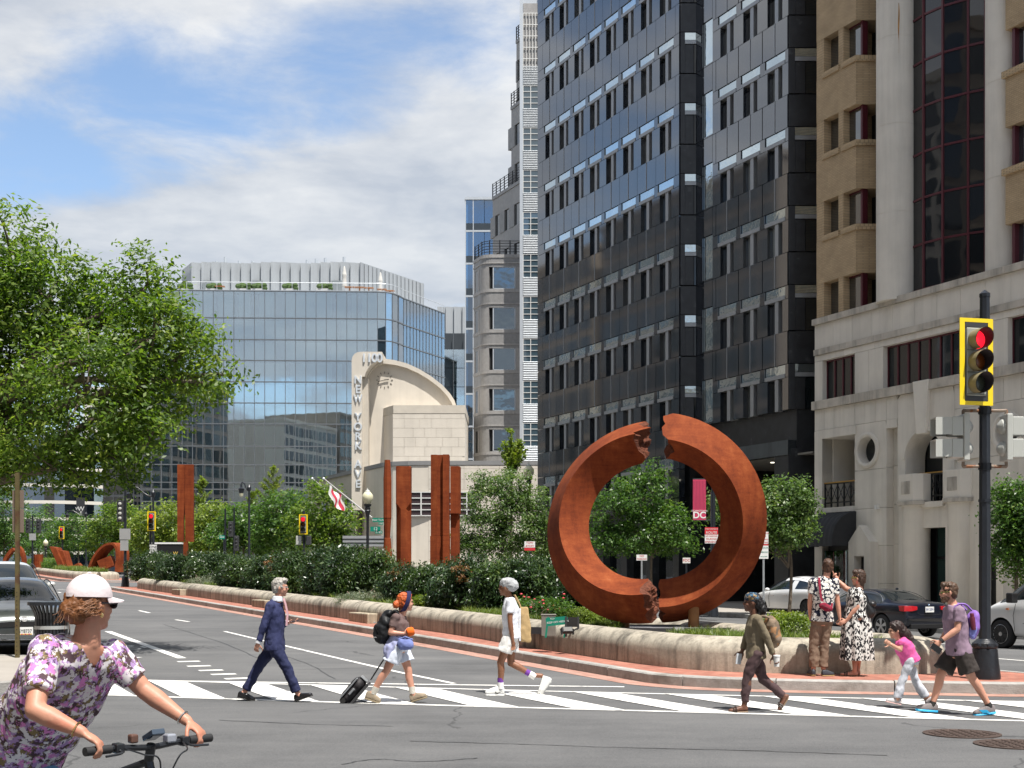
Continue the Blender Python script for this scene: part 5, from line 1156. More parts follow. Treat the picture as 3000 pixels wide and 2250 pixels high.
def head3(T, loc, rz, yellow=True, lit=0, detail=True, hous=None):
    hous = hous or M_HOUS
    H2 = B().box(-.17, .17, -.02, .16, -.52, .52).build('housing', hous, T, loc, (0, 0, rz), bevel=.02)
    if yellow:
        B().box(-.20, .20, -.005, .01, -.62, .62).build('dark_backplate', M_DHOUS, H2)
        o = B()
        for x0, x1, z0, z1 in ((-.285, -.2, -.66, .66), (.2, .285, -.66, .66), (-.2, .2, .6, .66), (-.2, .2, -.66, -.6)): o.box(x0, x1, -.014, -.002, z0, z1)
        o.build('yellow_border', M_YEL, H2)
        if detail:
            for z in (-.56, .56): B().box(-.19, .19, -.012, .005, z-.035, z+.035).build('black_panel', M_DHOUS, H2)
    ml = (M_REDL if lit == 0 else mat('red_off', (.10, .01, .01), .3), M_AMB, M_GRNL)
    for i in range(3):
        z = .335-.335*i
        B().lathe([(.146, .0), (.12, .022), (.07, .034), (.01, .038)], (0, -.018, z), 20, axis=(0, -1, 0)).build('lens', ml[i] if yellow else M_DHOUS, H2, smooth=True)
        v = B(); visor(v, (0, -.02, z), .152, .26); v.build('visor', [M_VIS if detail and yellow else M_DHOUS, M_VISIN], H2, smooth=True, angle=60)
        if detail: B().box(-.165, .165, -.028, -.018, z-.165, z-.158).build('door_seam', M_DHOUS, H2)
    return H2
def near_signal():
    X, Yp = 7.3, 20.45; zb = gz(X, Yp)+.164; T = thing('traffic_signal', 'tall black signal pole with a large yellow-bordered red light on the median nose', 'traffic light', (X, Yp, zb)); top = 6.12-zb
    B().lathe([(.235, 0), (.235, .04), (.205, .28), (.188, .46), (.175, .47), (.188, .49), (.188, .55), (.16, .575), (.13, .60), (.11, .62)], n=16).build('cast_base', M_CHIP, T, smooth=True, angle=30)
    for i in range(8): a = i*math.pi/4; B().ell((.175*math.cos(a), .175*math.sin(a), .52), (.035, .035, .04), 8).build('base_bolt', M_POLE, T, smooth=True)
    B().lathe([(.096, .55), (.088, 3), (.078, top-.05), (.085, top-.05), (.085, top), (.01, top+.06)], n=8).build('pole', M_POLE, T)
    hz = CH+(HY-1070)/F*Yp-zb; hx = (2858-CX)/F*(Yp-.3)-X
    h = head3(T, (hx, -.32, hz), R(14));
    B().tube([(0, 0, hz+.2), (hx, -.2, hz+.2)], .03, 8).build('head_bracket', M_POLE, T); B().tube([(0, 0, hz-.3), (hx, -.2, hz-.3)], .03, 8).build('head_bracket', M_POLE, T)
    # two pedestrian heads facing away to both sides
    for sg in (-1, 1):
        xo = sg*.33
        zc = CH+(HY-1283)/F*Yp-zb
        bk = B().box(xo-.045, xo+.045, -.17, .17, zc-.36, zc+.36).build('pedestrian_housing', M_GREYP, T, bevel=.015)
        for dz in (-.17, .17):
            B().box(xo+sg*.045, xo+sg*.22, -.15, .15, zc+dz-.145, zc+dz+.145).build('section_box', M_GREYP, bk, bevel=.012)
            v = B(); x0, x1 = xo+sg*.22, xo+sg*.47
            for z0, z1, y0, y1 in ((zc+dz+.13, zc+dz+.138, -.14, .14), (zc+dz-.13, zc+dz+.13, -.14, -.132), (zc+dz-.13, zc+dz+.13, .132, .14)): v.box(min(x0, x1), max(x0, x1), y0, y1, z0, z1)
            v.build('cutaway_visor', M_GREYP, bk); B().box(min(x0, x0+sg*.01), max(x0, x0+sg*.01), -.125, .125, zc+dz-.125, zc+dz+.125).build('pedestrian_lens', M_DHOUS, bk)
            B().lathe([(.12, 0), (.11, .04), (.05, .09), (.01, .1)], (xo-sg*.045, 0, zc+dz), 16, axis=(-sg, 0, 0)).build('rear_bulge', M_GREYP, bk, smooth=True)
        for z in (zc+.42, zc-.44): B().tube(catmull([(xo, 0, z-(.07 if z > zc else -.07)), (xo, 0, z), (xo-sg*.06, 0, z+.0), (0, 0, z)], 4), .026, 8).build('mounting_pipe', M_RPIPE, T, smooth=True); B().lathe([(.1, -.05), (.1, .05)], (0, 0, z), 12).build('clamp_band', M_POLE, T)
    B().lathe([(.1, -.02), (.1, .02)], (0, 0, 2.75), 10).build('clamp_band', M_POLE, T)
near_signal()
def far_signal(x, ytop, ybot, name_lab, poley=None, polex=None, ped=False, Y=None, arm=None):
    Y = Y or 1.32*F/(ybot-ytop); k = Y/F; zc = CH+(HY-(ytop+ybot)/2)*k; px = polex if polex is not None else x; X = (px-CX)*k; zb = gz(X, Y)+.1
    T = thing('traffic_signal', name_lab, 'traffic light', (X, Y, zb)); hx = (x-CX)*k-X
    h = head3(T, (hx, -.25, zc-zb), 0, detail=False)
    top = max(zc-zb+.9, (CH+(HY-poley)*k-zb) if poley else 0)
    B().lathe([(.2, 0), (.17, .5), (.1, .6), (.08, top*.6), (.07, top)], n=10).build('pole', M_POLE, T)
    if abs(hx) > .3: B().tube([(0, -.05, zc-zb), (hx, -.15, zc-zb)], .05, 6).build('mast_arm', M_POLE, T)
    else: B().tube([(0, 0, zc-zb), (hx, -.2, zc-zb)], .03, 6).build('head_bracket', M_POLE, T)
    if ped:
        for sx in (-.35, .3):
            B().box(sx-.17, sx+.17, -.12, .12, zc-zb-1.35, zc-zb-.75).build('pedestrian_head', M_GREYP if sx < 0 else M_DHOUS, T, bevel=.03)
            B().tube([(0, 0, zc-zb-1.05), (sx, 0, zc-zb-1.05)], .03, 6).build('pedestrian_bracket', M_POLE, T)
    return T, X, Y, zb, k
far_signal(890.5, 1507.5, 1566, 'red signal with two pedestrian heads below among the street trees', ped=True)
T, X, Y, zb, k = far_signal(447, 1499, 1556, 'red signal above a one-way sign beside the tall slit rust slab', polex=441, poley=1480)
sx = .22; zs = CH+(HY-1609)*k-zb; B().box(sx-.24, sx+.24, -.14, -.12, zs-.3, zs+.3).build('one_way_sign', M_SIGNW, T)
text_on('ONE', .23, M_BLK, T, (sx, -.15, zs+.15), (R(90), 0, 0)); text_on('WAY', .23, M_BLK, T, (sx, -.15, zs-.05), (R(90), 0, 0)); B().box(sx-.12, sx+.17, -.15, -.142, zs-.21, zs-.17).add([(sx-.2, -.15, zs-.19), (sx-.1, -.15, zs-.12), (sx-.1, -.15, zs-.26)], [(0, 1, 2)]).build('arrow', M_BLK, T)
def ntor(T, x, y, k, zb, X):
    cx_ = (x-CX)*k-X; z = CH+(HY-y)*k-zb; B().box(cx_-.3, cx_+.3, -.2, -.18, z-.37, z+.37).build('no_turn_sign', M_SIGNW, T)
    for t, dz in (('NO', .24), ('TURN', .08), ('ON RED', -.06)): text_on(t, .17, M_BLK, T, (cx_, -.21, z+dz), (R(90), 0, 0))
    B().lathe([(.08, 0), (.08, .01)], (cx_, -.2, z-.24), 14, axis=(0, -1, 0)).build('red_dot', M_RED, T)
T, X, Y, zb, k = far_signal(389, 1534, 1570, 'red signal hung on an arm beside a no-turn-on-red sign, over the loop sculpture', polex=455, poley=1520, Y=140); ntor(T, 417, 1554, k, zb, X)
far_signal(183, 1543, 1579, 'red signal standing alone behind the wedge sculpture', Y=140)
T, X, Y, zb, k = far_signal(212, 1567, 1594, 'small red signal on an arm far down the avenue with a white sign', polex=252, poley=1480, Y=190); ntor(T, 235.5, 1583.5, k, zb, X)
far_signal(255.5, 1577, 1604, 'small red signal on the pole farthest down the avenue', Y=186)
far_signal(458, 1556, 1585, 'lower red signal partly behind the one-way signal', Y=150, polex=452)
def dark_signal(x, y0, y1, Y, label, yb=None, plates=(), base=False, top=None, dx=(0,)):
    k = Y/F; X = (x-CX)*k; zb = gz(X, Y)+.16; T = thing('traffic_signal', label, 'traffic light', (X, Y, zb)); zt = CH+(HY-(top or y0-60))*k-zb
    if base: B().lathe([(.24, 0), (.24, .05), (.19, .6), (.17, .62), (.1, .68)], n=10).build('cast_base', M_POLE, T)
    B().lathe([(.095, .0), (.07, zt)], n=10).build('pole', M_POLE, T)
    zc = CH+(HY-(y0+y1)/2)*k-zb
    for d in dx:
        b = B().box(d-.19, d+.19, -.1, .2, zc-.62, zc+.62); b.build('signal_back', M_DHOUS, T, bevel=.03)
        for i in range(3 if not base else 4): B().lathe([(.1, 0), (.09, .05), (.02, .08)], (d, -.1, zc+.42-.28*i), 12, axis=(0, -1, 0)).build('rear_bulge', M_GREYP if base else M_DHOUS, T, smooth=True)
        B().tube([(0, 0, zc), (d, 0, zc)], .03, 6).build('head_bracket', M_POLE, T)
    for (px, py, w, h) in plates: cx_ = (px-CX)*k-X; z = CH+(HY-py)*k-zb; B().box(cx_-w/2, cx_+w/2, -.14, -.12, z-h/2, z+h/2).build('sign_back', M_SIGNB, T)
    return T
dark_signal(367, 1463, 1532, 77., 'black pole at the far tip of the median with blank grey sign backs', plates=((368, 1565, .63, .63), (366, 1598, .47, .6)), base=True, top=1395, dx=(-.28,))
dark_signal(95, 1520, 1562, 118., 'dark pole with signals seen from behind over the far sculptures', plates=((97, 1573, .6, .6),), top=1510, dx=(-.4, .55))
dark_signal(660, 1532, 1568, 108., 'dark pole with a green street sign among the street trees', top=1490, dx=(.45,), plates=())
dark_signal(686, 1580, 1604, 110., 'slim dark pole with pedestrian heads among the street trees', top=1487, dx=(.2,))
def street_name(x, y, Y, lines, label, w, h, polex, ytop):
    k = Y/F; X = (polex-CX)*k; zb = gz(X, Y)+.1; T = thing('street_sign', label, 'sign', (X, Y, zb)); B().tube([(0, 0, 0), (0, 0, CH+(HY-ytop)*k-zb)], .05, 8).build('post', M_POLE, T)
    for (tx, px, py, ww, hh, ts) in lines:
        cx_ = (px-CX)*k-X; z = CH+(HY-py)*k-zb; B().box(cx_-ww/2, cx_+ww/2, -.08, -.06, z-hh/2, z+hh/2).build('name_plate', M_GRN, T); text_on(tx, ts, M_SIGNW, T, (cx_, -.085, z), (R(90), 0, 0))
street_name(0, 0, 84, (('New York Ave', 1115, 1523.5, 1.0, .26, .17), ('1200', 1116, 1534, .3, .15, .12)), 'green street-name sign on a black post beside the tapering rust column', 0, 0, 1130, 1470)
street_name(0, 0, 92, (('12', 1100, 1550, .7, .34, .3), ('St  800', 1110, 1559, .5, .2, .14)), 'green numbered street sign in front of the cream building entrance', 0, 0, 1126, 1540)
street_name(0, 0, 108, (('NW', 651, 1574, .45, .3, .2),), 'small green sign on a thin post among the street trees', 0, 0, 656, 1560)
M_GLOBE = mat('lamp_glass', (.62, .60, .42), .25, var=.08, vs=6)
def globe_lamp(x, ytop, ybot, Y, label):
    k = Y/F; X = (x-CX)*k; zb = gz(X, Y)+.1; zt = CH+(HY-ytop)*k-zb; T = thing('street_lamp', label, 'street lamp', (X, Y, zb)); g = .43
    B().lathe([(.25, 0), (.24, .3), (.17, .5), (.13, .8), (.085, 1), (.075, zt-1.6), (.1, zt-1.55), (.12, zt-1.4), (.17, zt-1.25), (.13, zt-1.2), (.17, zt-1.1), (.12, zt-1.05), (.2, zt-.98), (.22, zt-.9)], n=16).build('post', M_POLE, T, smooth=True)
    B().lathe([(.14, zt-.9), (.3, zt-.62), (.29, zt-.4), (.17, zt-.24), (.13, zt-.22)], n=18).build('globe', M_GLOBE, T, smooth=True); B().lathe([(.15, zt-.22), (.12, zt-.16), (.04, zt-.1), (.02, zt)], n=12).build('finial', M_GREYP, T)
    return T
globe_lamp(1077, 1429, 0, 72., 'black post lamp with an urn-shaped globe in front of the cream building')
globe_lamp(811, 1478, 0, 118., 'pale globe lamp showing above the street trees')
globe_lamp(1549, 1354, 0, 75., 'globe lamp rising above the shrubs beside the black granite block')
globe_lamp(134, 1578, 0, 160., 'small globe lamp far down the avenue beyond the wedge sculpture')
def cobra(x, ytop, Y, label, arm):
    k = Y/F; X = (x-CX)*k; zb = gz(X, Y)+.1; zt = CH+(HY-ytop)*k-zb; T = thing('street_lamp', label, 'street lamp', (X, Y, zb))
    B().lathe([(.2, 0), (.15, .8), (.1, 1), (.07, zt-.5), (.14, zt-.4), (.16, zt-.2), (.05, zt)], n=12).build('post', M_POLE, T)
    a = arm*k; B().tube(catmull([(0, 0, zt-.5), (a*.3, 0, zt-.35), (a*.7, 0, zt+.15), (a, 0, zt+.1)], 6), .05, 6).build('arm', M_POLE, T)
    B().lathe([(.05, -.75), (.17, -.62), (.2, -.45), (.24, -.3), (.1, -.2), (.06, .05)], (a, 0, zt), 14).build('lantern', M_POLE, T); B().lathe([(.03, -.95), (.13, -.85), (.17, -.66)], (a, 0, zt), 14).build('lantern_glass', M_GLOBE, T)
cobra(449, 1434, 92., 'black street lamp with a curved arm between the loop sculpture and the rust slab', -70)
cobra(730, 1420, 100., 'black lantern lamp rising from the trees before the hotel', -23)
cobra(252, 1500, 150., 'black lamp with a curved arm far down the avenue', -55)
def post_sign(x, y0, y1, Y, w, label, lines, ytop, col=M_GALV, h0=.164):
    k = Y/F; X = (x-CX)*k; zb = gz(X, Y)+h0; T = thing('parking_sign', label, 'sign', (X, Y, zb)); zt = CH+(HY-ytop)*k-zb
    B().box(-.03, .03, -.02, .02, 0, zt).build('post', col, T)
    for (ya, yb, bg, txts) in lines:
        za, zb2 = CH+(HY-yb)*k-zb, CH+(HY-ya)*k-zb; B().box(-w/2, w/2, -.03, -.022, za, zb2).build('sign_plate', bg, T); n = len(txts); hh = (zb2-za)/max(1, n)
        for i, (t, c) in enumerate(txts): text_on(t, min(hh*.95, w*1.5/max(3, len(t))), c, T, (0, -.034, zb2-(i+.5)*hh), (R(90), 0, 0), .001)
    return T
post_sign(2237, 0, 0, 43., .30, 'stacked red and green parking signs on a galvanised post beyond the ring', ((1558, 1594, M_SIGNW, (('TOW AWAY', M_RED), ('NO', M_RED), ('STANDING', M_RED), ('ANYTIME', M_RED))), (1593.5, 1598, M_RED, ()), (1598.5, 1637, M_SIGNW, (('2 HOUR', M_GRN), ('PARKING', M_GRN), ('7AM-6:30PM', M_GRN)))), 1556)
post_sign(2084, 0, 0, 46., .46, 'red and white snow emergency route sign seen through the ring', ((1545, 1566, M_RED, (('SNOW EMERGENCY', M_SIGNW), ('ROUTE', M_SIGNW))), (1566.5, 1592, M_SIGNW, (('NO PARKING', M_RED), ('DURING', M_RED), ('EMERGENCY', M_RED)))), 1440, M_POLE)
post_sign(2011, 0, 0, 52., .30, 'small white sign on the granite pillar seen through the ring', ((1634, 1650, M_SIGNW, (('FDC', M_RED),)),), 1632, M_POLE)
post_sign(1880, 0, 0, 50., .40, 'small white parking sign low behind the tree inside the ring', ((1625, 1642, M_SIGNW, (('NO', M_RED), ('PARKING', M_RED))),), 1625, M_GALV)
post_sign(1552, 0, 0, 52., .42, 'small red and white sign half hidden behind the hedge left of the ring', ((1586, 1604, M_SIGNW, (('TOW', M_RED), ('AWAY', M_RED))), (1604.5, 1613, M_RED, ())), 1584, M_POLE)
def banner():
    Y = 47.; k = Y/F; X = (2090-CX)*k; zb = gz(X, Y)+.15; T = thing('banner_post', 'black lamp post with a crimson banner seen through the ring', 'banner', (X, Y, zb)); z = lambda y: CH+(HY-y)*k-zb; xa, xb = (2030-CX)*k-X, (2068-CX)*k-X
    B().lathe([(.2, 0), (.12, .6), (.08, .8), (.07, z(1380))], n=10).build('post', M_POLE, T)
    B().box(xa, xb, -.01, .01, z(1523), z(1405)).build('banner', mat('crimson_banner', (.52, .035, .10), .6, var=.05), T); st = B()
    for i in range(9): st.obox((xa+.03+i*.05, -.013, z(1450)), (.008, 0, 0), (0, .001, 0), (.02*(i-4)*.2, 0, .5))
    st.build('banner_stripes', mat('dark_crimson', (.22, .02, .06), .6), T)
    text_on('DOWNTOWN', .085, M_SIGNW, T, ((xa+xb)/2, -.014, z(1497)), (R(90), 0, 0)); text_on('DC', .32, M_SIGNW, T, ((xa+xb)/2, -.014, z(1510)), (R(90), 0, 0), bold=.008)
    for zz in (1404, 1524): B().tube([(0, 0, z(zz)), (xa, 0, z(zz))], .015, 6).build('banner_arm', M_POLE, T)
banner()
def kiosk():
    Y = 48.; k = Y/F; X = (2057-CX)*k; zb = gz(X, Y)+.15; T = thing('parking_meter', 'green and black parking pay station seen through the ring', 'parking meter', (X, Y, zb))
    B().box(-.2, .2, -.15, .15, 0, 1.35).build('cabinet', M_BLK, T, bevel=.02); B().box(-.34, .34, -.3, .2, 1.5, 1.53).build('solar_panel', M_GRN, T); B().tube([(0, 0, 1.35), (0, 0, 1.5)], .04, 6).build('panel_stalk', M_BLK, T); B().lathe([(.13, 0), (.13, .01)], (0, -.155, 1.15), 20, axis=(0, -1, 0)).build('blue_disc', mat('sign_blue', (.0, .12, .42), .4, var=0), T); text_on('P', .2, M_SIGNW, T, (0, -.17, 1.15), (R(90), 0, 0), bold=.006); text_on('PAY', .08, M_SIGNW, T, (0, -.16, .92), (R(90), 0, 0)); B().box(-.18, .18, -.156, -.15, .5, .8).build('green_panel', M_GRN, T)
kiosk()
def left_post():
    X, Yp = PT(51, 1918, 24.1)[:2]; zb = gz(X, Yp)+.15; T = thing('sign_post', 'bronze perforated steel sign post with two panels seen from behind at the corner', 'sign', (X, Yp, zb)); m = mat('bronze_post', (.16, .13, .06), .5, .5, var=.2, vs=6, col2=(.13, .065, .04), c2=(.5, .62, 2))
    zt = CH+(HY-1385)/F*Yp-zb; B().box(-.035, .035, -.03, .03, 0, zt).build('post', m, T); hole = cbox('hole', M_BLK)
    for i in range(16): new_obj('punched_hole', hole, T, (0, -.031, .06+i*.075), None, (.016, .004, .016))
    z = lambda y: CH+(HY-y)/F*Yp-zb
    for ya, yb in ((1436, 1488), (1490, 1560)): B().box(-.105, .105, -.012, -.004, z(yb), z(ya)).build('sign_panel', mat('brown_sign_back', (.21, .16, .13), .55, .3), T, (0, .045, 0), bevel=.003)
left_post()
def litter_bin():
    X, Yp = PT(150, 1800, 23.3)[:2]; zb = gz(X, Yp)+.15; T = thing('litter_bin', 'black slatted steel litter bin flaring at the rim on the corner pavement', 'bin', (X, Yp, zb)); pr = [(.27, .08), (.27, .75), (.29, .85), (.34, .95), (.38, 1.02)]; sm = None
    for i in range(30):
        a = 2*math.pi*i/30; d = Vector((math.cos(a), math.sin(a), 0)); t = Vector((-math.sin(a), math.cos(a), 0))*.016; vs = []
        for r, z in pr:
            for o in (-.004, .004):
                for s in (-1, 1): vs.append(d*(r+o)+t*s+Vector((0, 0, z)))
        fs = []
        for j in range(len(pr)-1): q = 4*j; fs += [(q, q+1, q+5, q+4), (q+2, q+6, q+7, q+3), (q, q+4, q+6, q+2), (q+1, q+3, q+7, q+5)]
        B().add(vs, fs).build('slat', M_POLE, T)
    for r, z, m in ((.282, .12, M_POLE), (.285, .60, M_SIGNB), (.40, 1.02, M_POLE)): B().lathe([(r-.012, z-.03), (r, z-.03), (r, z+.03), (r-.012, z+.03)], n=30).build('hoop', m, T)
    B().lathe([(.24, .1), (.25, .85), (.24, .85), (.23, .1)], n=20).build('liner', M_BLK, T)
litter_bin()
def median_bits():
    k = 25.8/F; Y = 25.8
    def base(x, dY=0): X = (x-CX)/F*(Y+dY); return X, Y+dY, gz(X, Y+dY)+.52
    X, y, zb = base(1634); T = thing('notice_sign', 'small green keep-off sign standing in the planting bed', 'sign', (X, y, zb), R(-4)); B().box(-.2, .2, -.012, .0, .2, .36).build('sign_plate', M_GRN, T, None, (0, R(-6), 0)); text_on('KEEP OFF MEDIAN', .052, M_SIGNW, T, (0, -.014, .265), (R(90), R(-6)*-1*-1, 0), .001); text_on('Please', .035, M_SIGNW, T, (-.1, -.014, .325), (R(90), R(-6), 0), .001)
    for s in (-.19, .17): B().obox((s-.02, .0, .16), (.018, 0, 0), (0, .01, 0), (.025, 0, .2)).build('leg', M_GRN, T)
    X, y, zb = base(1607, .4); tag(B().box(-.14, .14, -.1, .12, -.03, .38).box(-.15, .15, -.11, .13, .38, .4).build('utility_box', mat('bare_steel_box', (.26, .25, .22), .5, .5, var=.15, vs=6), None, (X, y, zb), None, bevel=.006), 'bare steel utility box in the bed beside the green keep-off sign', 'utility box')
    X, y, zb = base(1676); T = thing('plaque_sign', 'small black artwork plaque on two legs beside the keep-off sign', 'sign', (X, y, zb)); B().box(-.11, .11, -.02, 0, .17, .36).build('plaque', M_BLK, T)
    for s in (-.12, .12): B().box(s-.02, s+.02, -.03, .01, -.02, .37).build('leg', M_DHOUS, T)
    for i, (x, dY, a, lab) in enumerate(((1663, -.2, .4, 'black floodlight beside the plaque legs in the bed'), (1717, .2, -.3, 'black floodlight tilted on its side left of the ring posts'), (1768, -.1, .1, 'black floodlight on the gravel left of the rusted post'), (1990, .1, .2, 'black floodlight on the gravel under the torn ring end'))):
        X, y, zb = base(x, dY); T = thing('floodlight', lab, 'floodlight', (X, y, zb+.03), a); B().box(-.11, .11, -.05, .07, .04, .15).build('lamp_body', M_DHOUS, T, None, (R(-25), 0, 0), bevel=.012); B().box(-.09, .09, -.058, -.05, .055, .135).build('lamp_glass', mat('flood_glass', (.2, .2, .19), .15), T, None, (R(-25), 0, 0)); B().box(-.13, -.118, -.02, .04, 0, .11).box(.118, .13, -.02, .04, 0, .11).build('yoke', M_DHOUS, T)
median_bits()
# ------------------------------------------------------------------ planting
def leafmat(name, stops, rough=.45, trans=.35, spec=.5):
    def fn(N, L, p, ma, nt):
        g = N('ShaderNodeNewGeometry'); n = N('ShaderNodeTexNoise'); n.inputs['Scale'].default_value = 1.1; n.inputs['Detail'].default_value = 3; L(g.outputs['Position'], n.inputs['Vector'])
        f = ma('ADD', ma('MULTIPLY', g.outputs['Random Per Island'], .72), ma('MULTIPLY', ma('SUBTRACT', n.outputs[0], .36), 1.0)); c = ramp(N, L, f, stops)
        L(c, p.inputs['Base Color']); p.inputs['Roughness'].default_value = rough; p.inputs['Specular IOR Level'].default_value = spec
        t = N('ShaderNodeBsdfTranslucent'); sc = N('ShaderNodeVectorMath'); sc.operation = 'MULTIPLY'; L(c, sc.inputs[0]); sc.inputs[1].default_value = (1.5, 1.6, .6); L(sc.outputs[0], t.inputs[0])
        mx = N('ShaderNodeMixShader'); mx.inputs[0].default_value = trans; L(p.outputs[0], mx.inputs[1]); L(t.outputs[0], mx.inputs[2]); L(mx.outputs[0], nt.nodes['Material Output'].inputs[0])
    return mat_nodes(name, fn)
LM_TREE = leafmat('locust_leaf', [(.1, (.036, .076, .014)), (.45, (.092, .165, .024)), (.75, (.17, .25, .04)), (1, (.30, .35, .08))], .45, .52)
LM_DARK = leafmat('dark_leaf', [(.1, (.026, .066, .016)), (.5, (.066, .145, .028)), (.85, (.12, .21, .044)), (1, (.2, .26, .08))], .38, .45)
LM_LAUREL = leafmat('laurel_leaf', [(.1, (.012, .028, .011)), (.5, (.028, .060, .020)), (.85, (.055, .10, .030)), (1, (.11, .15, .05))], .36, .22)
LM_LIME = leafmat('lime_leaf', [(.1, (.07, .115, .016)), (.5, (.16, .23, .03)), (.9, (.26, .32, .055)), (1, (.36, .36, .11))], .45, .45)
LM_GREY = leafmat('greygreen_leaf', [(.1, (.06, .085, .05)), (.6, (.15, .185, .115)), (1, (.24, .25, .20))], .7, .2)
LM_BROWN = leafmat('scorched_leaf', [(.1, (.10, .045, .018)), (.6, (.24, .12, .045)), (1, (.38, .24, .11))], .7, .2)
LM_PALE = leafmat('silver_leaf', [(.1, (.038, .078, .022)), (.5, (.092, .165, .044)), (.85, (.18, .255, .09)), (1, (.40, .42, .27))], .4, .42)
LM_GRASS = leafmat('grass_blade', [(.1, (.05, .085, .015)), (.5, (.12, .18, .03)), (.9, (.23, .27, .06)), (1, (.38, .34, .14))], .5, .35)
M_BARK = mat('bark', (.13, .105, .08), .9, var=.35, vs=8, bump=.8, bs=22, streak=.3)
def leaf_mesh(name, P, out, ln, wd, m, seed, up=.55, jit=.8, szj=.35, along=None):
    rg = np.random.default_rng(seed); n = len(P)
    nrm = out*.45+np.array([0, 0, up])+rg.normal(0, jit*.6, (n, 3)); nrm /= np.linalg.norm(nrm, axis=1)[:, None]+1e-9
    d = rg.normal(0, 1, (n, 3)) if along is None else along+rg.normal(0, .45, (n, 3)); d -= nrm*np.sum(d*nrm, 1)[:, None]; d /= np.linalg.norm(d, axis=1)[:, None]+1e-9
    s = np.cross(nrm, d); k = (1+rg.uniform(-szj, szj, n))[:, None]; L_ = ln*k; W_ = wd*k
    V = np.empty((n, 4, 3)); V[:, 0] = P-d*L_*.5; V[:, 1] = P+s*W_*.5-d*L_*.05+nrm*W_*.12; V[:, 2] = P+d*L_*.5; V[:, 3] = P-s*W_*.5-d*L_*.05+nrm*W_*.12
    me = bpy.data.meshes.new(name); me.vertices.add(4*n); me.vertices.foreach_set('co', V.reshape(-1)); me.loops.add(4*n); me.loops.foreach_set('vertex_index', np.arange(4*n, dtype=np.int32))
    me.polygons.add(n); me.polygons.foreach_set('loop_start', np.arange(0, 4*n, 4, dtype=np.int32)); me.polygons.foreach_set('loop_total', np.full(n, 4, dtype=np.int32)); me.materials.append(m); me.update(calc_edges=True); return me
def lobes_points(lobes, ncl, per, spread, seed, shell=.62, gap=.0):
    """cluster centres spread through the outer part of each lobe, leaves scattered round each centre"""
    rg = np.random.default_rng(seed); C, O = [], []
    vol = np.array([l[3]*l[4]*l[5] for l in lobes])**(2/3); vol /= vol.sum()
    for l, v in zip(lobes, vol):
        k = max(3, int(ncl*v)); u = rg.normal(0, 1, (k, 3)); u /= np.linalg.norm(u, axis=1)[:, None]; r = shell+(1-shell)*rg.random(k)**.7; r *= 1+rg.normal(0, .10, k)
        C.append(np.array(l[:3])+u*r[:, None]*np.array(l[3:6])); O.append(u)
    C = np.concatenate(C); O = np.concatenate(O); n = len(C)
    cnt = rg.poisson(per, n); idx = np.repeat(np.arange(n), cnt); off = np.clip(rg.normal(0, 1, (len(idx), 3)), -1.7, 1.7); sz = (.6+.8*rg.random(n))[idx][:, None]
    P = C[idx]+off*spread*sz*np.array([1, 1, .62]); return C, P, O[idx]
def branch(b, p, q, r0, r1, rr, bend=.12, n=5):
    p, q = Vector(p), Vector(q); d = (q-p).length; off = Vector((rr.uniform(-1, 1), rr.uniform(-1, 1), rr.uniform(-.3, .6)))*d*bend
    pts = [p.lerp(q, t)+off*math.sin(math.pi*t) for t in [i/n for i in range(n+1)]]; b.tube(pts, [r0+(r1-r0)*i/n for i in range(n+1)], 7)
def tree(name, label, base, lobes, trunk_top, r, ncl, per, spread, leaf, m, seed, group=None, bark=M_BARK, up=.55, extra=()):
    x, y, z = base; T = thing(name, label, 'tree', base, 0, group); rr = random.Random(seed)
    lobes = [(a-x, b_-y, c-z, *rad) for a, b_, c, *rad in lobes]; tt = Vector(trunk_top)-Vector(base); b = B()
    branch(b, (0, 0, -.1), tt, r, r*.6, rr, .05)
    C, P, O = lobes_points(lobes, ncl, per, spread, seed)
    for l in lobes:
        branch(b, tt*(.55+.45*rr.random()), l[:3], r*.5, r*.16, rr)
    for i in range(0, len(C), max(1, len(C)//90)):
        l = min(lobes, key=lambda l: (Vector(l[:3])-Vector(C[i])).length); branch(b, l[:3], C[i], r*.14, r*.04, rr, .1, 3)
    b.build('trunk', bark, T, smooth=True, angle=180)
    new_obj('crown', leaf_mesh('crown', P, O, leaf[0], leaf[1], m, seed, up), T)
    return T
def L3(x, y, Y, rx, ry=None, rz=None, dY=0.):          # crown lobe from photograph pixels (centre and radii in pixels) at distance Y
    k = Y/F; ry = ry or rx; return (*PT(x, y, Y+dY), rx*k, (rz or (rx+ry)/2)*k, ry*k)
# the big street tree over the left pavement
YB = 27.5
big = [(30, 740, 120, 150, .4), (140, 880, 170, 150, 0), (300, 950, 150, 150, .6), (425, 845, 80, 105, -.3), (450, 990, 140, 120, -.8), (575, 1010, 70, 70, -.2), (590, 1120, 80, 55, -.6), (430, 1150, 150, 120, .5), (250, 1160, 200, 190, -1.2), (110, 1330, 170, 95, -.6), (340, 1340, 90, 80, -.9), (20, 1080, 180, 220, 1.), (430, 1300, 70, 90, -1.2), (640, 1095, 45, 32, -.3), (-140, 900, 200, 200, 0.), (-200, 1200, 240, 220, .5), (-60, 1380, 150, 80, 0), (230, 1400, 70, 45, -1.)]
bt = tree('street_tree', 'large leafy green tree overhanging the avenue above the parked cars', (-11.7, 27.8, gz(-11.7, 27.8)+.15), [L3(a, b_, YB, c, d, None, e) for a, b_, c, d, e in big], (-11.6, 27.8, 5.2), .24, 900, 70, .26, (.125, .054), LM_TREE, 5)
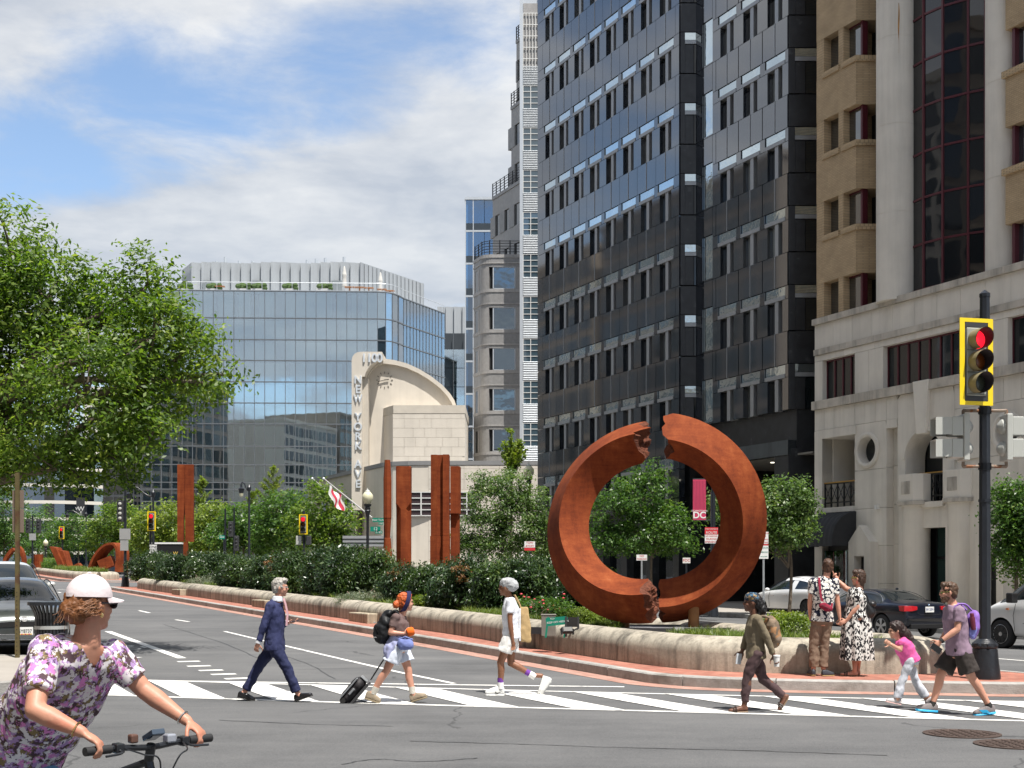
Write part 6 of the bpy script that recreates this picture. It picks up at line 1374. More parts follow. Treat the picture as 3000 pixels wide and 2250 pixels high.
# small street trees on the right-hand pavement and beyond
def st_tree(x, Y, label, lobes, n, per, leaf, m, seed, r=.07, top=None, spread=.22, group='street trees'):
    X = (x-CX)/F*Y; z = gz(X, Y)+.1; top = top or (X, Y, CH+(HY-1560)/F*Y); return tree('street_tree', label, (X, Y, z), [L3(a, b_, Y, c, d, None, e) for a, b_, c, d, e in lobes], top, r, n, per, spread, leaf, m, seed, group)
st_tree(1915, 58., 'green pavement tree seen through the opening of the ring', ((1880, 1460, 90, 70, 0), (1800, 1500, 80, 90, .5), (1960, 1540, 80, 70, -.4), (1880, 1570, 110, 60, 0), (1775, 1580, 60, 50, 0), (1905, 1390, 40, 40, 0), (1990, 1600, 50, 30, 0)), 420, 34, (.16, .075), LM_DARK, 21)
st_tree(1470, 70., 'loose silvery green tree left of the ring in front of the cream wing', ((1450, 1480, 90, 70, 0), (1530, 1540, 80, 80, 0), (1410, 1560, 80, 60, 0), (1500, 1430, 55, 60, 0), (1590, 1580, 50, 60, 0), (1470, 1600, 110, 40, 0), (1370, 1600, 50, 35, 0), (1560, 1480, 50, 60, 0), (1420, 1420, 40, 45, 0)), 620, 36, (.17, .07), LM_PALE, 22)
st_tree(2310, 49., 'tree with white blossom tips beside the black granite pier', ((2300, 1450, 60, 55, 0), (2240, 1500, 60, 70, 0), (2350, 1500, 40, 60, 0), (2300, 1560, 80, 50, 0), (2210, 1580, 40, 30, 0), (2120, 1480, 45, 60, .5), (2140, 1590, 40, 35, .5)), 380, 34, (.14, .07), LM_PALE, 23)
st_tree(2975, 39.5, 'dense small tree in front of the concrete columns beside the signal pole', ((2985, 1480, 75, 70, 0), (2960, 1580, 60, 60, 0), (3010, 1630, 80, 70, 0), (3040, 1520, 90, 110, 0), (2950, 1450, 30, 40, 0)), 420, 34, (.115, .06), LM_DARK, 24)
wl = (('bright green', LM_TREE), ('dense dark green', LM_DARK), ('yellow-green', LM_LIME))
for i, (x, Y, lob, m, lab) in enumerate((
    (950, 106., ((930, 1480, 70, 65, 0), (990, 1530, 60, 50, 0), (900, 1550, 70, 50, 0), (960, 1590, 70, 40, 0), (1000, 1590, 40, 40, 0)), LM_TREE, 'full green tree standing before the cream building entrance'),
    (830, 112., ((830, 1500, 70, 60, 0), (790, 1560, 60, 50, 0), (870, 1570, 60, 50, 0)), LM_DARK, 'dark green tree behind the red signal with pedestrian heads'),
    (720, 116., ((720, 1530, 80, 50, 0), (670, 1570, 60, 50, 0), (770, 1580, 60, 45, 0)), LM_DARK, 'broad dark green tree left of the dark signal tree'),
    (620, 120., ((620, 1520, 60, 50, 0), (590, 1570, 60, 50, 0), (650, 1590, 60, 40, 0)), LM_LIME, 'yellow-green tree just right of the slit rust slab'),
    (480, 128., ((480, 1530, 70, 60, 0), (430, 1560, 60, 50, 0), (530, 1570, 50, 50, 0)), LM_LIME, 'yellow-green tree behind the one-way signal'),
    (350, 140., ((350, 1530, 70, 60, 0), (300, 1570, 60, 50, 0), (400, 1590, 60, 40, 0)), LM_TREE, 'green tree behind the loop sculpture'),
    (230, 170., ((230, 1560, 80, 55, 0), (170, 1590, 60, 45, 0), (290, 1600, 60, 40, 0)), LM_DARK, 'dark tree behind the wedge sculpture'),
    (110, 180., ((110, 1540, 70, 60, 0), (60, 1580, 70, 50, 0), (150, 1600, 60, 40, 0)), LM_DARK, 'dark tree behind the signals far down the avenue'),
    (10, 150., ((10, 1500, 60, 90, 0), (40, 1580, 60, 60, 0), (-40, 1560, 60, 80, 0)), LM_DARK, 'tall dark tree behind the bronze sign post'),
)): st_tree(x, Y, lab, lob, 300, 26, (.30, .15), m, 30+i, .11, None, .42)
def sprout(x, ytop, ybot, Y, label, seed):               # upright feathery leaders
    k = Y/F; X = (x-CX)*k; z = gz(X, Y)+.1; T = thing('feathery_tree', label, 'tree', (X, Y, z), 0); rr = random.Random(seed); zt = CH+(HY-ytop)*k-z; zb = CH+(HY-ybot)*k-z; b = B(); b.tube([(0, 0, 0), (.05, 0, zb), (0, .05, zt)], [.1, .07, .015], 6); P, A = [], []
    for i in range(26):
        t = rr.random()**.8; h = zb+(zt-zb)*t; a = rr.uniform(0, 6.283); ln = (1-t)*(zt-zb)*.62+.25; q = Vector((math.cos(a)*ln*.62, math.sin(a)*ln*.62, h+ln*.62)); b.tube([(0, 0, h), q], [.03, .008], 5)
        for j in range(int(60*ln)+10): u = rr.random(); P.append(Vector((0, 0, h)).lerp(q, u)+Vector((rr.gauss(0, .09), rr.gauss(0, .09), rr.gauss(0, .09)))*(1.2-u*.6)); A.append(q.normalized())
    for j in range(120): P.append(Vector((rr.gauss(0, .08), rr.gauss(0, .08), zb+(zt-zb)*rr.random())))
    P = np.array([tuple(p) for p in P]); b.build('trunk', M_BARK, T); new_obj('crown', leaf_mesh('crown', P, P*0, .2, .09, LM_LIME, seed), T)
sprout(800, 1368, 1500, 127., 'feathery pale green conifer rising above the dark trees', 3); sprout(592, 1400, 1500, 131., 'feathery pale green shoots right of the slit rust slab', 4); sprout(1496, 1262, 1420, 73., 'feathery pale green leader rising above the silvery tree', 5); sprout(740, 1440, 1520, 129., 'short feathery pale green conifer beside the taller feathery one', 6)
# ---- shrubs of the median bed
def shrub_mesh(seed, m, lobes, ncl, per, spread, leaf, up=.5): C, P, O = lobes_points(lobes, ncl, per, spread, seed, .7); P = P[P[:, 2] > .03]; O = O[:len(P)]; return leaf_mesh('foliage', P, P/np.maximum(1e-6, np.linalg.norm(P, axis=1))[:, None], leaf[0], leaf[1], m, seed, up, along=np.array([[0, 0, .7]]))
def stems(seed, h, w, n=9):
    rr = random.Random(seed); b = B()
    for i in range(n): a = rr.uniform(0, 6.28); branch(b, (rr.uniform(-.15, .15), rr.uniform(-.1, .1), -.03), (math.cos(a)*w*rr.uniform(.3, .8), math.sin(a)*w*rr.uniform(.3, .8), h*rr.uniform(.5, .85)), .03, .01, rr, .15, 4)
    return b.mesh('stems', mat('shrub_stem', (.22, .17, .13), .9, var=.2), smooth=True, angle=180)
LO = [[(0, 0, .75, .95, .8, .75), (.6, .1, .7, .7, .6, .65), (-.6, -.1, .7, .7, .6, .65), (.1, .1, 1.15, .6, .55, .45)], [(0, 0, .7, 1.05, .8, .7), (.5, -.2, .95, .6, .5, .55), (-.5, .2, 1., .6, .5, .5)], [(0, 0, .8, .85, .8, .8), (-.5, -.1, .6, .7, .6, .6), (.5, .1, .65, .7, .6, .6), (-.1, 0, 1.2, .5, .5, .4)]]
LM_LAU2 = leafmat('laurel_leaf_young', [(.1, (.016, .036, .012)), (.5, (.042, .082, .022)), (.85, (.085, .14, .036)), (1, (.16, .20, .06))], .36, .28)
LAU = [shrub_mesh(50+i, (LM_LAUREL, LM_LAU2, LM_LAUREL)[i], LO[i], 560, 19, .145, (.125, .046), .35) for i in range(3)]; STM = [stems(60+i, 1.3, .8) for i in range(3)]
DEAD = [shrub_mesh(70+i, LM_BROWN, [(rr_, -.6, z_, .28, .2, .24)], 22, 14, .07, (.10, .045)) for i, (rr_, z_) in enumerate(((-.5, 1.1), (.3, .9), (0, 1.2)))]
def shrub(x, t, w, h, i, label, dead=False, name='laurel_shrub', group='dark laurel shrubs of the median hedge', mesh=None):
    a = (x-CX)/F; Y = (t+OX*AY-OY*AX)/(a*AY-AX); X = a*Y; z = gz(X, Y)+.5; T = thing(name, label, 'shrub', (X, Y, z), (i*1.9) % 6.28, group); sc = (w/2.5, w/2.5, h/1.6)
    new_obj('foliage', mesh or LAU[i % 3], T, None, None, sc)
    new_obj('stems', STM[i % 3], T, None, None, sc)
    if dead: o = new_obj('scorched_foliage', DEAD[i % 3], T, None, (0, 0, -(i*1.9) % 6.28), sc)
    return T
LBL = 'dark glossy laurel shrub in the tall hedge of the median bed'
for i, (x, t, w, h, dead) in enumerate(((440, 2.2, 2.6, 1.75, 0), (480, 2.6, 2.6, 1.7, 0), (520, 2.2, 2.6, 1.55, 0), (560, 2.9, 2.8, 1.7, 0), (605, 2.4, 2.6, 1.5, 0), (640, 2.9, 2.6, 1.7, 0), (690, 2.3, 2.5, 1.5, 0), (735, 2.6, 2.6, 1.6, 0), (790, 2.3, 2.4, 1.55, 0), (840, 2.5, 2.4, 1.65, 1), (900, 2.7, 2.5, 1.85, 0), (960, 2.5, 2.5, 1.85, 0), (1020, 2.7, 2.5, 1.9, 0), (1075, 2.9, 2.4, 1.9, 0), (1110, 3.9, 2.2, 1.7, 0), (1190, 2.9, 1.7, 1.35, 1), (1255, 3.0, 2.0, 1.4, 1), (1330, 3.1, 2.1, 1.45, 0), (1400, 3.2, 2.2, 1.6, 1), (1465, 3.1, 2.2, 1.55, 0), (1530, 3.4, 2.1, 1.6, 0), (1600, 3.6, 2., 1.55, 0), (1660, 3.9, 1.9, 1.45, 0), (1730, 4.0, 1.9, 1.35, 0), (1800, 4.05, 1.7, 1.1, 1))): shrub(x, t, w, h, i, LBL, bool(dead))
BOX = shrub_mesh(80, LM_LIME, [(0, 0, .6, 1., .8, .62), (.4, .1, .8, .7, .6, .5), (-.5, 0, .7, .6, .6, .5)], 420, 20, .09, (.075, .05)); GRY = shrub_mesh(81, LM_GREY, [(0, 0, .4, 1., .8, .55), (.5, 0, .35, .6, .5, .45), (-.5, 0, .35, .6, .5, .45)], 420, 16, .12, (.11, .025), .15)
ROSE = shrub_mesh(82, LM_DARK, [(0, 0, .6, 1., .8, .6), (.6, 0, .5, .5, .5, .5)], 360, 14, .13, (.08, .045))
shrub(2310, 3.55, 1.25, .72, 1, 'bright yellow-green shrub in the bed behind the standing couple', name='boxwood_shrub', group=None, mesh=BOX); shrub(1712, 2.3, 1.05, .6, 2, 'rounded bright green shrub in the bed left of the ring post', name='boxwood_shrub', group=None, mesh=BOX)
shrub(600, 1.95, 2.2, .95, 3, 'grey-green wispy bush spilling over the far planter wall', name='wispy_shrub', group=None, mesh=GRY); shrub(1065, 2.0, 2.4, .8, 4, 'grey-green wispy bush at the foot of the slender rust column', name='wispy_shrub', group=None, mesh=GRY)
shrub(1585, 2.5, 1.9, .85, 5, 'loose rose shrub with red flowers left of the keep-off sign', name='rose_shrub', group=None, mesh=ROSE); shrub(1240, 2.5, 1.2, .6, 6, 'low bright green shrub in front of the rust columns', name='boxwood_shrub', group=None, mesh=BOX)
rs = bpy.data.objects['rose_shrub']; fl = B(); rr = random.Random(9)
for i in range(26): fl.ell((rr.uniform(-.7, .7), rr.uniform(-.6, .6), rr.uniform(.3, .75)), (.035, .035, .025), 6)
fl.build('flowers', mat('red_flower', (.55, .05, .07), .6, var=.3, vs=9), rs)
# grasses and ground cover: blades nobody could count
def grass_patch(name, label, pts, n, h, seed, m=LM_GRASS, w=.014, lean=.5, zoff=.5, wall=True):
    rg = np.random.default_rng(seed); P = [Vector(p) for p in pts]; x0, x1 = min(p.x for p in P), max(p.x for p in P); y0, y1 = min(p.y for p in P), max(p.y for p in P); B0 = []
    def inside(x, y):
        c = False; j = len(P)-1
        for i in range(len(P)):
            if (P[i].y > y) != (P[j].y > y) and x < (P[j].x-P[i].x)*(y-P[i].y)/(P[j].y-P[i].y)+P[i].x: c = not c
            j = i
        return c
    cl = []
    while len(cl) < max(4, n//40):
        x, y = rg.uniform(x0, x1), rg.uniform(y0, y1)
        if inside(x, y): cl.append((x, y, gz(x, y)+zoff, rg.uniform(.6, 1.15)))
    cl = np.array(cl); idx = rg.integers(0, len(cl), n); C = cl[idx]; a = rg.uniform(0, 2*np.pi, n); r = np.abs(rg.normal(0, .10, n)); hh = h*C[:, 3]*rg.uniform(.55, 1.15, n); ln = hh*lean*rg.uniform(.3, 1.4, n)
    d = np.stack([np.cos(a), np.sin(a), 0*a], 1); s = np.stack([-np.sin(a), np.cos(a), 0*a], 1); b0 = C[:, :3]+d*r[:, None]; V = np.empty((n, 6, 3)); ww = (w*rg.uniform(.6, 1.4, n))[:, None]
    mid = b0+d*(ln*.35)[:, None]; mid[:, 2] += hh*.65; tip = b0+d*ln[:, None]; tip[:, 2] += hh*rg.uniform(.75, 1, n)
    V[:, 0] = b0-s*ww*.5; V[:, 1] = b0+s*ww*.5; V[:, 2] = mid+s*ww*.45; V[:, 3] = tip+s*ww*.06; V[:, 4] = tip-s*ww*.06; V[:, 5] = mid-s*ww*.45
    me = bpy.data.meshes.new(name); me.vertices.add(6*n); me.vertices.foreach_set('co', V.reshape(-1)); k = np.arange(n)*6
    lp = np.stack([k, k+1, k+2, k+5, k+5, k+2, k+3, k+4], 1).reshape(-1).astype(np.int32); me.loops.add(8*n); me.loops.foreach_set('vertex_index', lp); me.polygons.add(2*n); me.polygons.foreach_set('loop_start', np.arange(0, 8*n, 4, dtype=np.int32)); me.polygons.foreach_set('loop_total', np.full(2*n, 4, dtype=np.int32)); me.materials.append(m); me.update(calc_edges=True)
    return tag(new_obj(name, me), label, 'grass', None, 'stuff')
def bed(x0, x1, ta, tb):
    f = lambda x, t: ((lambda a: ((a*(t+OX*AY-OY*AX)/(a*AY-AX)), (t+OX*AY-OY*AX)/(a*AY-AX)))((x-CX)/F)); return [f(x0, ta), f(x1, ta), f(x1, tb), f(x0, tb)]
grass_patch('ornamental_grass', 'bright green tufted grass in the front of the bed right of the ring', [(3.7, 22.6), (5.1, 22.1), (6.2, 22.2), (6.1, 22.9), (4.8, 24.3), (3.5, 25.2), (2.9, 24.6)], 15000, .26, 1)
grass_patch('ornamental_grass', 'tufted grass along the planter wall before the dense hedge', bed(1370, 1470, 1.75, 2.5), 5000, .3, 2); grass_patch('ornamental_grass', 'tufted grass beside the steel utility box', bed(1535, 1600, 1.75, 2.3), 2500, .26, 3); grass_patch('ornamental_grass', 'tufted grass under the left ring post', bed(1730, 1815, 1.9, 2.6), 2500, .24, 4)
grass_patch('ornamental_grass', 'tufted grass along the wall below the slender rust column', bed(925, 1160, 1.75, 2.4), 7000, .32, 5); grass_patch('ornamental_grass', 'tufted grass at the far tip of the median by the black pole', bed(385, 470, 1.8, 2.6), 3500, .4, 6); grass_patch('ornamental_grass', 'tufted grass between the far hedge shrubs', bed(540, 660, 1.75, 2.2), 4000, .35, 7)
def fm(s0, s1, t0, t1): return [W(s0, t0), W(s1, t0), W(s1, t1), W(s0, t1)]
grass_patch('ornamental_grass', 'pale green ornamental grass along the far median wall', fm(85, 104, 1.7, 3.9), 9000, .55, 8, w=.03); grass_patch('ornamental_grass', 'mixed ground cover farther along the far median', fm(104, 150, 1.7, 3.9), 9000, .6, 9, LM_DARK, w=.05)
for i, (s, t) in enumerate(((109, 2.2), (112, 2.8), (115, 2.1), (119, 3), (124, 2.3), (130, 2.8))):
    x, y = W(s, t); T = thing('low_shrub', 'low rounded shrub on the far median between the rust sculptures', 'shrub', (x, y, gz(x, y)+.5), i*1.3, 'low shrubs on the far median'); new_obj('foliage', BOX if i % 2 else ROSE, T, None, None, (1.1, 1.1, .9)); new_obj('stems', STM[i % 3], T, None, None, (.5, .5, .4))
# ------------------------------------------------------------------ people
TMP = bpy.data.scenes.new('scratch')
def remesh(b, name, mats, parent, voxel=.009, smooth=4, folds=None, fac=.5):
    me = bpy.data.meshes.new('t'); me.from_pydata(b.v, [], b.f); o = bpy.data.objects.new('t', me); TMP.collection.objects.link(o)
    bm = bmesh.new(); bm.from_mesh(me); bmesh.ops.recalc_face_normals(bm, faces=bm.faces); bm.to_mesh(me); bm.free()
    m = o.modifiers.new('r', 'REMESH'); m.mode = 'VOXEL'; m.voxel_size = voxel
    if smooth: s = o.modifiers.new('s', 'SMOOTH'); s.factor = fac; s.iterations = smooth
    with bpy.context.temp_override(scene=TMP, view_layer=TMP.view_layers[0]):
        dg = bpy.context.evaluated_depsgraph_get(); n = bpy.data.meshes.new_from_object(o.evaluated_get(dg))
    bpy.data.objects.remove(o); bpy.data.meshes.remove(me); n.name = name; n.materials.clear()
    for q in (mats if isinstance(mats, (list, tuple)) else [mats]): n.materials.append(q)
    if folds:
        amp, sx, sy, sz = folds; co = [v.co.copy() for v in n.vertices]; no = [v.normal.copy() for v in n.vertices]
        for v, c, d in zip(n.vertices, co, no):
            p = Vector((c.x*sx, c.y*sy, c.z*sz)); v.co = c+d*amp*(mnoise.noise(p)+.5*mnoise.noise(p*2.1))
    n.polygons.foreach_set('use_smooth', [True]*len(n.polygons)); n.update(); return new_obj(name, n, parent)
def limb(b, p, q, r0, r1, ends=(True, True)):
    b.cone(p, q, r0, r1, 14)
    if ends[0]: b.ell(p, (r0,)*3, 12)
    if ends[1]: b.ell(q, (r1,)*3, 12)
def rot3(f, l, u): return Matrix((f, l, u)).transposed()
def frame(f, up=(0, 0, 1)): f = Vector(f).normalized(); u = Vector(up); l = u.cross(f).normalized(); return f, l, f.cross(l)
def head(b, c, f, up=(0, 0, 1), s=1.):
    f, l, u = frame(f, up); m = rot3(f, l, u); g = lambda x, y, z, r: b.ell(c+(f*x+l*y+u*z)*s, tuple(v*s for v in r), 14, m)
    g(-.014, 0, .022, (.098, .077, .102)); g(.028, 0, -.04, (.070, .060, .082)); g(.062, 0, -.098, (.028, .03, .026)); g(.092, 0, -.02, (.026, .013, .024)); g(.084, 0, .022, (.016, .05, .014)); g(.088, 0, -.064, (.014, .024, .012))
    for sg in (-1, 1): g(-.008, sg*.078, -.014, (.019, .010, .03)); g(.055, sg*.04, -.035, (.03, .022, .025))
def hand(b, w, d, palm, thumb, curl=.5, s=1.):
    d = Vector(d).normalized(); palm = Vector(palm); palm = (palm-d*palm.dot(d)).normalized(); side = d.cross(palm).normalized(); thumb = 1 if Vector(thumb).dot(side) > 0 else -1; w = Vector(w)
    b.ell(w+d*.05*s, (.052*s, .040*s, .017*s), 12, rot3(d, side, palm)); b.ell(w+d*.01*s, (.03*s, .028*s, .02*s), 10, rot3(d, side, palm))
    for i, L_ in enumerate((.92, 1.06, 1., .8)):
        p = w+d*.088*s+side*thumb*(.029-.0195*i)*s; a = 0.
        for j, ln in enumerate((.04, .027, .021)):
            a += curl*(.8, 1.1, .8)[j]; v = d*math.cos(a)+palm*math.sin(a); q = p+v*ln*L_*s; limb(b, p, q, (.0098-.0008*j)*s, (.0092-.001*j)*s); p = q
    p = w+d*.028*s+side*thumb*.032*s
    for j, ln in enumerate((.04, .03, .025)):
        v = (d*(.55+.15*j)+side*thumb*(.75-.3*j)+palm*(.35+.25*curl*j)).normalized(); q = p+v*ln*s; limb(b, p, q, (.0125-.001*j)*s, (.0115-.0012*j)*s); p = q
def torso_rings(pts, lats, wd, dp, infl=0., n=22, ex=2.4):
    rings = []
    for i, p in enumerate(pts):
        t = (pts[min(i+1, len(pts)-1)]-pts[max(i-1, 0)]).normalized(); l = lats[i]; l = (l-t*l.dot(t)).normalized(); a = l.cross(t).normalized(); R_ = []
        for k in range(n):
            th = 2*math.pi*k/n; c, s = math.cos(th), math.sin(th); R_.append(p+l*math.copysign(abs(c)**(2/ex), c)*(wd[i]+infl)+a*math.copysign(abs(s)**(2/ex), s)*(dp[i]+infl))
        rings.append(R_)
    return rings
def shoe_rings(heel, toe, up, wds, hts, sts, lift=0., th=None):
    d = (toe-heel); L_ = d.length; d.normalize(); s = Vector(up).cross(d).normalized(); u = d.cross(s); rings = []
    for t, w, h in zip(sts, wds, hts):
        c = heel+d*L_*t+u*lift; rings.append([c+s*w*x+u*h*z for x, z in ((-1, 0), (-1.02, .35), (-.8, .8), (-.3, 1), (.3, 1), (.8, .8), (1.02, .35), (1, 0))])
    return rings
def shoe(T, heel, toe, up, m_up, m_sole, s=1., sole=.022, ht=1., lace=None):
    st = (0, .06, .25, .5, .75, .93, 1.)
    u = B(); u.rings(shoe_rings(heel, toe, up, [v*s for v in (.022, .033, .036, .040, .045, .036, .018)], [v*s*ht for v in (.06, .085, .09, .075, .055, .042, .025)], st, sole*.8)); o = remesh(u, 'shoe', m_up, T, .007, 3)
    w = B(); w.rings(shoe_rings(heel, toe, up, [v*s for v in (.026, .037, .040, .044, .049, .040, .02)], [sole*s]*7, st)); w.build('sole', m_sole, o, bevel=.004)
    if lace:
        d = (toe-heel).normalized(); sd = Vector(up).cross(d).normalized(); uu = d.cross(sd)
        for i in range(3): c = heel.lerp(toe, .45+.09*i)+uu*(.098-.012*i)*s; B().tube([c-sd*.03, c+uu*.006, c+sd*.03], .004, 5).build('lace', lace, o)
    return o
def skinmat(n, c): return mat('skin_'+n, c, .48, var=.07, vs=9, spec=.45, bump=.03, bs=90, sub=.0)
SK_L, SK_P, SK_D, SK_B = skinmat('fair', (.50, .27, .185)), skinmat('pink', (.52, .26, .18)), skinmat('deep', (.13, .055, .032)), skinmat('brown', (.22, .095, .05))
def cloth(n, c, var=.1, vs=7, rough=.85, bump=.25, bs=16, **k): return mat('cloth_'+n, c, rough, var=var, vs=vs, bump=bump, bs=bs, spec=.25, bdist=.015, **k)
def patmat(name, scale, stops, dist='F1', warp=.0, sc3=(1, 1, 1), metric='EUCLIDEAN', colr=True, const=True):
    def fn(N, L, p, ma, nt):
        tc = N('ShaderNodeTexCoord'); mp = N('ShaderNodeMapping'); mp.inputs['Scale'].default_value = sc3; L(tc.outputs['Object'], mp.inputs[0]); v = N('ShaderNodeTexVoronoi'); v.inputs['Scale'].default_value = scale; v.feature = dist; v.distance = metric
        if dist == 'SMOOTH_F1': v.inputs['Smoothness'].default_value = .35

        n = N('ShaderNodeTexNoise'); n.inputs['Scale'].default_value = scale*.7; n.inputs['Detail'].default_value = 3; L(mp.outputs[0], n.inputs['Vector']); a = N('ShaderNodeVectorMath'); a.operation = 'MULTIPLY_ADD'; L(n.outputs['Color'], a.inputs[0]); a.inputs[1].default_value = (warp,)*3; L(mp.outputs[0], a.inputs[2]); L(a.outputs[0], v.inputs['Vector'])
        if colr: sp = N('ShaderNodeSeparateXYZ'); L(v.outputs['Color'], sp.inputs[0]); fac = sp.outputs[0]
        else: fac = v.outputs['Distance']
        L(ramp(N, L, fac, stops, const), p.inputs['Base Color']); p.inputs['Roughness'].default_value = .85; p.inputs['Specular IOR Level'].default_value = .2
        b = N('ShaderNodeBump'); b.inputs['Strength'].default_value = .3; b.inputs['Distance'].default_value = .015; nn = N('ShaderNodeTexNoise'); nn.inputs['Scale'].default_value = 14; L(tc.outputs['Object'], nn.inputs['Vector']); L(nn.outputs[0], b.inputs['Height']); L(b.outputs[0], p.inputs['Normal'])
    return mat_nodes(name, fn)
def hairmat(n, c): return mat('hair_'+n, c, .5, var=.45, vs=34, bump=.6, bs=55, spec=.4, bdist=.01)
def spec_mat(): return mat('spectacle_frame', (.03, .03, .035), .3, var=0)
class Person:
    def __init__(s, label, reg, ground, fwd, gh=0., Y=None):
        s.ox, s.oy, s.sc = reg; gx, gy = s.ox+ground[0]/s.sc, s.oy+ground[1]/s.sc
        X, Yg = GP(gx, gy, gh) if Y is None else ((gx-CX)/F*Y, Y); s.Y = Yg; s.k = Yg/F; s.base = Vector((X, Yg, CH+(HY-gy)*s.k)); s.T = thing('person', label, 'person', s.base); s.fwd = Vector(fwd).normalized(); s.lat = Vector((0, 0, 1)).cross(s.fwd)
    def J(s, u, v, d=0.): return Vector((((s.ox+u/s.sc)-CX)*s.k, s.Y+d, CH+(HY-s.oy-v/s.sc)*s.k))-s.base
    def world(s, p): return s.base+p
def build_person(P, j, skin, top=None, bottom=None, w=1., top_len=.0, sleeve=.55, voxel=.009, shoes=None, hair=None, hf=None, hs=1., hand_dirs=None, foot='shoe', curl=(.55, .55), bulk=0., torso_d=1., hup=(0, 0, 1)):
    """j: joints (person-local vectors). N/F = side nearer to / farther from the camera"""
    T = P.T; b = B(); hf = hf or P.fwd
    hip = (j['hN']+j['hF'])/2; sh = (j['sN']+j['sF'])/2; lh = (j['hN']-j['hF']).normalized(); ls = (j['sN']-j['sF']).normalized(); neck = j['nk']
    sp = sh-hip; low = hip-Vector((0, 0, .09)); pts = [low, hip, hip+sp*.28, hip+sp*.55, hip+sp*.82, sh+sp.normalized()*.0, sh.lerp(neck, .75)]
    lats = [lh, lh, lh.lerp(ls, .3), lh.lerp(ls, .6), ls, ls, ls]; wd = [.105*w, .158*w, .138*w, .152*w, .165*w, .15*w, .06*w]; dp = [v*torso_d for v in (.085, .112, .098, .112, .105, .075, .055)]; dp = [v+bulk for v in dp]; wd = [v+bulk for v in wd]
    b.rings(torso_rings(pts, lats, [v-.012 for v in wd], [v-.012 for v in dp])); hc = j['hd']
    limb(b, neck-Vector((0, 0, .03)), hc-Vector((0, 0, .05))-hf*.01, .056*w, .05); head(b, hc, hf, hup, hs)
    for q in 'NF':
        s_, e, wr = j['s'+q], j['e'+q], j['w'+q]; limb(b, s_, e, .048*w, .038*w); m_ = e.lerp(wr, .3); limb(b, e, m_, .038*w, .04*w); limb(b, m_, wr, .04*w, .026); b.ell(s_, (.06*w,)*3, 12)
        d = (wr-e).normalized(); hd_, pl, th = (hand_dirs or {}).get(q, (d, P.lat*(1 if q == 'N' else -1), P.fwd)); hand(b, wr, hd_, pl, th, curl[0 if q == 'N' else 1], hs*.98)
        h_, kn, an = j['h'+q], j['k'+q], j['a'+q]; limb(b, h_, kn, .082*w, .055*w); c1 = kn.lerp(an, .3)-P.fwd*.012; limb(b, kn, c1, .053*w, .054*w); limb(b, c1, an, .054*w, .036)
        if foot == 'sandal':
            b.rings(shoe_rings(j['he'+q], j['to'+q], (0, 0, 1), (.02, .03, .033, .036, .042, .036, .015), (.05, .07, .07, .055, .038, .028, .018), (0, .06, .25, .5, .75, .93, 1.), .014)); limb(b, an, j['he'+q].lerp(j['to'+q], .22)+Vector((0, 0, .05)), .036, .034)
        else: limb(b, an, j['he'+q].lerp(j['to'+q], .25)+Vector((0, 0, .06)), .036, .034)
    body = remesh(b, 'body', skin, T, voxel, 3)
    f, l, u = frame(hf, hup)
    for sg in (-1, 1): B().ell(hc+(f*.0835+l*.031*sg-u*.002)*hs, (.012*hs, .013*hs, .008*hs), 8).build('eye', mat('eye_dark', (.03, .02, .015), .2, var=0), T)
    if top:
        c = B(); p2 = [pts[1]-sp.normalized()*top_len]+pts[1:]; l2 = [lats[1]]+lats[1:]; w2 = [wd[1]+.004]+wd[1:]; d2 = [dp[1]+.004]+dp[1:]
        c.rings(torso_rings(p2, l2, w2, d2, .014))
        for q in 'NF':
            s_, e, wr = j['s'+q], j['e'+q], j['w'+q]; c.ell(s_, (.07*w,)*3, 12)
            if sleeve > 0:
                if sleeve <= 1: limb(c, s_, s_.lerp(e, sleeve), .066*w, .060*w, (True, False))
                else: limb(c, s_, e, .066*w, .054*w); limb(c, e, e.lerp(wr, sleeve-1), .054*w, .043*w, (True, False))
        remesh(c, top[0], top[1], T, .0095, 3, (.011, 13, 13, 9))
    if bottom:
        nm, mt, ln, flare = bottom; c = B(); wst = hip+sp*.16; c.rings(torso_rings([low+Vector((0, 0, .02)), hip-Vector((0, 0, .03)), hip, wst], [lh]*4, [.12*w, wd[1]-.002, wd[1], wd[1]-.012], [.1*torso_d+bulk, dp[1]+.002, dp[1], dp[1]-.01], .004))
        for q in 'NF':
            h_, kn, an = j['h'+q], j['k'+q], j['a'+q]
            if ln <= 1: limb(c, h_, h_.lerp(kn, ln), .098*w, (.098+flare)*w*(1-.18*ln), (True, False))
            else: limb(c, h_, kn, .097*w, .068*w+flare*.3); limb(c, kn, kn.lerp(an, ln-1), .068*w+flare*.3, .052+flare, (True, False))
        remesh(c, nm, mt, T, .0095, 3, (.013, 11, 11, 10))
    if foot == 'shoe' and shoes:
        for q in 'NF': shoe(T, j['he'+q], j['to'+q], shoes.get('up'+q, (0, 0, 1)), shoes['upper'], shoes['sole'], shoes.get('s', 1.), shoes.get('th', .024), shoes.get('ht', 1.), shoes.get('lace'))
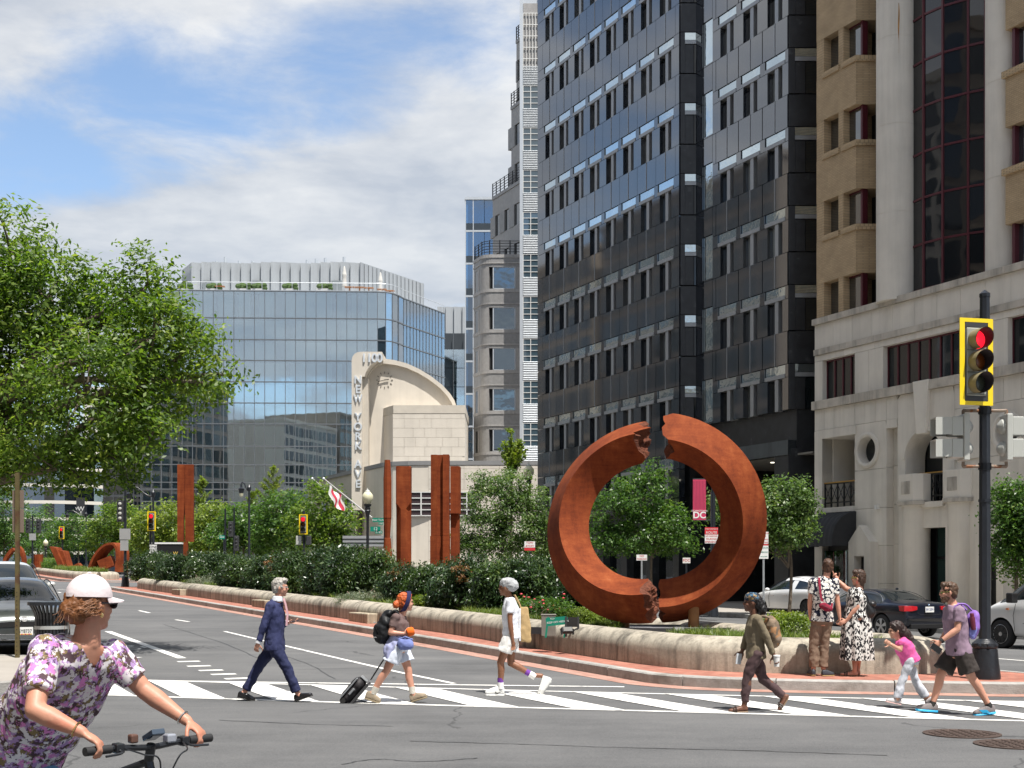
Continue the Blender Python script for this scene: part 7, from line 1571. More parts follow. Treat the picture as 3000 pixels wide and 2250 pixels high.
    if foot == 'sandal':
        for q in 'NF':
            sl = B(); sl.rings(shoe_rings(j['he'+q], j['to'+q], (0, 0, 1), (.026, .037, .040, .043, .048, .040, .02), [.016]*7, (0, .06, .25, .5, .75, .93, 1.), -.004)); so = sl.build('sandal_sole', shoes['sole'], T, bevel=.003)
            d = (j['to'+q]-j['he'+q]).normalized(); sd = Vector((0, 0, 1)).cross(d).normalized(); uu = d.cross(sd)
            for t, hh in ((.62, .062), (.74, .05)): c0 = j['he'+q].lerp(j['to'+q], t); B().tube(catmull([c0-sd*.045, c0-sd*.035+uu*hh*.85, c0+uu*(hh+.008), c0+sd*.035+uu*hh*.85, c0+sd*.045], 4), .011, 6).build('strap', shoes['upper'], so)
    if hair:
        mt, ells = hair; c = B(); m = rot3(f, l, u)
        for x, y, z, r in ells: c.ell(hc+(f*x+l*y+u*z)*hs, tuple(v*hs for v in r), 14, m)
        remesh(c, 'hair', mt, T, .008, 2, (.012, 42, 42, 24))
    return body, (f, l, u)
HAIR_SHORT = [(-.022, 0, .038, (.103, .083, .100)), (-.055, 0, -.02, (.062, .078, .075)), (.045, 0, .095, (.05, .066, .04)), (-.01, .068, .01, (.03, .018, .045)), (-.01, -.068, .01, (.03, .018, .045))]
def bag_mesh(rings_c, name, m, parent, vox=.012, folds=(.012, 9, 9, 9), sm=5): b = B(); [b.ell(*e) for e in rings_c]; return remesh(b, name, m, parent, vox, sm, folds)
# 1 --- man in the navy suit
P = Person('man in a navy suit striding along the crosswalk while looking at his phone', (660, 1680, 4.147), (600, 1553), (1, -.2, 0)); J = P.J; n, f = -.16, .16
j = dict(hd=J(668, 168), nk=J(632, 318), sN=J(572, 392, n), sF=J(625, 392, f), eN=J(505, 625, n-.05), wN=J(437, 835, n-.06), eF=J(640, 640, f+.02), wF=J(742, 604, f-.08), hN=J(590, 845, -.085), hF=J(605, 845, .085), kF=J(392, 1135, .08), aF=J(228, 1438, .07), kN=J(762, 1150, -.08), aN=J(890, 1452, -.08),
         heF=J(135, 1512, .06), toF=J(352, 1556, .05), heN=J(862, 1556, -.08), toN=J(1078, 1478, -.1))
NAVY = cloth('navy_suit', (.030, .036, .095), .12, 9, .8, .35, 11); NAVYD = cloth('navy_trousers', (.022, .027, .072), .12, 9, .8, .35, 10); WHT = cloth('white_cotton', (.66, .68, .72), .05)
BLKSH = mat('black_leather', (.012, .012, .013), .22, var=.1, vs=12, coat=.4); BLKSO = mat('black_sole', (.015, .014, .013), .7)
body, fr = build_person(P, j, SK_P, ('jacket', NAVY), ('trousers', NAVYD, 1.93, .014), 1.02, .10, 1.90, shoes=dict(upper=BLKSH, sole=BLKSO, th=.016, upN=(.3, 0, 1), upF=(-.2, 0, 1)), hair=(hairmat('grey', (.33, .31, .28)), HAIR_SHORT), hf=Vector((1, .12, -.05)), hand_dirs={'F': (Vector((1, -.1, .12)), Vector((0, 0, 1)), Vector((0, -1, 0)))}, curl=(.85, .35), bulk=.008)
f_, l_, u_ = fr; b = B(); nk = j['nk']
b.rings(torso_rings([nk-Vector((0, 0, .025)), nk+Vector((.008, 0, .05))], [Vector((0, 1, 0))]*2, [.075, .066], [.08, .07])); remesh(b, 'shirt_collar', WHT, P.T, .008, 3)
B().rings([[nk+Vector((x, y, z)) for x, y in ((a, -w_), (a+.02, -w_*.8), (a+.02, w_*.8), (a, w_))] for z, a, w_ in ((-.36, .12, .035), (-.2, .135, .03), (-.06, .105, .02), (.0, .085, .02), (.02, .08, .012))]).build('tie', cloth('pink_tie', (.55, .33, .36), .1), P.T, smooth=True)
for q in 'NF': d = (j['w'+q]-j['e'+q]).normalized(); B().cone(j['w'+q]-d*.045, j['w'+q]+d*.005, .042, .04, 16).build('shirt_cuff', WHT, P.T, smooth=True)
hc = j['hd']; g = B()
for sg in (-1, 1): g.tube([hc+f_*.098+l_*.05*sg+u_*.004, hc-f_*.005+l_*.083*sg+u_*.006], .0035, 6); g.lathe([(.02, 0), (.024, .002), (.02, .004)], hc+f_*.098+l_*.034*sg-u_*.004, 14, f_)
g.build('spectacles', mat('silver_frame', (.7, .7, .68), .25, .6, var=0), P.T)
ph = P.world(J(815, 585, f-.1)); tag(B().box(-.075, .075, -.036, .036, -.004, .005).build('phone', mat('phone_glass', (.02, .035, .07), .12, var=0), None, ph, (0, R(-8), R(-8)), bevel=.003), 'dark smartphone held flat in the suited man\'s hand', 'phone')
# 2 --- red-haired woman with backpack and suitcase
P = Person('red-haired woman with a navy headband walking with a backpack and wheeled case', (960, 1720, 4.609), (960, 1562), (1, -.22, 0)); J = P.J
j = dict(hd=J(1055, 205), nk=J(1000, 345), sN=J(938, 415, -.135), sF=J(985, 415, .135), eN=J(862, 610, -.17), wN=J(1030, 622, -.16), eF=J(905, 640, .17), wF=J(845, 850, .14), hN=J(945, 800, -.085), hF=J(980, 800, .085), kN=J(800, 1130, -.085), aN=J(620, 1415, -.08), kF=J(1085, 1140, .08), aF=J(1145, 1425, .07),
         heN=J(505, 1500, -.08), toN=J(715, 1565, -.09), heF=J(1122, 1568, .07), toF=J(1345, 1500, .05))
SUEDE = mat('hiking_suede', (.25, .20, .14), .85, var=.25, vs=16, bump=.4, bs=40);
body, fr = build_person(P, j, SK_P, ('t_shirt', cloth('mauve_brown', (.14, .095, .09))), ('shorts', cloth('pale_shorts', (.58, .62, .70), .06), .62, .045), .98, -.03, .62, shoes=dict(upper=SUEDE, sole=mat('tan_sole', (.20, .16, .10), .9), th=.03, s=1.02, ht=1.1, upN=(-.25, 0, 1), upF=(.25, 0, 1), lace=mat('brown_lace', (.06, .04, .03), .8)), hair=(hairmat('red', (.42, .085, .018)), [(-.025, 0, .045, (.108, .088, .100)), (-.06, 0, -.01, (.065, .08, .075)), (-.145, 0, -.03, (.055, .05, .055)), (-.10, 0, .0, (.05, .05, .05)), (.04, 0, .095, (.05, .07, .04))]), hf=Vector((1, .5, .02)), bulk=.012, hand_dirs={'N': (Vector((1, .1, 0)), Vector((0, 1, .2)), Vector((0, 0, 1)))}, curl=(.9, 1.), hs=.98)
f_, l_, u_ = fr; hc = j['hd']; b = B(); rg = []
for i in range(25):
    a = 2*math.pi*i/24; d = u_*math.cos(a)*.132+l_*math.sin(a)*.094; o = f_*(.05*math.cos(a)-.012); n_ = d.normalized(); rg.append([hc+u_*.01+d+o+f_*x+n_*y for x, y in ((-.03, 0), (.03, 0), (.03, .012), (-.03, .012))])
b.rings(rg, caps=False).build('headband', cloth('navy_band', (.02, .02, .07)), P.T, smooth=True)
for q in 'NF': a_, k_ = j['a'+q], j['k'+q]; B().cone(a_.lerp(k_, .26), a_-Vector((0, 0, .02)), .05, .042, 14).build('sock', cloth('cream_sock', (.60, .57, .50), .1, bump=.5, bs=60), P.T, smooth=True)
b = B(); hp = (j['hN']+j['hF'])/2; b.rings(torso_rings([hp+Vector((-.12, -.03, -.20)), hp+Vector((-.09, -.02, -.05)), hp+Vector((-.02, 0, .08)), hp+Vector((0, 0, .15))], [Vector((0, 1, 0))]*4, [.15, .17, .165, .16], [.07, .12, .14, .125], .0)); remesh(b, 'tied_jacket', cloth('lilac_jacket', (.36, .38, .58), .1), P.T, .01, 4, (.025, 12, 12, 7))
bb = thing('waist_bag', 'blue padded waist bag carried at the hip of the red-haired woman', 'bag', P.world(J(1065, 760, -.19))); bag_mesh([((0, 0, 0), (.115, .055, .085), 16), ((-.05, 0, .0), (.065, .055, .085), 14), ((.05, 0, .0), (.065, .055, .08), 14)], 'bag_body', cloth('periwinkle', (.17, .21, .45), .1), bb); B().tube([(-.1, 0, .06), (0, -.03, .1), (.1, 0, .06)], .012, 6).build('strap', cloth('periwinkle', (.17, .21, .45)), bb)
tag(B().lathe([(.05, -.045), (.062, -.02), (.06, .03), (.045, .05)], n=14, axis=(1, .2, .3)).build('orange_pouch', cloth('orange', (.72, .13, .015), .08), None, P.world(J(1130, 595, -.17)), smooth=True), 'small orange rolled pouch in the red-haired woman\'s hand', 'pouch')
bp = thing('backpack', 'large black hiking backpack worn by the red-haired woman', 'backpack', P.world(J(760, 770, -.02))); bl = cloth('black_nylon', (.014, .015, .017), .25, 8, .5, .6, 12)
bag_mesh([((0, 0, .18), (.115, .15, .19), 18), ((.03, 0, .30), (.10, .145, .13), 16), ((-.03, 0, .10), (.09, .145, .11), 16), ((.07, 0, .41), (.085, .12, .06), 14)], 'bag_body', bl, bp, .012, (.02, 10, 10, 10)); bag_mesh([((-.09, 0, .16), (.06, .10, .12), 14)], 'front_pocket', bl, bp)
for y in (-.09, .09): B().tube(catmull([(.09, y, .42), (.16, y, .46), (.22, y, .38), (.22, y, .22), (.14, y, .1)], 5), .017, 8).build('strap', bl, bp, smooth=True)
for z in (.10, .30): B().tube([(-.09, -.14, z), (-.13, -.10, z), (-.14, .1, z)], .006, 5).build('webbing', mat('grey_webbing', (.3, .3, .3), .7), bp)
sc_ = thing('suitcase', 'black and grey wheeled duffel case tilted behind the red-haired woman', 'suitcase', P.world(J(190, 1548, .0))); ang = R(-41); MX = Matrix.Rotation(ang, 4, 'Y'); SM = cloth('case_fabric', (.024, .022, .024), .2, 8, .6, .5, 10)
o = bag_mesh([((.02, 0, .20), (.10, .15, .18), 18), ((.02, 0, .33), (.10, .15, .12), 16), ((.02, 0, .10), (.095, .15, .10), 16)], 'case_body', SM, sc_, .012, (.012, 9, 9, 9)); o.rotation_euler = (0, -ang, 0)
for nm, bx_, mt in (('grey_stripe', (-.055, -.035, -.152, .152, .06, .40), mat('grey_trim', (.2, .21, .22), .6)), ('base_frame', (.10, .135, -.14, .14, .04, .44), mat('case_plastic', (.05, .05, .052), .4)), ('side_handle', (-.0, .03, -.165, -.15, .16, .27), mat('grey_trim', (.2, .21, .22), .6)), ('grey_cap', (-.03, .09, -.10, .10, .435, .455), mat('grey_trim', (.2, .21, .22), .6))): q_ = B().box(*bx_).build(nm, mt, sc_, None, (0, -ang, 0), bevel=.008)
for y in (-.12, .12): B().lathe([(.04, -.016), (.044, 0), (.04, .016)], (.03, y, .03), 16, axis=(0, 1, 0)).build('wheel', BLKSO, sc_)
hp0 = Vector((.395, 0, .30)); h1 = P.world(j['wF']+Vector((-.05, 0, -.05)))-sc_.location
B().tube([hp0, h1], .009, 6).tube([hp0+Vector((0, .1, 0)), h1+Vector((0, .06, 0))], .009, 6).build('telescopic_handle', mat('black_tube', (.02, .02, .022), .4, .3), sc_)
# 3 --- woman in a grey beanie
P = Person('woman in a grey beanie, white T-shirt and white shorts crossing to the left', (1400, 1670, 4.2545), (330, 1560), (-1, .2, 0)); J = P.J
j = dict(hd=J(350, 215), nk=J(392, 318), sN=J(402, 398, -.145), sF=J(400, 398, .145), eN=J(402, 640, -.185), wN=J(432, 872, -.17), eF=J(420, 640, .18), wF=J(440, 850, .17), hN=J(415, 800, -.085), hF=J(415, 800, .085), kN=J(282, 1150, -.08), aN=J(282, 1425, -.08), kF=J(410, 1165, .08), aF=J(672, 1312, .08), heN=J(330, 1560, -.08), toN=J(90, 1558, -.1), heF=J(812, 1318, .08), toF=J(745, 1545, .08))
WS = mat('white_trainer', (.70, .70, .68), .5, var=.04)
body, fr = build_person(P, j, SK_B, ('t_shirt', cloth('white_tee', (.70, .72, .78), .04)), ('shorts', cloth('white_shorts', (.66, .65, .63), .06), .62, .04), .97, .06, .56, shoes=dict(upper=WS, sole=WS, th=.028, s=1.04, ht=1.35, upF=(1, 0, .2), lace=WS), hf=Vector((-1, .25, .0)), curl=(.6, .6))
f_, l_, u_ = fr; hc = j['hd']; b = B(); m = rot3(f_, l_, u_)
for x, y, z, r in ((-.02, 0, .055, (.112, .096, .092)), (-.10, 0, .025, (.095, .095, .088)), (-.05, 0, .06, (.10, .094, .085))): b.ell(hc+f_*x+u_*z, r, 16, m)
remesh(b, 'beanie', cloth('grey_knit', (.36, .37, .38), .1, 14, .95, .6, 60), P.T, .008, 4, (.014, 16, 16, 16))
for q in 'NF': a_, k_ = j['a'+q], j['k'+q]; d = (k_-a_).normalized(); B().cone(a_+d*.10, a_+d*.02, .045, .042, 16).build('purple_sock', cloth('purple_sock', (.16, .05, .30)), P.T, smooth=True); B().cone(a_+d*.035, a_-d*.06, .047, .05, 16).build('shoe_collar', WS, P.T, smooth=True)
sw = B(); c0 = J(262, 1512, -.137);
sw.add([c0+Vector((x, 0, z)) for x, z in ((-.055, .008), (-.05, -.016), (-.02, -.026), (.065, .022), (-.015, -.010), (-.038, -.006), (-.045, .006))], [(0, 1, 5, 6), (1, 2, 4, 5), (2, 3, 4)]).build('shoe_mark', BLKSO, P.T)
tb = thing('tote_bag', 'tan canvas tote bag hanging behind the woman in the beanie', 'bag', P.world(J(600, 905, .12))); b = B(); rg = []
for z, w_, d_, xo in ((0, .075, .03, 0), (.04, .085, .04, .0), (.25, .08, .035, -.01), (.5, .06, .025, -.03), (.52, .058, .022, -.03)): rg.append([Vector((xo+w_*math.copysign(abs(math.cos(a))**.6, math.cos(a)), d_*math.copysign(abs(math.sin(a))**.6, math.sin(a)), z)) for a in [2*math.pi*i/16 for i in range(16)]])
b.rings(rg); remesh(b, 'bag_body', cloth('tan_canvas', (.42, .29, .14), .12), tb, .01, 2, (.012, 10, 10, 6)); B().tube(catmull([(-.07, 0, .5), (-.12, .0, .62), (-.17, 0, .70), (-.12, .0, .60)], 4), .012, 6).build('strap', MATS['cloth_tan_canvas'], tb); B().box(-.10, -.075, -.03, .03, .02, .5).build('white_side', WHT, tb)
# 4 --- woman in olive jacket with a coffee cup
P = Person('woman in an olive jacket and plum trousers carrying a backpack and a paper cup', (2110, 1720, 4.254), (330, 1550), (-1, .18, 0)); J = P.J
j = dict(hd=J(392, 190), nk=J(425, 320), sN=J(445, 405, -.14), sF=J(430, 400, .14), eN=J(545, 620, -.185), wN=J(632, 835, -.18), eF=J(365, 620, .17), wF=J(300, 805, .15), hN=J(445, 830, -.085), hF=J(445, 830, .085), kN=J(325, 1110, -.08), aN=J(290, 1440, -.08), kF=J(535, 1140, .08), aF=J(812, 1370, .08), heN=J(330, 1545, -.08), toN=J(85, 1550, -.1), heF=J(868, 1380, .08), toF=J(755, 1552, .08))
BS = mat('brown_sandal', (.05, .032, .025), .5); OLV = cloth('olive_linen', (.165, .135, .09), .18, 12, .9, .4, 13); PLUM = cloth('plum_cotton', (.075, .046, .048), .1)
body, fr = build_person(P, j, SK_D, ('jacket', OLV), ('trousers', PLUM, 1.95, .0), .96, .06, 1.9, foot='sandal', shoes=dict(upper=BS, sole=mat('sandal_tan', (.20, .13, .08), .7)), hair=(hairmat('dark_curly', (.012, .011, .012)), [(-.03, 0, .035, (.100, .086, .095)), (-.09, 0, -.02, (.075, .08, .09)), (-.13, 0, -.09, (.07, .07, .08)), (-.10, 0, -.13, (.05, .06, .06))]), hf=Vector((-1, .1, .03)), curl=(.9, .7))
f_, l_, u_ = fr; hc = j['hd']; b = B(); b.ell(hc-f_*.012+u_*.055, (.108, .092, .078), 16, rot3(f_, l_, u_)); remesh(b, 'head_wrap', patmat('print_scarf', 22, [(0, (.02, .03, .05)), (.35, (.06, .13, .20)), (.6, (.30, .20, .09)), (.8, (.03, .04, .06))], warp=.3), P.T, .008, 3, (.014, 20, 20, 20))
B().box(-.045, .045, -.006, 0, -.004, .004).build('pocket', mat('pocket_shadow', (.03, .025, .02), .9), P.T, J(360, 700, -.14))  # thin dark strip: shade of the pocket opening put in as colour
bp = thing('backpack', 'brown patterned backpack worn by the woman in the olive jacket', 'backpack', P.world(J(650, 765, -.02))); bm_ = patmat('patterned_canvas', 9, [(0, (.16, .12, .085)), (.45, (.23, .17, .12)), (.8, (.33, .18, .09))], warp=.2)
bag_mesh([((0, 0, .2), (.10, .15, .20), 18), ((-.03, 0, .32), (.085, .14, .11), 16), ((.035, 0, .12), (.08, .14, .11), 16)], 'bag_body', bm_, bp)
for y in (-.1, .1): B().tube(catmull([(-.06, y, .40), (-.16, y, .42), (-.22, y, .34), (-.2, y, .18)], 5), .016, 8).build('strap', bm_, bp, smooth=True)
b = B(); tag(b.lathe([(.033, -.08), (.042, .05), (.046, .05), (.046, .062), (.042, .068), (.01, .07)], n=18).build('paper_cup', mat('paper_white', (.72, .71, .69), .6, var=.04), None, P.world(J(665, 900, -.2)), smooth=True), 'white paper cup in the olive-jacketed woman\'s rear hand', 'cup')
tag(B().box(-.038, .038, -.004, .004, -.07, .07).build('folded_paper', mat('printed_paper', (.55, .58, .62), .7, var=.1, vs=30), None, P.world(J(248, 900, .10)), (0, R(8), R(20))), 'folded printed paper in the olive-jacketed woman\'s front hand', 'paper')
# 5 --- man in floral shirt standing on the median
P = Person('man in a dark floral shirt and tan trousers standing with his back turned', (2340, 1620, 4.365), (300, 1572), (-.05, 1, 0), .168); J = P.J
j = dict(hd=J(377, 178, .03), nk=J(352, 292), sN=J(462, 372), sF=J(182, 372), eN=J(492, 620, -.02), wN=J(520, 822, -.02), eF=J(150, 610, .03), wF=J(165, 790, .12), hN=J(362, 860), hF=J(236, 860), kN=J(330, 1180, .02), aN=J(312, 1475), kF=J(195, 1180, .02), aF=J(190, 1475), heN=J(285, 1572, -.05), toN=J(455, 1572, .03), heF=J(180, 1568, -.08), toF=J(160, 1560, .18))
FLW = patmat('floral_shirt', 23, [(0, (.50, .48, .44)), (.25, (.66, .64, .60)), (.56, (.016, .018, .035))], warp=.06, colr=False); TANT = cloth('tan_trousers', (.185, .125, .088), .1)
body, fr = build_person(P, j, SK_P, ('floral_shirt', FLW), ('trousers', TANT, 1.95, .022), 1.02, .02, .62, shoes=dict(upper=mat('dark_shoe', (.03, .035, .045), .6), sole=mat('gum_sole', (.30, .19, .07), .7), th=.02), hair=(hairmat('chestnut', (.065, .030, .016)), HAIR_SHORT), hf=Vector((.12, 1, .05)), curl=(1., .8), bulk=.006)
sp_ = thing('sling_bag', 'crimson sling bag worn across the back of the man in the floral shirt', 'bag', P.world(J(310, 690, -.17))); CR = cloth('crimson', (.22, .018, .04), .1); o = bag_mesh([((-.03, 0, .02), (.075, .035, .055), 14), ((.04, 0, -.02), (.075, .035, .055), 14), ((.0, 0, 0), (.08, .038, .055), 14)], 'bag_body', CR, sp_, .008); B().tube([(-.07, -.036, .035), (.07, -.038, -.03)], .004, 5).build('zip', mat('zip_dark', (.06, .01, .015), .5), sp_)
q_ = lambda u, v, d: P.world(J(u, v, d))-sp_.location
rg = [[q_(u, v, d)+Vector((x, y, 0)) for x, y in ((-.018, 0), (.018, 0), (.018, .006), (-.018, .006))] for u, v, d in ((245, 312, -.085), (243, 400, -.135), (247, 480, -.15), (255, 560, -.16), (275, 620, -.17))]; B().rings(rg).build('strap', CR, sp_, smooth=True); rg = [[q_(u, v, d)+Vector((x, y, 0)) for x, y in ((-.015, 0), (.015, 0), (.015, .006), (-.015, .006))] for u, v, d in ((370, 730, -.165), (395, 690, -.14), (405, 640, -.12))]; B().rings(rg).build('strap', CR, sp_, smooth=True)
MANW = P.world(j['wN'])
# 6 --- woman in the black and white dress
P = Person('woman in a black and white print dress pointing at the sculpture', (2340, 1620, 4.365), (730, 1572), (-.72, .7, 0), .168); J = P.J
j = dict(hd=J(762, 318, .0), nk=J(775, 440), sN=J(742, 500, -.10), sF=J(735, 498, .16), eN=J(722, 690, -.15), wN=J(592, 862, -.10), eF=J(655, 455, .26), wF=J(562, 352, .30), hN=J(745, 850, -.08), hF=J(725, 850, .08), kN=J(735, 1180, -.07), aN=J(775, 1460, .07), kF=J(720, 1180, .07), aF=J(705, 1470, -.06), heN=J(800, 1570, .06), toN=J(640, 1562, .14), heF=J(745, 1574, -.06), toF=J(528, 1568, .0))
DRS = patmat('print_dress', 46, [(0, (.62, .61, .58)), (.5, (.018, .017, .02))], warp=.02, sc3=(1, 1, .62), metric='CHEBYCHEV')
body, fr = build_person(P, j, SK_P, ('bodice', DRS), None, 1.12, -.05, 0., foot='sandal', shoes=dict(upper=BS, sole=mat('cork_sole', (.30, .19, .11), .8)), hair=(hairmat('brown', (.050, .026, .016)), HAIR_SHORT+[(-.06, 0, -.05, (.055, .075, .06)), (-.06, 0, -.09, (.04, .06, .05))]), hf=Vector((-.85, .55, .0)), bulk=.022, hand_dirs={'F': (Vector((-.55, .1, .75)), Vector((.3, -1, 0)), Vector((-.2, 0, 1))), 'N': (Vector((-.9, .15, -.42)), Vector((0, 1, -.3)), Vector((0, 0, 1)))}, curl=(.7, .9))
limb_ = B(); w0 = j['wF']+Vector((-.55, .1, .75)).normalized()*.085; limb(limb_, w0, w0+Vector((-.35, 0, .8)).normalized()*.085, .010, .008); limb_.build('pointing_finger', SK_P, P.T, smooth=True)
b = B(); wst = (j['hN']+j['hF'])/2; rg = []; nn = 48
for z, w_, d_, am in ((.20, .18, .155, 0), (.12, .19, .165, .006), (0, .215, .185, .012), (-.2, .235, .205, .016), (-.42, .25, .22, .02), (-.64, .258, .23, .024)):
    c = wst+Vector((.01, 0, z)); rg.append([c+Vector((math.cos(a)*(w_+am*math.sin(9*a+z*2)), math.sin(a)*(d_+am*math.sin(9*a+z*2)), 0)) for a in [2*math.pi*i/nn for i in range(nn)]])
sk = B(); sk.rings(rg, caps=False); inn = [[p+(Vector((wst.x, wst.y, p.z))-p)*.03 for p in r_] for r_ in rg]; sk.rings(inn, caps=False); sk.build('skirt', DRS, P.T, smooth=True, angle=180)
for q_, y0 in (('N', -.05), ('F', .1)): s_ = j['s'+q_]; B().tube(catmull([s_+Vector((-.05, 0, -.16)), s_+Vector((0, 0, .055)), s_+Vector((.07, .02, -.12))], 5), .013, 6).build('shoulder_strap', DRS, P.T)
f_, l_, u_ = fr; hc = j['hd']; B().tube([hc+f_*.10+l_*.06, hc+f_*.0+l_*.086], .006, 6).tube([hc+f_*.10-l_*.06, hc-l_*.086], .006, 6).build('sunglasses', mat('green_frame', (.16, .17, .02), .3), P.T); B().ell(hc+l_*.082-u_*.075-f_*.005, (.006, .006, .03), 8).build('earring', mat('red_bead', (.5, .03, .03), .4), P.T)
bp = thing('backpack', 'small black leather backpack on the woman in the print dress', 'backpack', P.world(J(885, 840, -.05))); LB = mat('black_bag_leather', (.016, .016, .018), .42, var=.15, vs=9, bump=.2, bs=14)
bag_mesh([((0, 0, .14), (.095, .12, .15), 16), ((.02, 0, .10), (.09, .12, .1), 14)], 'bag_body', LB, bp, .009, (.008, 10, 10, 10)); bag_mesh([((.035, -.01, .235), (.085, .12, .06), 14)], 'flap', LB, bp, .009, None)
for y in (-.06, .06): B().tube(catmull([(-.02, y, .27), (-.06, y, .38), (-.13, y, .42)], 5), .011, 6).build('strap', LB, bp)
# 7 --- father
P = Person('bearded man in a mauve T-shirt and dark shorts walking with a purple backpack', (2560, 1690, 3.858), (920, 1555), (-1, .15, 0)); J = P.J
j = dict(hd=J(842, 172), nk=J(895, 290), sN=J(918, 385, -.165), sF=J(890, 385, .165), eN=J(885, 585, -.20), wN=J(700, 722, -.19), eF=J(900, 600, .19), wF=J(800, 740, .18), hF=J(950, 840, .09), hN=J(970, 840, -.09), kF=J(775, 1125, .09), aF=J(690, 1430, .08), kN=J(1075, 1130, -.09), aN=J(1262, 1432, -.09), heF=J(740, 1540, .08), toF=J(488, 1515, .06), heN=J(1345, 1535, -.09), toN=J(1092, 1565, -.11))
GR = mat('grey_mesh', (.17, .15, .15), .75, var=.15, vs=20); BLU = mat('aqua_sole', (.02, .35, .62), .5, var=.05)
body, fr = build_person(P, j, SK_P, ('t_shirt', cloth('mauve', (.25, .175, .235), .14, 9)), ('shorts', cloth('charcoal_brown', (.040, .033, .030), .12), .80, .05), 1.05, .04, .62, shoes=dict(upper=GR, sole=BLU, th=.034, s=1.05, upF=(.08, 0, 1), upN=(.15, 0, 1), lace=GR), hair=(hairmat('brown2', (.075, .040, .022)), HAIR_SHORT), hf=Vector((-1, .12, -.06)), curl=(.6, .5), bulk=.014, hand_dirs={'N': (Vector((-.75, .05, -.65)), Vector((.2, 1, 0)), Vector((-.6, 0, .7)))})
f_, l_, u_ = fr; hc = j['hd']; b = B(); m = rot3(f_, l_, u_); b.ell(hc+f_*.035-u_*.078, (.062, .066, .05), 14, m); b.ell(hc+f_*.062-u_*.098, (.034, .038, .034), 12, m); remesh(b, 'beard', hairmat('beard', (.12, .062, .035)), P.T, .007, 2, (.006, 40, 40, 40)); g = B()
for sg in (-1, 1): g.tube([hc+f_*.098+l_*.055*sg, hc-f_*.005+l_*.084*sg+u_*.004], .005, 6); g.ell(hc+f_*.094+l_*.035*sg-u_*.004, (.008, .026, .018), 8, m)
g.build('sunglasses', mat('olive_frame', (.10, .11, .02), .3), P.T)
for q in 'NF': a_, k_ = j['a'+q], j['k'+q]; d = (k_-a_).normalized(); B().cone(a_+d*.015, a_-d*.05, .042, .042, 14).build('sock', BLKSO, P.T, smooth=True);
d = (j['wN']-j['eN']).normalized(); B().cone(j['wN']-d*.035, j['wN']-d*.0, .034, .033, 16).build('watch', BLKSO, P.T)
for q, sg in (('N', -1), ('F', 1)):
    h0, t0 = j['he'+q], j['to'+q]; c = h0.lerp(t0, .55)+Vector((0, sg*.045 if q == 'F' else -.048, .05)); B().obox(c, (.05, 0, .0), (0, .003, 0), (-.02, 0, .018)).build('shoe_flash', BLU, P.T)
tag(B().box(-.04, .04, -.005, .005, -.075, .075).build('phone', mat('phone_black', (.012, .012, .014), .2, var=0), None, P.world(J(645, 800, -.215)), (0, R(-55), R(10)), bevel=.003), 'black smartphone in the hand of the man in the mauve shirt', 'phone')
bp = thing('backpack', 'purple backpack on the man in the mauve T-shirt', 'backpack', P.world(J(1105, 700, -.03))); PU = cloth('purple_nylon', (.23, .12, .42), .15, 8, .6)
bag_mesh([((0, 0, .17), (.085, .13, .18), 16), ((.02, 0, .25), (.07, .12, .12), 14)], 'bag_body', PU, bp, .011); bag_mesh([((-.03, -.11, .10), (.055, .035, .10), 12)], 'side_pocket', cloth('blue_pocket', (.19, .2, .5)), bp)
for y in (-.1, .1): B().tube(catmull([(-.04, y, .36), (-.13, y, .44), (-.24, y, .42), (-.29, y, .28)], 5), .014, 6).build('strap', PU, bp)
tag(B().lathe([(.032, 0), (.033, .15), (.024, .17), (.026, .17), (.026, .2), (.02, .21)], n=16).build('water_bottle', mat('maroon_bottle', (.10, .015, .03), .3), None, bp.location+Vector((-.03, -.125, .12)), (0, R(-6), 0), smooth=True), 'maroon water bottle in the side pocket of the purple backpack', 'bottle')
# 8 --- girl
P = Person('little girl in a pink T-shirt and pale grey trousers hurrying across', (2560, 1690, 3.858), (360, 1488), (-1, .12, 0)); J = P.J
j = dict(hd=J(245, 602), nk=J(280, 688), sN=J(282, 742, -.095), sF=J(335, 720, .095), eN=J(272, 822, -.12), wN=J(168, 762, -.12), eF=J(455, 700, .12), wF=J(415, 765, .08), hN=J(405, 935, -.065), hF=J(415, 935, .065), kN=J(300, 1180, -.06), aN=J(248, 1378, -.06), kF=J(490, 1180, .06), aF=J(605, 1372, .06), heN=J(290, 1445, -.06), toN=J(115, 1405, -.07), heF=J(668, 1375, .06), toF=J(600, 1440, .05))
body, fr = build_person(P, j, SK_L, ('t_shirt', cloth('hot_pink', (.62, .10, .30), .08)), ('trousers', cloth('pale_grey_joggers', (.47, .49, .54), .06), 1.93, .012), .70, .05, .4, .008, shoes=dict(upper=mat('pale_shoe', (.45, .42, .42), .6), sole=mat('pink_sole', (.5, .32, .3), .6), s=.78, th=.02, upN=(-.2, 0, 1), upF=(.6, 0, .6)), hair=(hairmat('dark_brown', (.030, .017, .015)), [(-.03, 0, .04, (.112, .096, .105)), (-.09, 0, -.03, (.085, .09, .10)), (-.15, 0, -.09, (.08, .09, .09)), (-.19, 0, -.15, (.075, .085, .07)), (.03, 0, .09, (.05, .07, .04))]), hf=Vector((-1, -.05, -.12)), hs=.88, curl=(.8, .8))
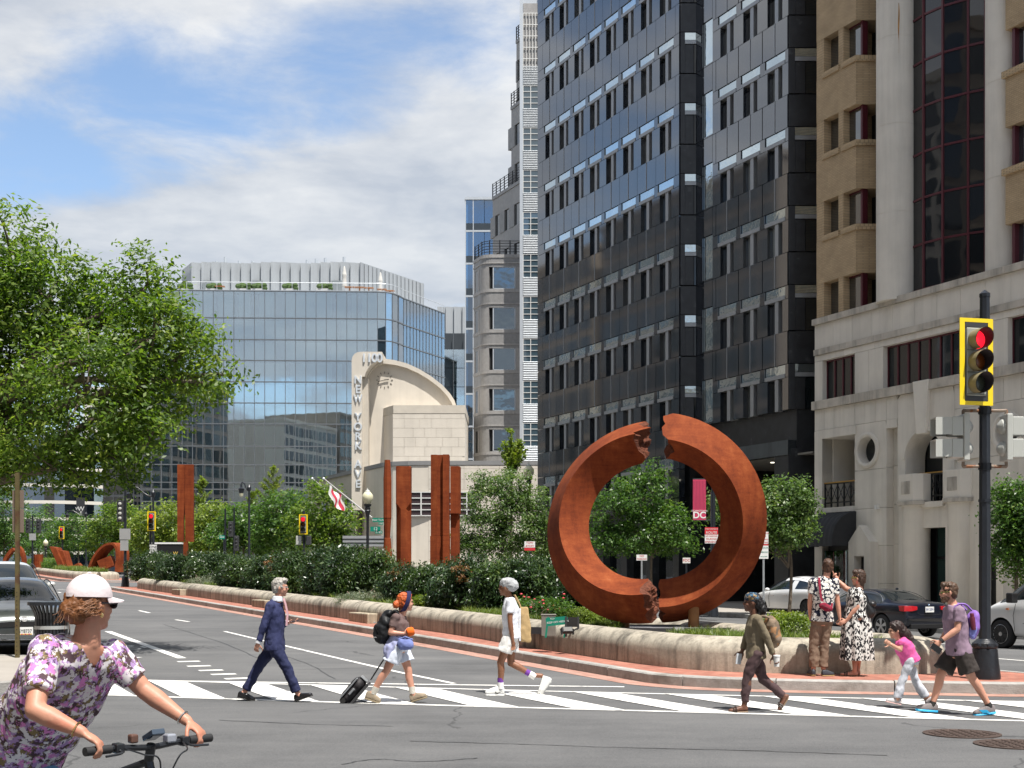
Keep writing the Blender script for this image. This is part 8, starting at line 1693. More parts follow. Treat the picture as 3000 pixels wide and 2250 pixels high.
# 9 --- cyclist in the foreground with her bicycle
def cyclist():
    S = lambda u, v, Y: Vector(PT(u/2.2125, 1500+v/2.2125, Y))
    hx, hy = .66, -.75                                  # riding direction
    H_ = Vector((hx, hy, 0)).normalized(); LT = Vector((0, 0, 1)).cross(H_)
    hipc = S(60, 1700, 6.42); base = Vector((hipc.x, hipc.y, gz(hipc.x, hipc.y)))
    P = Person.__new__(Person); P.base = base; P.T = thing('person', 'cyclist in a purple floral blouse and pale cap looking over her shoulder', 'person', base); P.fwd = H_; P.lat = LT
    r = lambda v: v-base
    gripR, gripL = S(640, 1545, 5.78), S(1300, 1470, 6.22)
    eR_, eL_ = S(225, 1285, 5.78), S(930, 1150, 6.3); dR_, dL_ = (gripR-eR_).normalized(), (gripL-eL_).normalized(); wRp, wLp = gripR-dR_*.085+Vector((0, 0, .034)), gripL-dL_*.085+Vector((0, 0, .03))
    bar_c = (gripR+gripL)/2; saddle = hipc+Vector((0, 0, -.06)); pedal = hipc+H_*.22+Vector((0, 0, -.62));
    j = dict(hd=r(S(590, 590, 6.12)), nk=r(S(560, 810, 6.12)), sN=r(S(290, 905, 5.98)), sF=r(S(735, 930, 6.28)), eN=r(S(225, 1285, 5.78)), wN=r(wRp), eF=r(S(930, 1150, 6.3)), wF=r(wLp), hN=r(hipc-LT*.09), hF=r(hipc+LT*.09))
    kR = hipc+H_*.36-LT*.11+Vector((0, 0, -.20)); aR = hipc+H_*.24-LT*.11+Vector((0, 0, -.62)); kL = hipc+H_*.42+LT*.11+Vector((0, 0, -.08)); aL = hipc+H_*.34+LT*.11+Vector((0, 0, -.50))
    j.update(kN=r(kR), aN=r(aR), kF=r(kL), aF=r(aL), heN=r(aR)-H_*.07-Vector((0, 0, .09)), toN=r(aR)+H_*.17-Vector((0, 0, .1)), heF=r(aL)-H_*.07-Vector((0, 0, .09)), toF=r(aL)+H_*.17-Vector((0, 0, .1)))
    def blouse(N, L, p, ma, nt):
        tc = N('ShaderNodeTexCoord')
        def blot(sc, off, lo, hi):
            mp = N('ShaderNodeMapping'); mp.inputs['Location'].default_value = off; L(tc.outputs['Object'], mp.inputs[0]); n = N('ShaderNodeTexNoise'); n.inputs['Scale'].default_value = sc; n.inputs['Detail'].default_value = 3; n.inputs['Roughness'].default_value = .6; L(mp.outputs[0], n.inputs['Vector']); r = N('ShaderNodeMapRange'); r.interpolation_type = 'SMOOTHSTEP'; L(n.outputs[0], r.inputs[0]); r.inputs[1].default_value = lo; r.inputs[2].default_value = hi; return r.outputs[0]
        rgb = N('ShaderNodeRGB'); rgb.outputs[0].default_value = (.075, .045, .055, 1); c = rgb.outputs[0]
        for sc, off, lo, hi, col in ((26, (0, 0, 0), .50, .56, (.20, .15, .07)), (24, (3, 1, 5), .49, .54, (.34, .22, .42)), (22, (7, 4, 2), .52, .57, (.64, .60, .62)), (21, (2, 8, 9), .57, .62, (.56, .20, .46)), (30, (5, 5, 1), .58, .63, (.66, .62, .63)), (34, (9, 2, 6), .62, .66, (.10, .05, .12))):
            mx = N('ShaderNodeMix'); mx.data_type = 'RGBA'; L(blot(sc, off, lo, hi), mx.inputs[0]); L(c, mx.inputs[6]); mx.inputs[7].default_value = col+(1,); c = mx.outputs[2]
        L(c, p.inputs['Base Color']); p.inputs['Roughness'].default_value = .85; p.inputs['Specular IOR Level'].default_value = .2; b_ = N('ShaderNodeBump'); b_.inputs['Strength'].default_value = .4; b_.inputs['Distance'].default_value = .015; nn = N('ShaderNodeTexNoise'); nn.inputs['Scale'].default_value = 11; nn.inputs['Detail'].default_value = 4; L(tc.outputs['Object'], nn.inputs['Vector']); L(nn.outputs[0], b_.inputs['Height']); L(b_.outputs[0], p.inputs['Normal'])
    BL = mat_nodes('floral_blouse', blouse)
    hfd = Vector((.62, .80, -.03))
    body, fr = build_person(P, j, mat('skin_sunned', (.46, .225, .15), .5, var=.16, vs=16, spec=.4, bump=.12, bs=120, col2=(.50, .20, .13), c2=(.5, .66, 11), bdist=.004), ('blouse', BL), ('leggings', cloth('sky_blue', (.16, .36, .55), .06), 1.6, .0), 1.16, .08, .72, .0065, shoes=dict(upper=WS, sole=WS, th=.026), hair=(hairmat('auburn', (.17, .065, .022)), [(-.03, 0, .01, (.099, .083, .085)), (-.08, 0, -.05, (.05, .07, .05)), (-.112, 0, -.035, (.045, .045, .045))]), hf=hfd, curl=(.85, .85), bulk=.03, hand_dirs={'N': (dR_, Vector((0, 0, -1)), (gripL-gripR)), 'F': (dL_, Vector((0, 0, -1)), (gripR-gripL))})
    f, l, u = fr; hc = j['hd']; m = rot3(f, l, u); cap = mat('cap_cotton', (.60, .53, .54), .85, var=.06, vs=9, bump=.2, bs=30)
    b = B(); nn = 30; rg = []
    for i in range(9):
        t = i/8*math.pi/2; rr_, zz = math.cos(t), math.sin(t); rg.append([hc-f*.012+u*(.028+.108*zz)+(f*.112*math.cos(a)+l*.093*math.sin(a))*max(rr_, .02) for a in [2*math.pi*k/nn for k in range(nn)]])
    b.rings(rg); b.build('cap', cap, P.T, smooth=True, angle=60)
    br = B(); top, bot = [], []
    for i in range(13):
        a = -1.15+2.3*i/12; q = f*.100*math.cos(a)+l*.090*math.sin(a); o = q+f*(.085*math.cos(a*1.25)) ; top.append([hc-f*.012+u*.032+q, hc-f*.012+u*(.018-.012*abs(math.sin(a)))+o])
    br.add([p for t in top for p in t]+[p-u*.006 for t in top for p in t], [(2*i, 2*i+1, 2*i+3, 2*i+2) for i in range(12)]+[(26+2*i, 26+2*i+2, 26+2*i+3, 26+2*i+1) for i in range(12)]+[(2*i+1, 27+2*i, 29+2*i, 2*i+3) for i in range(12)]); br.build('cap_brim', cap, P.T, smooth=True, angle=50)
    B().lathe([(.006, 0), (.011, .004), (.004, .009)], hc-f*.012+u*.135, 10, u).build('cap_button', cap, P.T)
    g = B()
    for sg in (-1, 1): g.tube([hc+f*.102+l*.058*sg, hc-f*.005+l*.086*sg+u*.002], .004, 6); g.ell(hc+f*.098+l*.036*sg-u*.006, (.008, .028, .02), 10, m)
    g.build('sunglasses', mat('shade_lens', (.012, .014, .02), .15, var=0), P.T)
    # open collar, ear-ring, bracelets, ring
    nk = j['nk']; bo = [o for o in P.T.children if o.name.startswith('blouse')][0]; bm = bmesh.new(); bm.from_mesh(bo.data); kill = []
    tri = [(455, 770), (735, 790), (612, 1010)]
    def intri(u, v):
        r_ = []
        for (x0, y0), (x1, y1) in zip(tri, tri[1:]+tri[:1]): r_.append((x1-x0)*(v-y0)-(y1-y0)*(u-x0))
        return all(q >= 0 for q in r_) or all(q <= 0 for q in r_)
    for f_ in bm.faces:
        c_ = f_.calc_center_median()+base; u_ = (c_.x/c_.y*F+CX)*2.2125; v_ = (HY-(c_.z-CH)/c_.y*F-1500)*2.2125
        if c_.y < 6.16 and intri(u_, v_): kill.append(f_)
    bmesh.ops.delete(bm, geom=kill, context='FACES'); bm.to_mesh(bo.data); bm.free()
    strands = B(); rr = random.Random(3)
    for i in range(300):                                 # loose strands swept from the cap edge to the bun
        a = rr.uniform(-1, 1); z0 = rr.uniform(-.05, .03); st_ = hc+f*rr.uniform(-.04, .02)+l*(.083 if a > 0 else -.083)*rr.uniform(.97, 1.03)+u*z0; en = hc-f*(.11+rr.gauss(0, .016))+l*rr.gauss(0, .022)-u*(.035+rr.gauss(0, .02)); md = st_.lerp(en, .5)+(l*(.03 if a > 0 else -.03))-f*.012+u*rr.gauss(-.004, .008)
        strands.tube([st_, st_.lerp(md, .5)+l*(.008 if a > 0 else -.008), md, en.lerp(md, .4)-f*.004, en], .0009, 3, False)
    for i in range(40):
        d_ = Vector((rr.gauss(0, 1), rr.gauss(0, 1), rr.gauss(0, .7))).normalized(); c_ = hc-f*.112-u*.035; strands.tube([c_+d_*.04, c_+d_*.06+u*rr.uniform(-.03, .01), c_+d_*.075-u*rr.uniform(0, .04)], .0008, 3, False)
    strands.build('hair_strands', hairmat('auburn_light', (.20, .08, .028)), P.T)
    for q in 'NF':
        d = (j['w'+q]-j['e'+q]).normalized(); c = j['w'+q]-d*.03; rg = []
        for i in range(25): a = 2*math.pi*i/24; s1 = d.orthogonal().normalized(); s2 = d.cross(s1); rr_ = s1*math.cos(a)+s2*math.sin(a); rg.append([c+rr_*.034+d*.004, c+rr_*.038, c+rr_*.034-d*.004])
        B().rings(rg, caps=False).build('bracelet', mat('gold_metal' if q == 'N' else 'silver_metal', (.75, .55, .25) if q == 'N' else (.7, .7, .68), .25, .9, var=0), P.T)
    B().ell(hc+l*-.085-u*.055, (.009, .004, .012), 8).build('earring', mat('gold_metal', (.75, .55, .25), .25, .9, var=0), P.T)
    # cross-body bag strap
    wb = thing('waist_bag', 'grey and black bag on a strap at the cyclist\'s waist', 'bag', P.base+j['hN']+Vector((.10, -.1, .02))); bag_mesh([((0, 0, 0), (.11, .05, .065), 14)], 'bag_body', cloth('grey_lilac', (.30, .29, .36)), wb, .009); B().tube([(-.1, 0, .02), (-.2, .02, .10), (-.26, .1, .22)], .018, 8).build('strap', BLKSO, wb, smooth=True)
    # ---- bicycle
    K = thing('bicycle', 'black bicycle with wide flat handlebar ridden by the cyclist', 'bicycle', (base.x, base.y, base.z)); r2 = lambda v: v-base; FR = mat('bike_frame', (.02, .022, .026), .3, .2, var=.05)
    up = Vector((0, 0, 1)); ax_r = r2(hipc)-H_*.30; ax_r.z = .34; bar = r2(bar_c); ax_f = Vector((bar.x, bar.y, 0))+H_*.22; ax_f.z = .34; bb = r2(hipc)+H_*.14; bb.z = .29; seat = r2(hipc)-Vector((0, 0, .10)); hd_t = bar-H_*.03+Vector((0, 0, -.08)); hd_b = hd_t+H_*.07+Vector((0, 0, -.16))
    fm = B();
    for a_, b_, rr_ in ((bb, seat, .018), (bb, hd_b, .022), (seat+(bb-seat)*.2, hd_t, .018), (bb, ax_r, .012), (seat+(bb-seat)*.2, ax_r, .01)): fm.tube([a_, b_], rr_, 10)
    fm.build('frame', FR, K, smooth=True)
    B().tube([hd_t, hd_b], .022, 10).tube([hd_b, ax_f-LT*.06], .014, 8).tube([hd_b, ax_f+LT*.06], .014, 8).build('fork', FR, K, smooth=True)
    for ax in (ax_f, ax_r):
        ty = B(); rg = []
        for i in range(49): a = 2*math.pi*i/48; rr_ = H_*math.cos(a)+up*math.sin(a); rg.append([ax+rr_*(.32+.022*math.cos(t))+LT*.022*math.sin(t) for t in [2*math.pi*k/8 for k in range(8)]])
        wo = ty.rings(rg, caps=False).build('wheel', mat('tyre_rubber', (.018, .018, .018), .8), K, smooth=True); sp = B()
        for i in range(20): a = 2*math.pi*i/20; rr_ = H_*math.cos(a)+up*math.sin(a); sp.tube([ax+LT*.02*(-1)**i, ax+rr_*.305], .0015, 4)
        sp.build('spokes', M_GALV, wo); B().tube([ax-LT*.05, ax+LT*.05], .02, 10).build('hub', FR, wo)
    gl, gr = r2(gripL), r2(gripR); stem = bar+H_*.0
    B().tube(catmull([gr-(gl-gr).normalized()*.03, gr.lerp(bar, .4)+up*.0, bar-up*.012, gl.lerp(bar, .4), gl+(gl-gr).normalized()*.05], 8), .0145, 10).build('handlebar', FR, K, smooth=True)
    for g_, e in ((gr, -1), (gl, 1)): d = (gl-gr).normalized(); B().tube([g_-d*.07, g_+d*.06], .02, 12).build('grip', mat('grip_rubber', (.015, .015, .016), .7), K, smooth=True); B().tube(catmull([g_-d*e*.09, g_-d*e*.09+H_*.06-up*.015, g_+d*e*.0+H_*.075-up*.02], 5), .006, 6).build('brake_lever', FR, K); B().obox(g_-d*e*.10, d*.022, H_*.03, up*.022).build('shifter', FR, K, bevel=.006)
    B().tube([hd_t, bar], .022, 10).build('stem', FR, K); B().obox(bar+up*.045+H_*.02, (gl-gr).normalized()*.035, H_*.05+up*.02, up*.012-H_*.005).build('display', mat('display_glass', (.05, .07, .10), .1, var=0), K, bevel=.004); B().obox(bar+(gl-gr).normalized()*-.10+up*.035, (gl-gr).normalized()*.02, H_*.022, up*.02).build('bell', mat('bell_brown', (.10, .05, .035), .4), K, bevel=.008); B().obox(bar+(gl-gr).normalized()*.10+up*.02, (gl-gr).normalized()*.026, H_*.028, up*.02).build('headlamp', mat('lamp_grey', (.35, .37, .42), .2, .3), K, bevel=.008)
    for e in (-1, 1): q = gr if e < 0 else gl; d = (gl-gr).normalized(); B().tube(catmull([q-d*e*.12+H_*.03, q-d*e*.16+H_*.14-up*.02, bar+H_*.17-up*.05+d*e*.05, hd_b+H_*.03], 8), .004, 5).build('cable', FR, K)
    sd_ = B(); sd_.ell(seat+up*.03-H_*.05, (.12, .10, .035), 14, rot3(H_, LT, up)); sd_.ell(seat+up*.03+H_*.10, (.10, .03, .025), 12, rot3(H_, LT, up)); remesh(sd_, 'saddle', mat('saddle_black', (.02, .02, .02), .6), K, .01, 4)
    for sg, an in ((-1, r2(aR)), (1, r2(aL))): c = Vector((an.x, an.y, an.z-.11))+H_*.06; B().tube([bb+LT*.06*sg, c-LT*.0], .012, 8).build('crank', FR, K); B().obox(c, H_*.045, LT*.045, up*.01).build('pedal', FR, K)
    rg = []
    for i in range(33): a = 2*math.pi*i/32; rr_ = H_*math.cos(a)+up*math.sin(a); rg.append([bb-LT*.05+rr_*v+LT*o for v, o in ((.085, -.003), (.095, 0), (.085, .003))])
    B().rings(rg, caps=False).build('chainring', M_GALV, K)
cyclist()
# ------------------------------------------------------------------ vehicles
M_TYRE = mat('car_tyre', (.018, .018, .019), .8, var=.15); M_RIM = mat('alloy_rim', (.55, .56, .57), .3, .8, var=.05); M_CGL = glassmat('car_glass', (.012, .016, .018), 1.55, .02); M_WELL = mat('wheel_well', (.008, .008, .008), .95, var=0); M_CHR = mat('chrome', (.75, .76, .77), .12, 1., var=0); M_TAIL = mat('tail_lamp', (.50, .012, .02), .15, var=.12, vs=14, coat=.6); M_HEAD = mat('head_lamp', (.35, .38, .40), .08, .3, var=.2, vs=20, coat=.6); M_TRIM = mat('black_trim', (.014, .014, .015), .45, var=.05); M_SEAM = mat('door_seam', (.006, .006, .007), .8, var=0)
def paint(n, c, metal=.0): return mat('paint_'+n, c, .28, metal, var=.03, vs=.8, coat=.8, spec=.5)
def car_section(x, zb, zs, zr, w, wt, c):
    zm = zb+(zs-zb)*.52; hood6 = (.80*w, zs+.62*(zr-zs)); cab6 = (wt, zr-.085); p6 = tuple(a*(1-c)+b_*c for a, b_ in zip(hood6, cab6)); hood7 = (.45*w, zs+.9*(zr-zs)); cab7 = (wt*.74, zr-.018); p7 = tuple(a*(1-c)+b_*c for a, b_ in zip(hood7, cab7))
    h = [(0, zb), (w*.90, zb), (w*.965, zb+.09), (w, zm), (w*.99, zs-.08), (w*.95, zs), p6, p7, (0, zr)]
    return [(x, y, z) for y, z in h]+[(x, -y, z) for y, z in h[-2:0:-1]]
def car(name, label, st, glass, wheels, wr, ww, body, loc, rotz, cat='car', group=None, trim=(), sub=2, arch=.055, cladding=False):
    T = thing(name, label, cat, loc, rotz, group); rings = [car_section(*s) for s in st]; n = len(rings[0]); b = B(); b.rings(rings); ns = len(st)
    me = bpy.data.meshes.new('t'); me.from_pydata(b.v, [], b.f)
    for m in (body, M_CGL, M_WELL, M_TRIM): me.materials.append(m)
    mi = [0]*len(b.f)
    for i in range(ns-1):
        for k in range(n):
            kk = k if k < 8 else n-1-k
            for (a, c_, k0, k1) in glass:
                if a <= i < c_ and k0 <= kk <= k1: mi[i*n+k] = 1
            for (a, c_, k0, k1) in trim:
                if a <= i < c_ and k0 <= kk <= k1: mi[i*n+k] = 3
    me.polygons.foreach_set('material_index', mi); bm = bmesh.new(); bm.from_mesh(me); bmesh.ops.recalc_face_normals(bm, faces=bm.faces); bm.to_mesh(me); bm.free()
    o = bpy.data.objects.new('t', me); TMP.collection.objects.link(o); s = o.modifiers.new('s', 'SUBSURF'); s.levels = sub; cut = []
    for wx in wheels:
        for sg in (-1, 1):
            cb = B(); cb.cone((wx, sg*(ww-.26), wr), (wx, sg*(ww+.3), wr), wr+arch, wr+arch, 36); cm = cb.mesh('c', M_WELL); co = bpy.data.objects.new('c', cm); TMP.collection.objects.link(co); bo = o.modifiers.new('b', 'BOOLEAN'); bo.operation = 'DIFFERENCE'; bo.object = co; bo.solver = 'EXACT'; bo.material_mode = 'TRANSFER'; cut.append(co)
    with bpy.context.temp_override(scene=TMP, view_layer=TMP.view_layers[0]):
        dg = bpy.context.evaluated_depsgraph_get(); ev = bpy.data.meshes.new_from_object(o.evaluated_get(dg))
    mats_ = [m for m in ev.materials]; V = [v.co.copy() for v in ev.vertices]
    groups = {}
    for p in ev.polygons: groups.setdefault(mats_[p.material_index].name if p.material_index < len(mats_) and mats_[p.material_index] else 'x', []).append(tuple(p.vertices))
    for nm, fs in groups.items():
        idx = {}; q = B(); vs = []; ff = []
        for f in fs: ff.append(tuple(idx.setdefault(v, len(idx)) for v in f))
        vs = [None]*len(idx)
        for v, k in idx.items(): vs[k] = tuple(V[v])
        q.add(vs, ff); pn = {'car_glass': 'windows', 'wheel_well': 'wheel_wells', 'black_trim': 'lower_trim'}.get(nm, 'body'); mm = bpy.data.materials.get(nm) or body
        q.build(pn, mm, T, smooth=True, angle=38)
    for x in [o]+cut: bpy.data.objects.remove(x)
    return T
def wheel(T, x, y, r, side, style=5, rim=None, steel=False):
    w = .21; c = (x, y, r); wo = B().lathe([(r*.66, -w/2), (r*.93, -w/2), (r, -w/2+.03), (r, w/2-.03), (r*.93, w/2), (r*.66, w/2)], c, 32, axis=(0, side, 0)).build('wheel', M_TYRE, T, smooth=True, angle=40); rim = rim or M_RIM
    B().lathe([(r*.60, -w/2), (r*.69, -w/2), (r*.69, w/2-.004), (r*.64, w/2+.004), (r*.60, w/2-.02)], c, 32, axis=(0, side, 0)).build('rim_ring', rim, wo, smooth=True); B().lathe([(r*.0, w/2-.08), (r*.62, w/2-.08), (r*.62, w/2-.075), (.0, w/2-.07)], c, 24, axis=(0, side, 0)).build('rim_back', M_WELL if not steel else M_TRIM, wo)
    sp = B()
    for i in range(style):
        for off in (-.11, .11):
            a = 2*math.pi*i/style+.3; a1 = a+off*1.3; a0 = a+off*.4; p0 = Vector((c[0]+r*.1*math.cos(a0), y+side*(w/2-.015), r+r*.1*math.sin(a0))); p1 = Vector((c[0]+r*.64*math.cos(a1), y+side*(w/2-.005), r+r*.64*math.sin(a1))); d = (p1-p0).normalized(); n_ = Vector((0, side, 0)); s = d.cross(n_)*.022; sp.obox((p0+p1)/2, (p1-p0)/2, s, n_*.014)
    sp.build('spokes', rim if not steel else M_TRIM, wo); B().lathe([(0, 0), (r*.16, 0), (r*.14, .02), (0, .024)], (x, y+side*(w/2-.01), r), 16, axis=(0, side, 0)).build('hub_cap', rim, wo)
def plate(T, x, z, txt, face, extra=None, w=.305):
    s = face; o = B().box(x-.006, x+.006, -w/2, w/2, z-.077, z+.077).build('number_plate', M_SIGNW, T); text_on(txt, .095, mat('plate_ink', (.03, .05, .18), .5, var=0) if extra != 'md' else M_BLK, o, (x+s*.008, 0, z-.005), (R(90), 0, R(90) if s > 0 else R(-90)), .001, .001, sx=.82)
    if extra == 'md':
        for i in range(8): B().box(x+s*.006, x+s*.009, -w/2+.02+i*.033, -w/2+.05+i*.033, z-.07, z-.05).build('plate_flag', mat('plate_yellow', (.7, .45, .02), .5, var=0) if i % 2 else M_RED, o)
    return o
def seam(T, pts): B().tube(pts, .006, 4).build('door_seam', M_SEAM, T)
fwdA, rgtA = Vector((AX, AY, 0)), Vector((AY, -AX, 0))
def at_wheel(px, py, wx, wy):                            # car origin from the pixel where a wheel touches the road
    x, y = GP(px, py); p = Vector((x, y, 0))-fwdA*wx+rgtA*wy; return (p.x, p.y, gz(x, y)+.0)
# ---- dark blue coupe seen from behind
def coupe(loc, rotz, label, full=True):
    st = [(-2.29, .40, .80, .83, .70, .5, 0), (-2.27, .34, .90, .95, .79, .5, 0), (-2.12, .27, .95, 1.01, .85, .6, 0), (-1.72, .24, .965, 1.04, .885, .64, .1), (-1.30, .23, .955, 1.20, .89, .58, .75), (-.95, .22, .945, 1.335, .89, .55, 1), (-.30, .22, .935, 1.375, .885, .57, 1), (-.21, .22, .933, 1.376, .885, .57, 1), (.35, .22, .925, 1.345, .885, .57, 1), (.80, .22, .925, 1.17, .885, .62, .8), (1.18, .23, .92, .975, .885, .66, .1), (1.85, .24, .83, .89, .87, .6, 0), (2.18, .26, .66, .74, .80, .5, 0), (2.29, .34, .52, .58, .66, .4, 0)]
    T = car('parked_car', label, st, [(3, 5, 6, 7), (8, 10, 6, 7), (4, 6, 5, 5), (7, 9, 5, 5)], (-1.38, 1.38), .325, .79, paint('midnight', (.008, .011, .022), .2), loc, rotz)
    for x in (-1.38, 1.38):
        for s in (-1, 1): wheel(T, x, s*.785, .325, s)
    for s in (-1, 1):
        b = B(); rg = []
        for z0, z1, yy, xx in ((.76, .90, .84, -2.06), (.75, .905, .82, -2.235), (.755, .90, .60, -2.30), (.79, .885, .42, -2.31)): rg.append([(xx-.012, s*yy, z0), (xx-.012, s*yy, z1), (xx+.06, s*yy*.98, z1), (xx+.06, s*yy*.98, z0)])
        b.rings(rg).build('tail_lamp', M_TAIL, T, bevel=.006)
        B().lathe([(.036, 0), (.042, 0), (.042, .1), (.034, .1)], (-2.30, s*.56, .33), 16, axis=(1, 0, 0)).build('exhaust_tip', M_CHR, T); B().lathe([(0, 0), (.035, 0), (.035, .02), (0, .02)], (-2.29, s*.56, .33), 12, axis=(1, 0, 0)).build('exhaust_hole', M_WELL, T)
        B().tube(catmull([(.82, s*.86, .955), (.3, s*.62, 1.285), (-.5, s*.60, 1.31), (-1.05, s*.66, 1.22), (-1.35, s*.79, 1.03), (-1.2, s*.86, .965)], 8), .009, 6).build('window_trim', M_CHR, T); B().ell((.72, s*.98, 1.0), (.08, .09, .065), 12).build('wing_mirror', paint('midnight', (.008, .011, .022)), T, smooth=True)
        seam(T, [(-.42, s*.895, .36), (-.45, s*.895, .7), (-.40, s*.87, .93)]); B().box(-.35, -.16, s*.885-.015, s*.885+.015, .80, .825).build('door_handle', paint('midnight', (.008, .011, .022)), T, bevel=.006)
    B().box(-2.305, -2.20, -.62, .62, .27, .40).build('rear_diffuser', M_TRIM, T, bevel=.02); B().box(-2.335, -2.28, -.80, .80, .55, .575).build('bumper_crease', paint('midnight', (.008, .011, .022)), T, bevel=.01); seam(T, [(-2.315, -.40, .74), (-2.33, -.36, .66), (-2.335, .36, .66), (-2.315, .40, .74)])
    plate(T, -2.335, .80, 'JW 3291', -1); c = B().lathe([(.042, 0), (.042, .008)], (-2.30, 0, .925), 20, axis=(-1, 0, .3)).build('badge', M_BLK, T)
    for i in range(4): a = i*math.pi/2; B().add([(-2.311, 0, .925)]+[(-2.311, .03*math.cos(a+t), .925+.03*math.sin(a+t)) for t in (0, .4, .8, 1.2, 1.57)], [(0, 1, 2, 3, 4, 5)]).build('badge_quarter', M_SIGNW if i % 2 else mat('badge_blue', (.05, .25, .6), .3, var=0), c)
    text_on('328xi', .07, M_CHR, T, (-2.318, -.52, .91), (R(90), 0, R(-90)), .002, sx=.9); B().ell((-1.02, 0, 1.36), (.07, .02, .03), 10).build('antenna_fin', paint('midnight', (.008, .011, .022)), T, smooth=True)
    return T
coupe(at_wheel(2588, 1868, -1.38, .80), ROT, 'midnight blue two-door coupe parked with its tail lamps towards the crossing')
# ---- white electric crossover
def crossover(loc, rotz, label, col, nm, h=1.0):
    st = [(-2.36, .42, .86, .90, .72, .5, 0), (-2.33, .34, 1.0, 1.06, .82, .5, 0), (-2.15, .27, 1.06, 1.14, .90, .6, 0), (-1.75, .24, 1.07, 1.32, .945, .60, .7), (-1.25, .23, 1.055, 1.50, .955, .58, 1), (-.55, .22, 1.035, 1.61, .955, .60, 1), (-.46, .22, 1.033, 1.612, .955, .60, 1), (.25, .22, 1.015, 1.60, .955, .60, 1), (.80, .22, 1.005, 1.42, .95, .64, .9), (1.30, .23, .985, 1.14, .945, .68, .35), (1.55, .24, .955, 1.02, .94, .66, 0), (2.0, .25, .86, .93, .90, .6, 0), (2.28, .28, .68, .77, .80, .5, 0), (2.37, .36, .52, .60, .66, .4, 0)]
    p = paint(nm, col); T = car('parked_car', label, st, [(2, 4, 6, 7), (7, 9, 6, 7), (3, 5, 5, 5), (6, 9, 5, 5)], (-1.44, 1.44), .35, .86, p, loc, rotz, trim=[(0, 13, 1, 1)])
    for x in (-1.44, 1.44):
        for s in (-1, 1): wheel(T, x, s*.845, .35, s, 5, M_TRIM)
    for s in (-1, 1):
        B().ell((.88, s*1.03, 1.08), (.09, .10, .07), 12).build('wing_mirror', p, T, smooth=True); seam(T, [(-.5, s*.962, .4), (-.5, s*.965, .8), (-.5, s*.925, 1.03)]); seam(T, [(.85, s*.955, .4), (.9, s*.958, .8), (.85, s*.92, 1.0)]); B().box(-.3, -.1, s*.958-.006, s*.958+.006, .86, .885).build('door_handle', M_CHR, T); B().box(.55, .75, s*.955-.006, s*.955+.006, .84, .865).build('door_handle', M_CHR, T)
        b = B(); b.rings([[(x0, s*y0, z0), (x0, s*y0, z1), (x0-.05, s*y0*.97, z1), (x0-.05, s*y0*.97, z0)] for x0, y0, z0, z1 in ((2.0, .88, .74, .80), (2.22, .78, .70, .77), (2.33, .56, .66, .72))]).build('head_lamp', M_HEAD, T); b = B(); b.rings([[(x0, s*y0, z0), (x0, s*y0, z1), (x0+.05, s*y0*.97, z1), (x0+.05, s*y0*.97, z0)] for x0, y0, z0, z1 in ((-2.12, .905, .92, 1.0), (-2.31, .80, .92, 1.02), (-2.36, .45, .92, 1.0))]).build('tail_lamp', M_TAIL, T)
        B().tube(catmull([(1.2, s*.80, 1.06), (.5, s*.66, 1.46), (-.4, s*.635, 1.56), (-1.3, s*.64, 1.42), (-1.75, s*.78, 1.15)], 8), .008, 5).build('window_trim', M_TRIM, T)
    return T
crossover(at_wheel(2366, 1812, -1.44, .86), ROT, 'white electric crossover parked ahead of the dark coupe', (.70, .71, .72), 'pearl_white')
# ---- white van
def van(loc, rotz):
    st = [(-2.5, .40, 1.1, 1.80, .86, .76, 1), (-2.45, .32, 1.1, 1.88, .93, .80, 1), (-1.5, .28, 1.1, 1.91, .965, .82, 1), (-.2, .27, 1.1, 1.91, .965, .82, 1), (-.1, .27, 1.1, 1.91, .965, .82, 1), (.75, .27, 1.1, 1.87, .965, .80, 1), (1.25, .27, 1.1, 1.58, .96, .80, .9), (1.75, .28, 1.08, 1.22, .95, .78, .35), (2.0, .29, 1.02, 1.10, .93, .7, 0), (2.35, .31, .86, .95, .86, .6, 0), (2.5, .38, .60, .68, .74, .5, 0)]
    p = paint('van_white', (.70, .71, .71)); T = car('parked_van', 'white delivery van at the kerb behind the signal pole', st, [(5, 7, 6, 7), (4, 7, 5, 5)], (-1.6, 1.62), .345, .85, p, loc, rotz, cat='van')
    for x in (-1.6, 1.62):
        for s in (-1, 1): wheel(T, x, s*.85, .345, s, 8, None, True)
    for s in (-1, 1):
        B().box(1.02, 1.22, s*1.10-.10, s*1.10+.10, 1.10, 1.34).build('wing_mirror', M_TRIM, T, bevel=.03); seam(T, [(1.15, s*.975, .42), (1.2, s*.978, .8), (1.15, s*.95, 1.08)]); seam(T, [(-.15, s*.975, .36), (-.15, s*.978, .8), (-.15, s*.95, 1.1), (-.15, s*.85, 1.75)]); B().box(.0, .16, s*.975-.015, s*.975+.015, .93, .97).build('door_handle', M_TRIM, T, bevel=.006); b = B(); b.rings([[(x0, s*y0, z0), (x0, s*y0, z1), (x0-.06, s*y0*.96, z1), (x0-.06, s*y0*.96, z0)] for x0, y0, z0, z1 in ((2.02, .925, .78, .92), (2.3, .86, .74, .92), (2.44, .66, .70, .84))]).build('head_lamp', M_HEAD, T); B().box(1.35, 1.43, s*.968-.005, s*.968+.01, .93, .97).build('side_repeater', mat('orange_lens', (.6, .16, .02), .3, var=0), T)
        seam(T, [(-2.3, s*.975, .62), (.9, s*.98, .62)])
    B().tube([(.4, 0, 1.9), (.2, 0, 2.05)], .01, 6).build('antenna', M_TRIM, T)
van(at_wheel(2936, 1899, 1.62, .90), ROT)
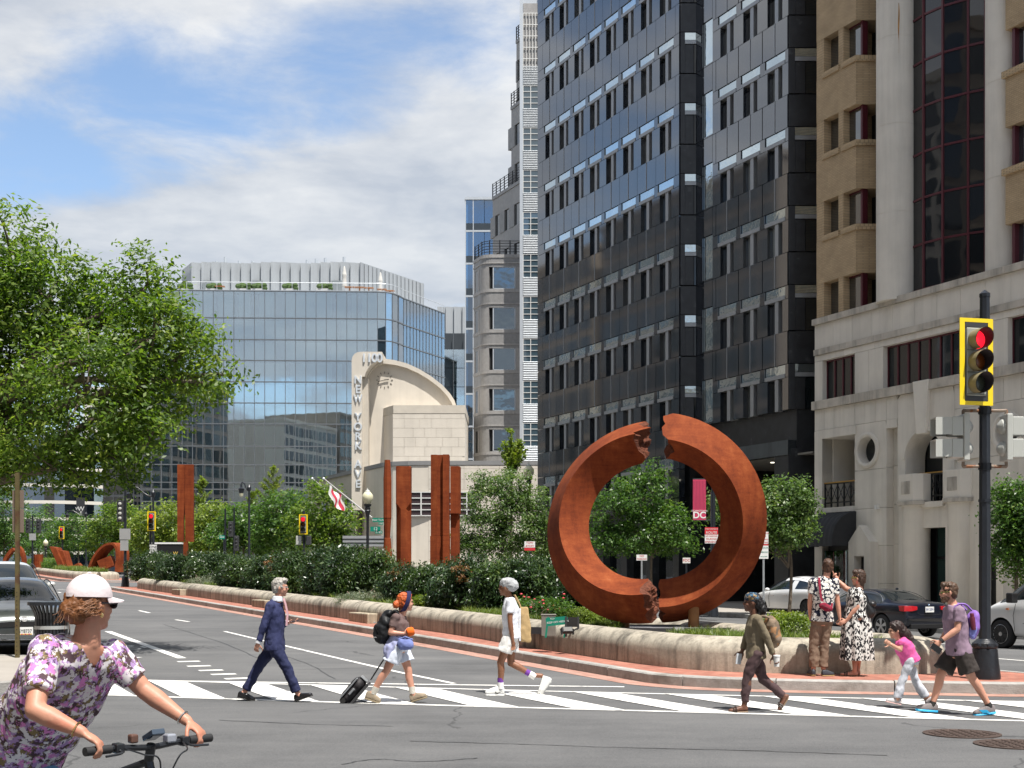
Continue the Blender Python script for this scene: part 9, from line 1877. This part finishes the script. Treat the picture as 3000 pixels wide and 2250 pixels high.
# ---- cars waiting on the left: grey crossover and white estate behind it
def front_car(loc, rotz, label, col, nm, h, details):
    z = h/1.56
    st = [(-2.3, .40, .85*z, .90*z, .74, .5, 0), (-2.25, .32, 1.0*z, 1.1*z, .84, .6, .2), (-1.9, .26, 1.03*z, 1.40*z, .90, .62, .9), (-1.2, .24, 1.02*z, 1.53*z, .92, .62, 1), (-.3, .22, 1.0*z, 1.56*z, .92, .63, 1), (-.2, .22, 1.0*z, 1.56*z, .92, .63, 1), (.35, .22, .99*z, 1.53*z, .92, .63, 1), (.85, .23, .98*z, 1.32*z, .92, .67, .85), (1.28, .24, .965*z, 1.06*z, .92, .70, .15), (1.8, .25, .91*z, .985*z, .90, .66, 0), (2.12, .27, .80*z, .90*z, .86, .6, 0), (2.28, .30, .66*z, .76*z, .78, .5, 0), (2.33, .36, .52*z, .58*z, .70, .5, 0)]
    p = paint(nm, col, .3); T = car('parked_car', label, st, [(1, 3, 6, 7), (6, 8, 6, 7), (2, 4, 5, 5), (5, 7, 5, 5)], (-1.35, 1.40), .34, .83, p, loc, rotz)
    for x in (-1.35, 1.40):
        for s in (-1, 1): wheel(T, x, s*.815, .34, s)
    for s in (-1, 1):
        B().ell((.75, s*1.03, 1.06*z), (.08, .11, .07), 12).build('wing_mirror', p, T, smooth=True); B().ell((.695, s*1.03, 1.06*z), (.02, .09, .055), 10).build('mirror_glass', M_CHR, T)
        b = B(); b.rings([[(x0+.01, s*y0, z0*z), (x0+.01, s*y0, z1*z), (x0-.06, s*y0*.97, z1*z), (x0-.06, s*y0*.97, z0*z)] for x0, y0, z0, z1 in ((1.98, .875, .72, .83), (2.2, .80, .70, .82), (2.30, .58, .70, .77))]).build('head_lamp', M_HEAD, T)
        B().tube(catmull([(1.2, s*.80, 1.04*z), (.45, s*.68, 1.42*z), (-.4, s*.66, 1.50*z), (-1.6, s*.70, 1.40*z)], 8), .012, 6).build('roof_rail', M_TRIM, T)
    B().rings([[(2.335, y, .66*z+h_), (2.33, y, .585*z), (2.29, y, .585*z), (2.29, y, .66*z+h_)] for y, h_ in ((-.62, .0), (-.3, .03), (0, .035), (.3, .03), (.62, .0))]).build('grille', M_TRIM, T);
    B().box(2.30, 2.375, -.66, .66, .36, .46).build('lower_grille', M_TRIM, T, bevel=.02); B().box(2.31, 2.385, -.70, .70, .335, .355).build('silver_lip', M_CHR, T, bevel=.006)
    for i in range(4): B().box(2.37, 2.38, -.6, .6, .37+i*.022, .378+i*.022).build('grille_bar', M_GALV, T)
    B().lathe([(.06, 0), (.06, .01)], (2.305, 0, .735*z), 20, axis=(1, 0, .6)).build('badge', M_TRIM, T).scale = (1, 1, 1)
    if details: text_on('KIA', .055, M_CHR, T, (2.317, 0, .742*z), (R(60), 0, R(90)), .002); plate(T, 2.375, .51, 'GY8737', 1, 'md')
    for s in (-.3, .25): B().tube([(1.22, s, 1.035*z), (1.12, s+.42, 1.12*z)], .01, 5).build('wiper', M_TRIM, T)
    for s in (-1, 1): seam(T, [(1.3, s*.80, 1.0*z), (1.9, s*.74, .95*z), (2.22, s*.62, .82*z)])
    return T
lx, ly = (72-CX)/F*25.6, 25.6; c = Vector((lx, ly, 0))+fwdA*2.35
front_car((c.x, c.y, gz(c.x, c.y)), ROT+math.pi, 'dark grey crossover facing the crossing behind the bronze sign post', (.055, .062, .062), 'graphite', 1.56, True)
c = Vector(((36-CX)/F*31.3, 31.3, 0))+fwdA*2.3
front_car((c.x, c.y, gz(c.x, c.y)+.02), ROT+math.pi, 'tall white estate car waiting behind the dark grey crossover', (.70, .71, .70), 'estate_white', 1.84, False)
# small far vehicles
x, y = PT(148, 1675, 150)[:2]; crossover((x, y, gz(x, y)), ROT+.2, 'dark car far down the avenue between the sculptures', (.012, .016, .024), 'far_dark')
x, y = PT(328, 1690, 125)[:2]; crossover((x, y, gz(x, y)), ROT+R(8), 'dark car with red tail lamps beyond the tip of the median', (.02, .03, .045), 'far_blue')
Y = 100.; x = (495-CX)/F*Y; T = thing('food_truck', 'black box truck with a white roof edge behind the far hedge', 'truck', (x, Y, gz(x, Y)), 0); B().box(-1.15, 1.15, -1, 1, .5, 2.9).build('box_body', mat('truck_black', (.012, .012, .013), .4), T, bevel=.04); B().box(-1.2, 1.2, -1.05, 1.05, 2.9, 3.02).build('roof', M_SIGNW, T); B().box(-.5, .5, -1.04, -1.0, 1.6, 2.4).build('serving_hatch', M_WELL, T); text_on('W', .35, mat('truck_letter', (.7, .5, .1), .5), T, (.75, -1.02, 2.2), (R(90), 0, 0), .004)
for sx in (-.7, .7):
    for sy in (-.8, .8): B().cone((sx, sy-.1, .4), (sx, sy+.1, .4), .4, .4, 20).build('wheel', M_TYRE, T)
bpy.data.scenes.remove(TMP)
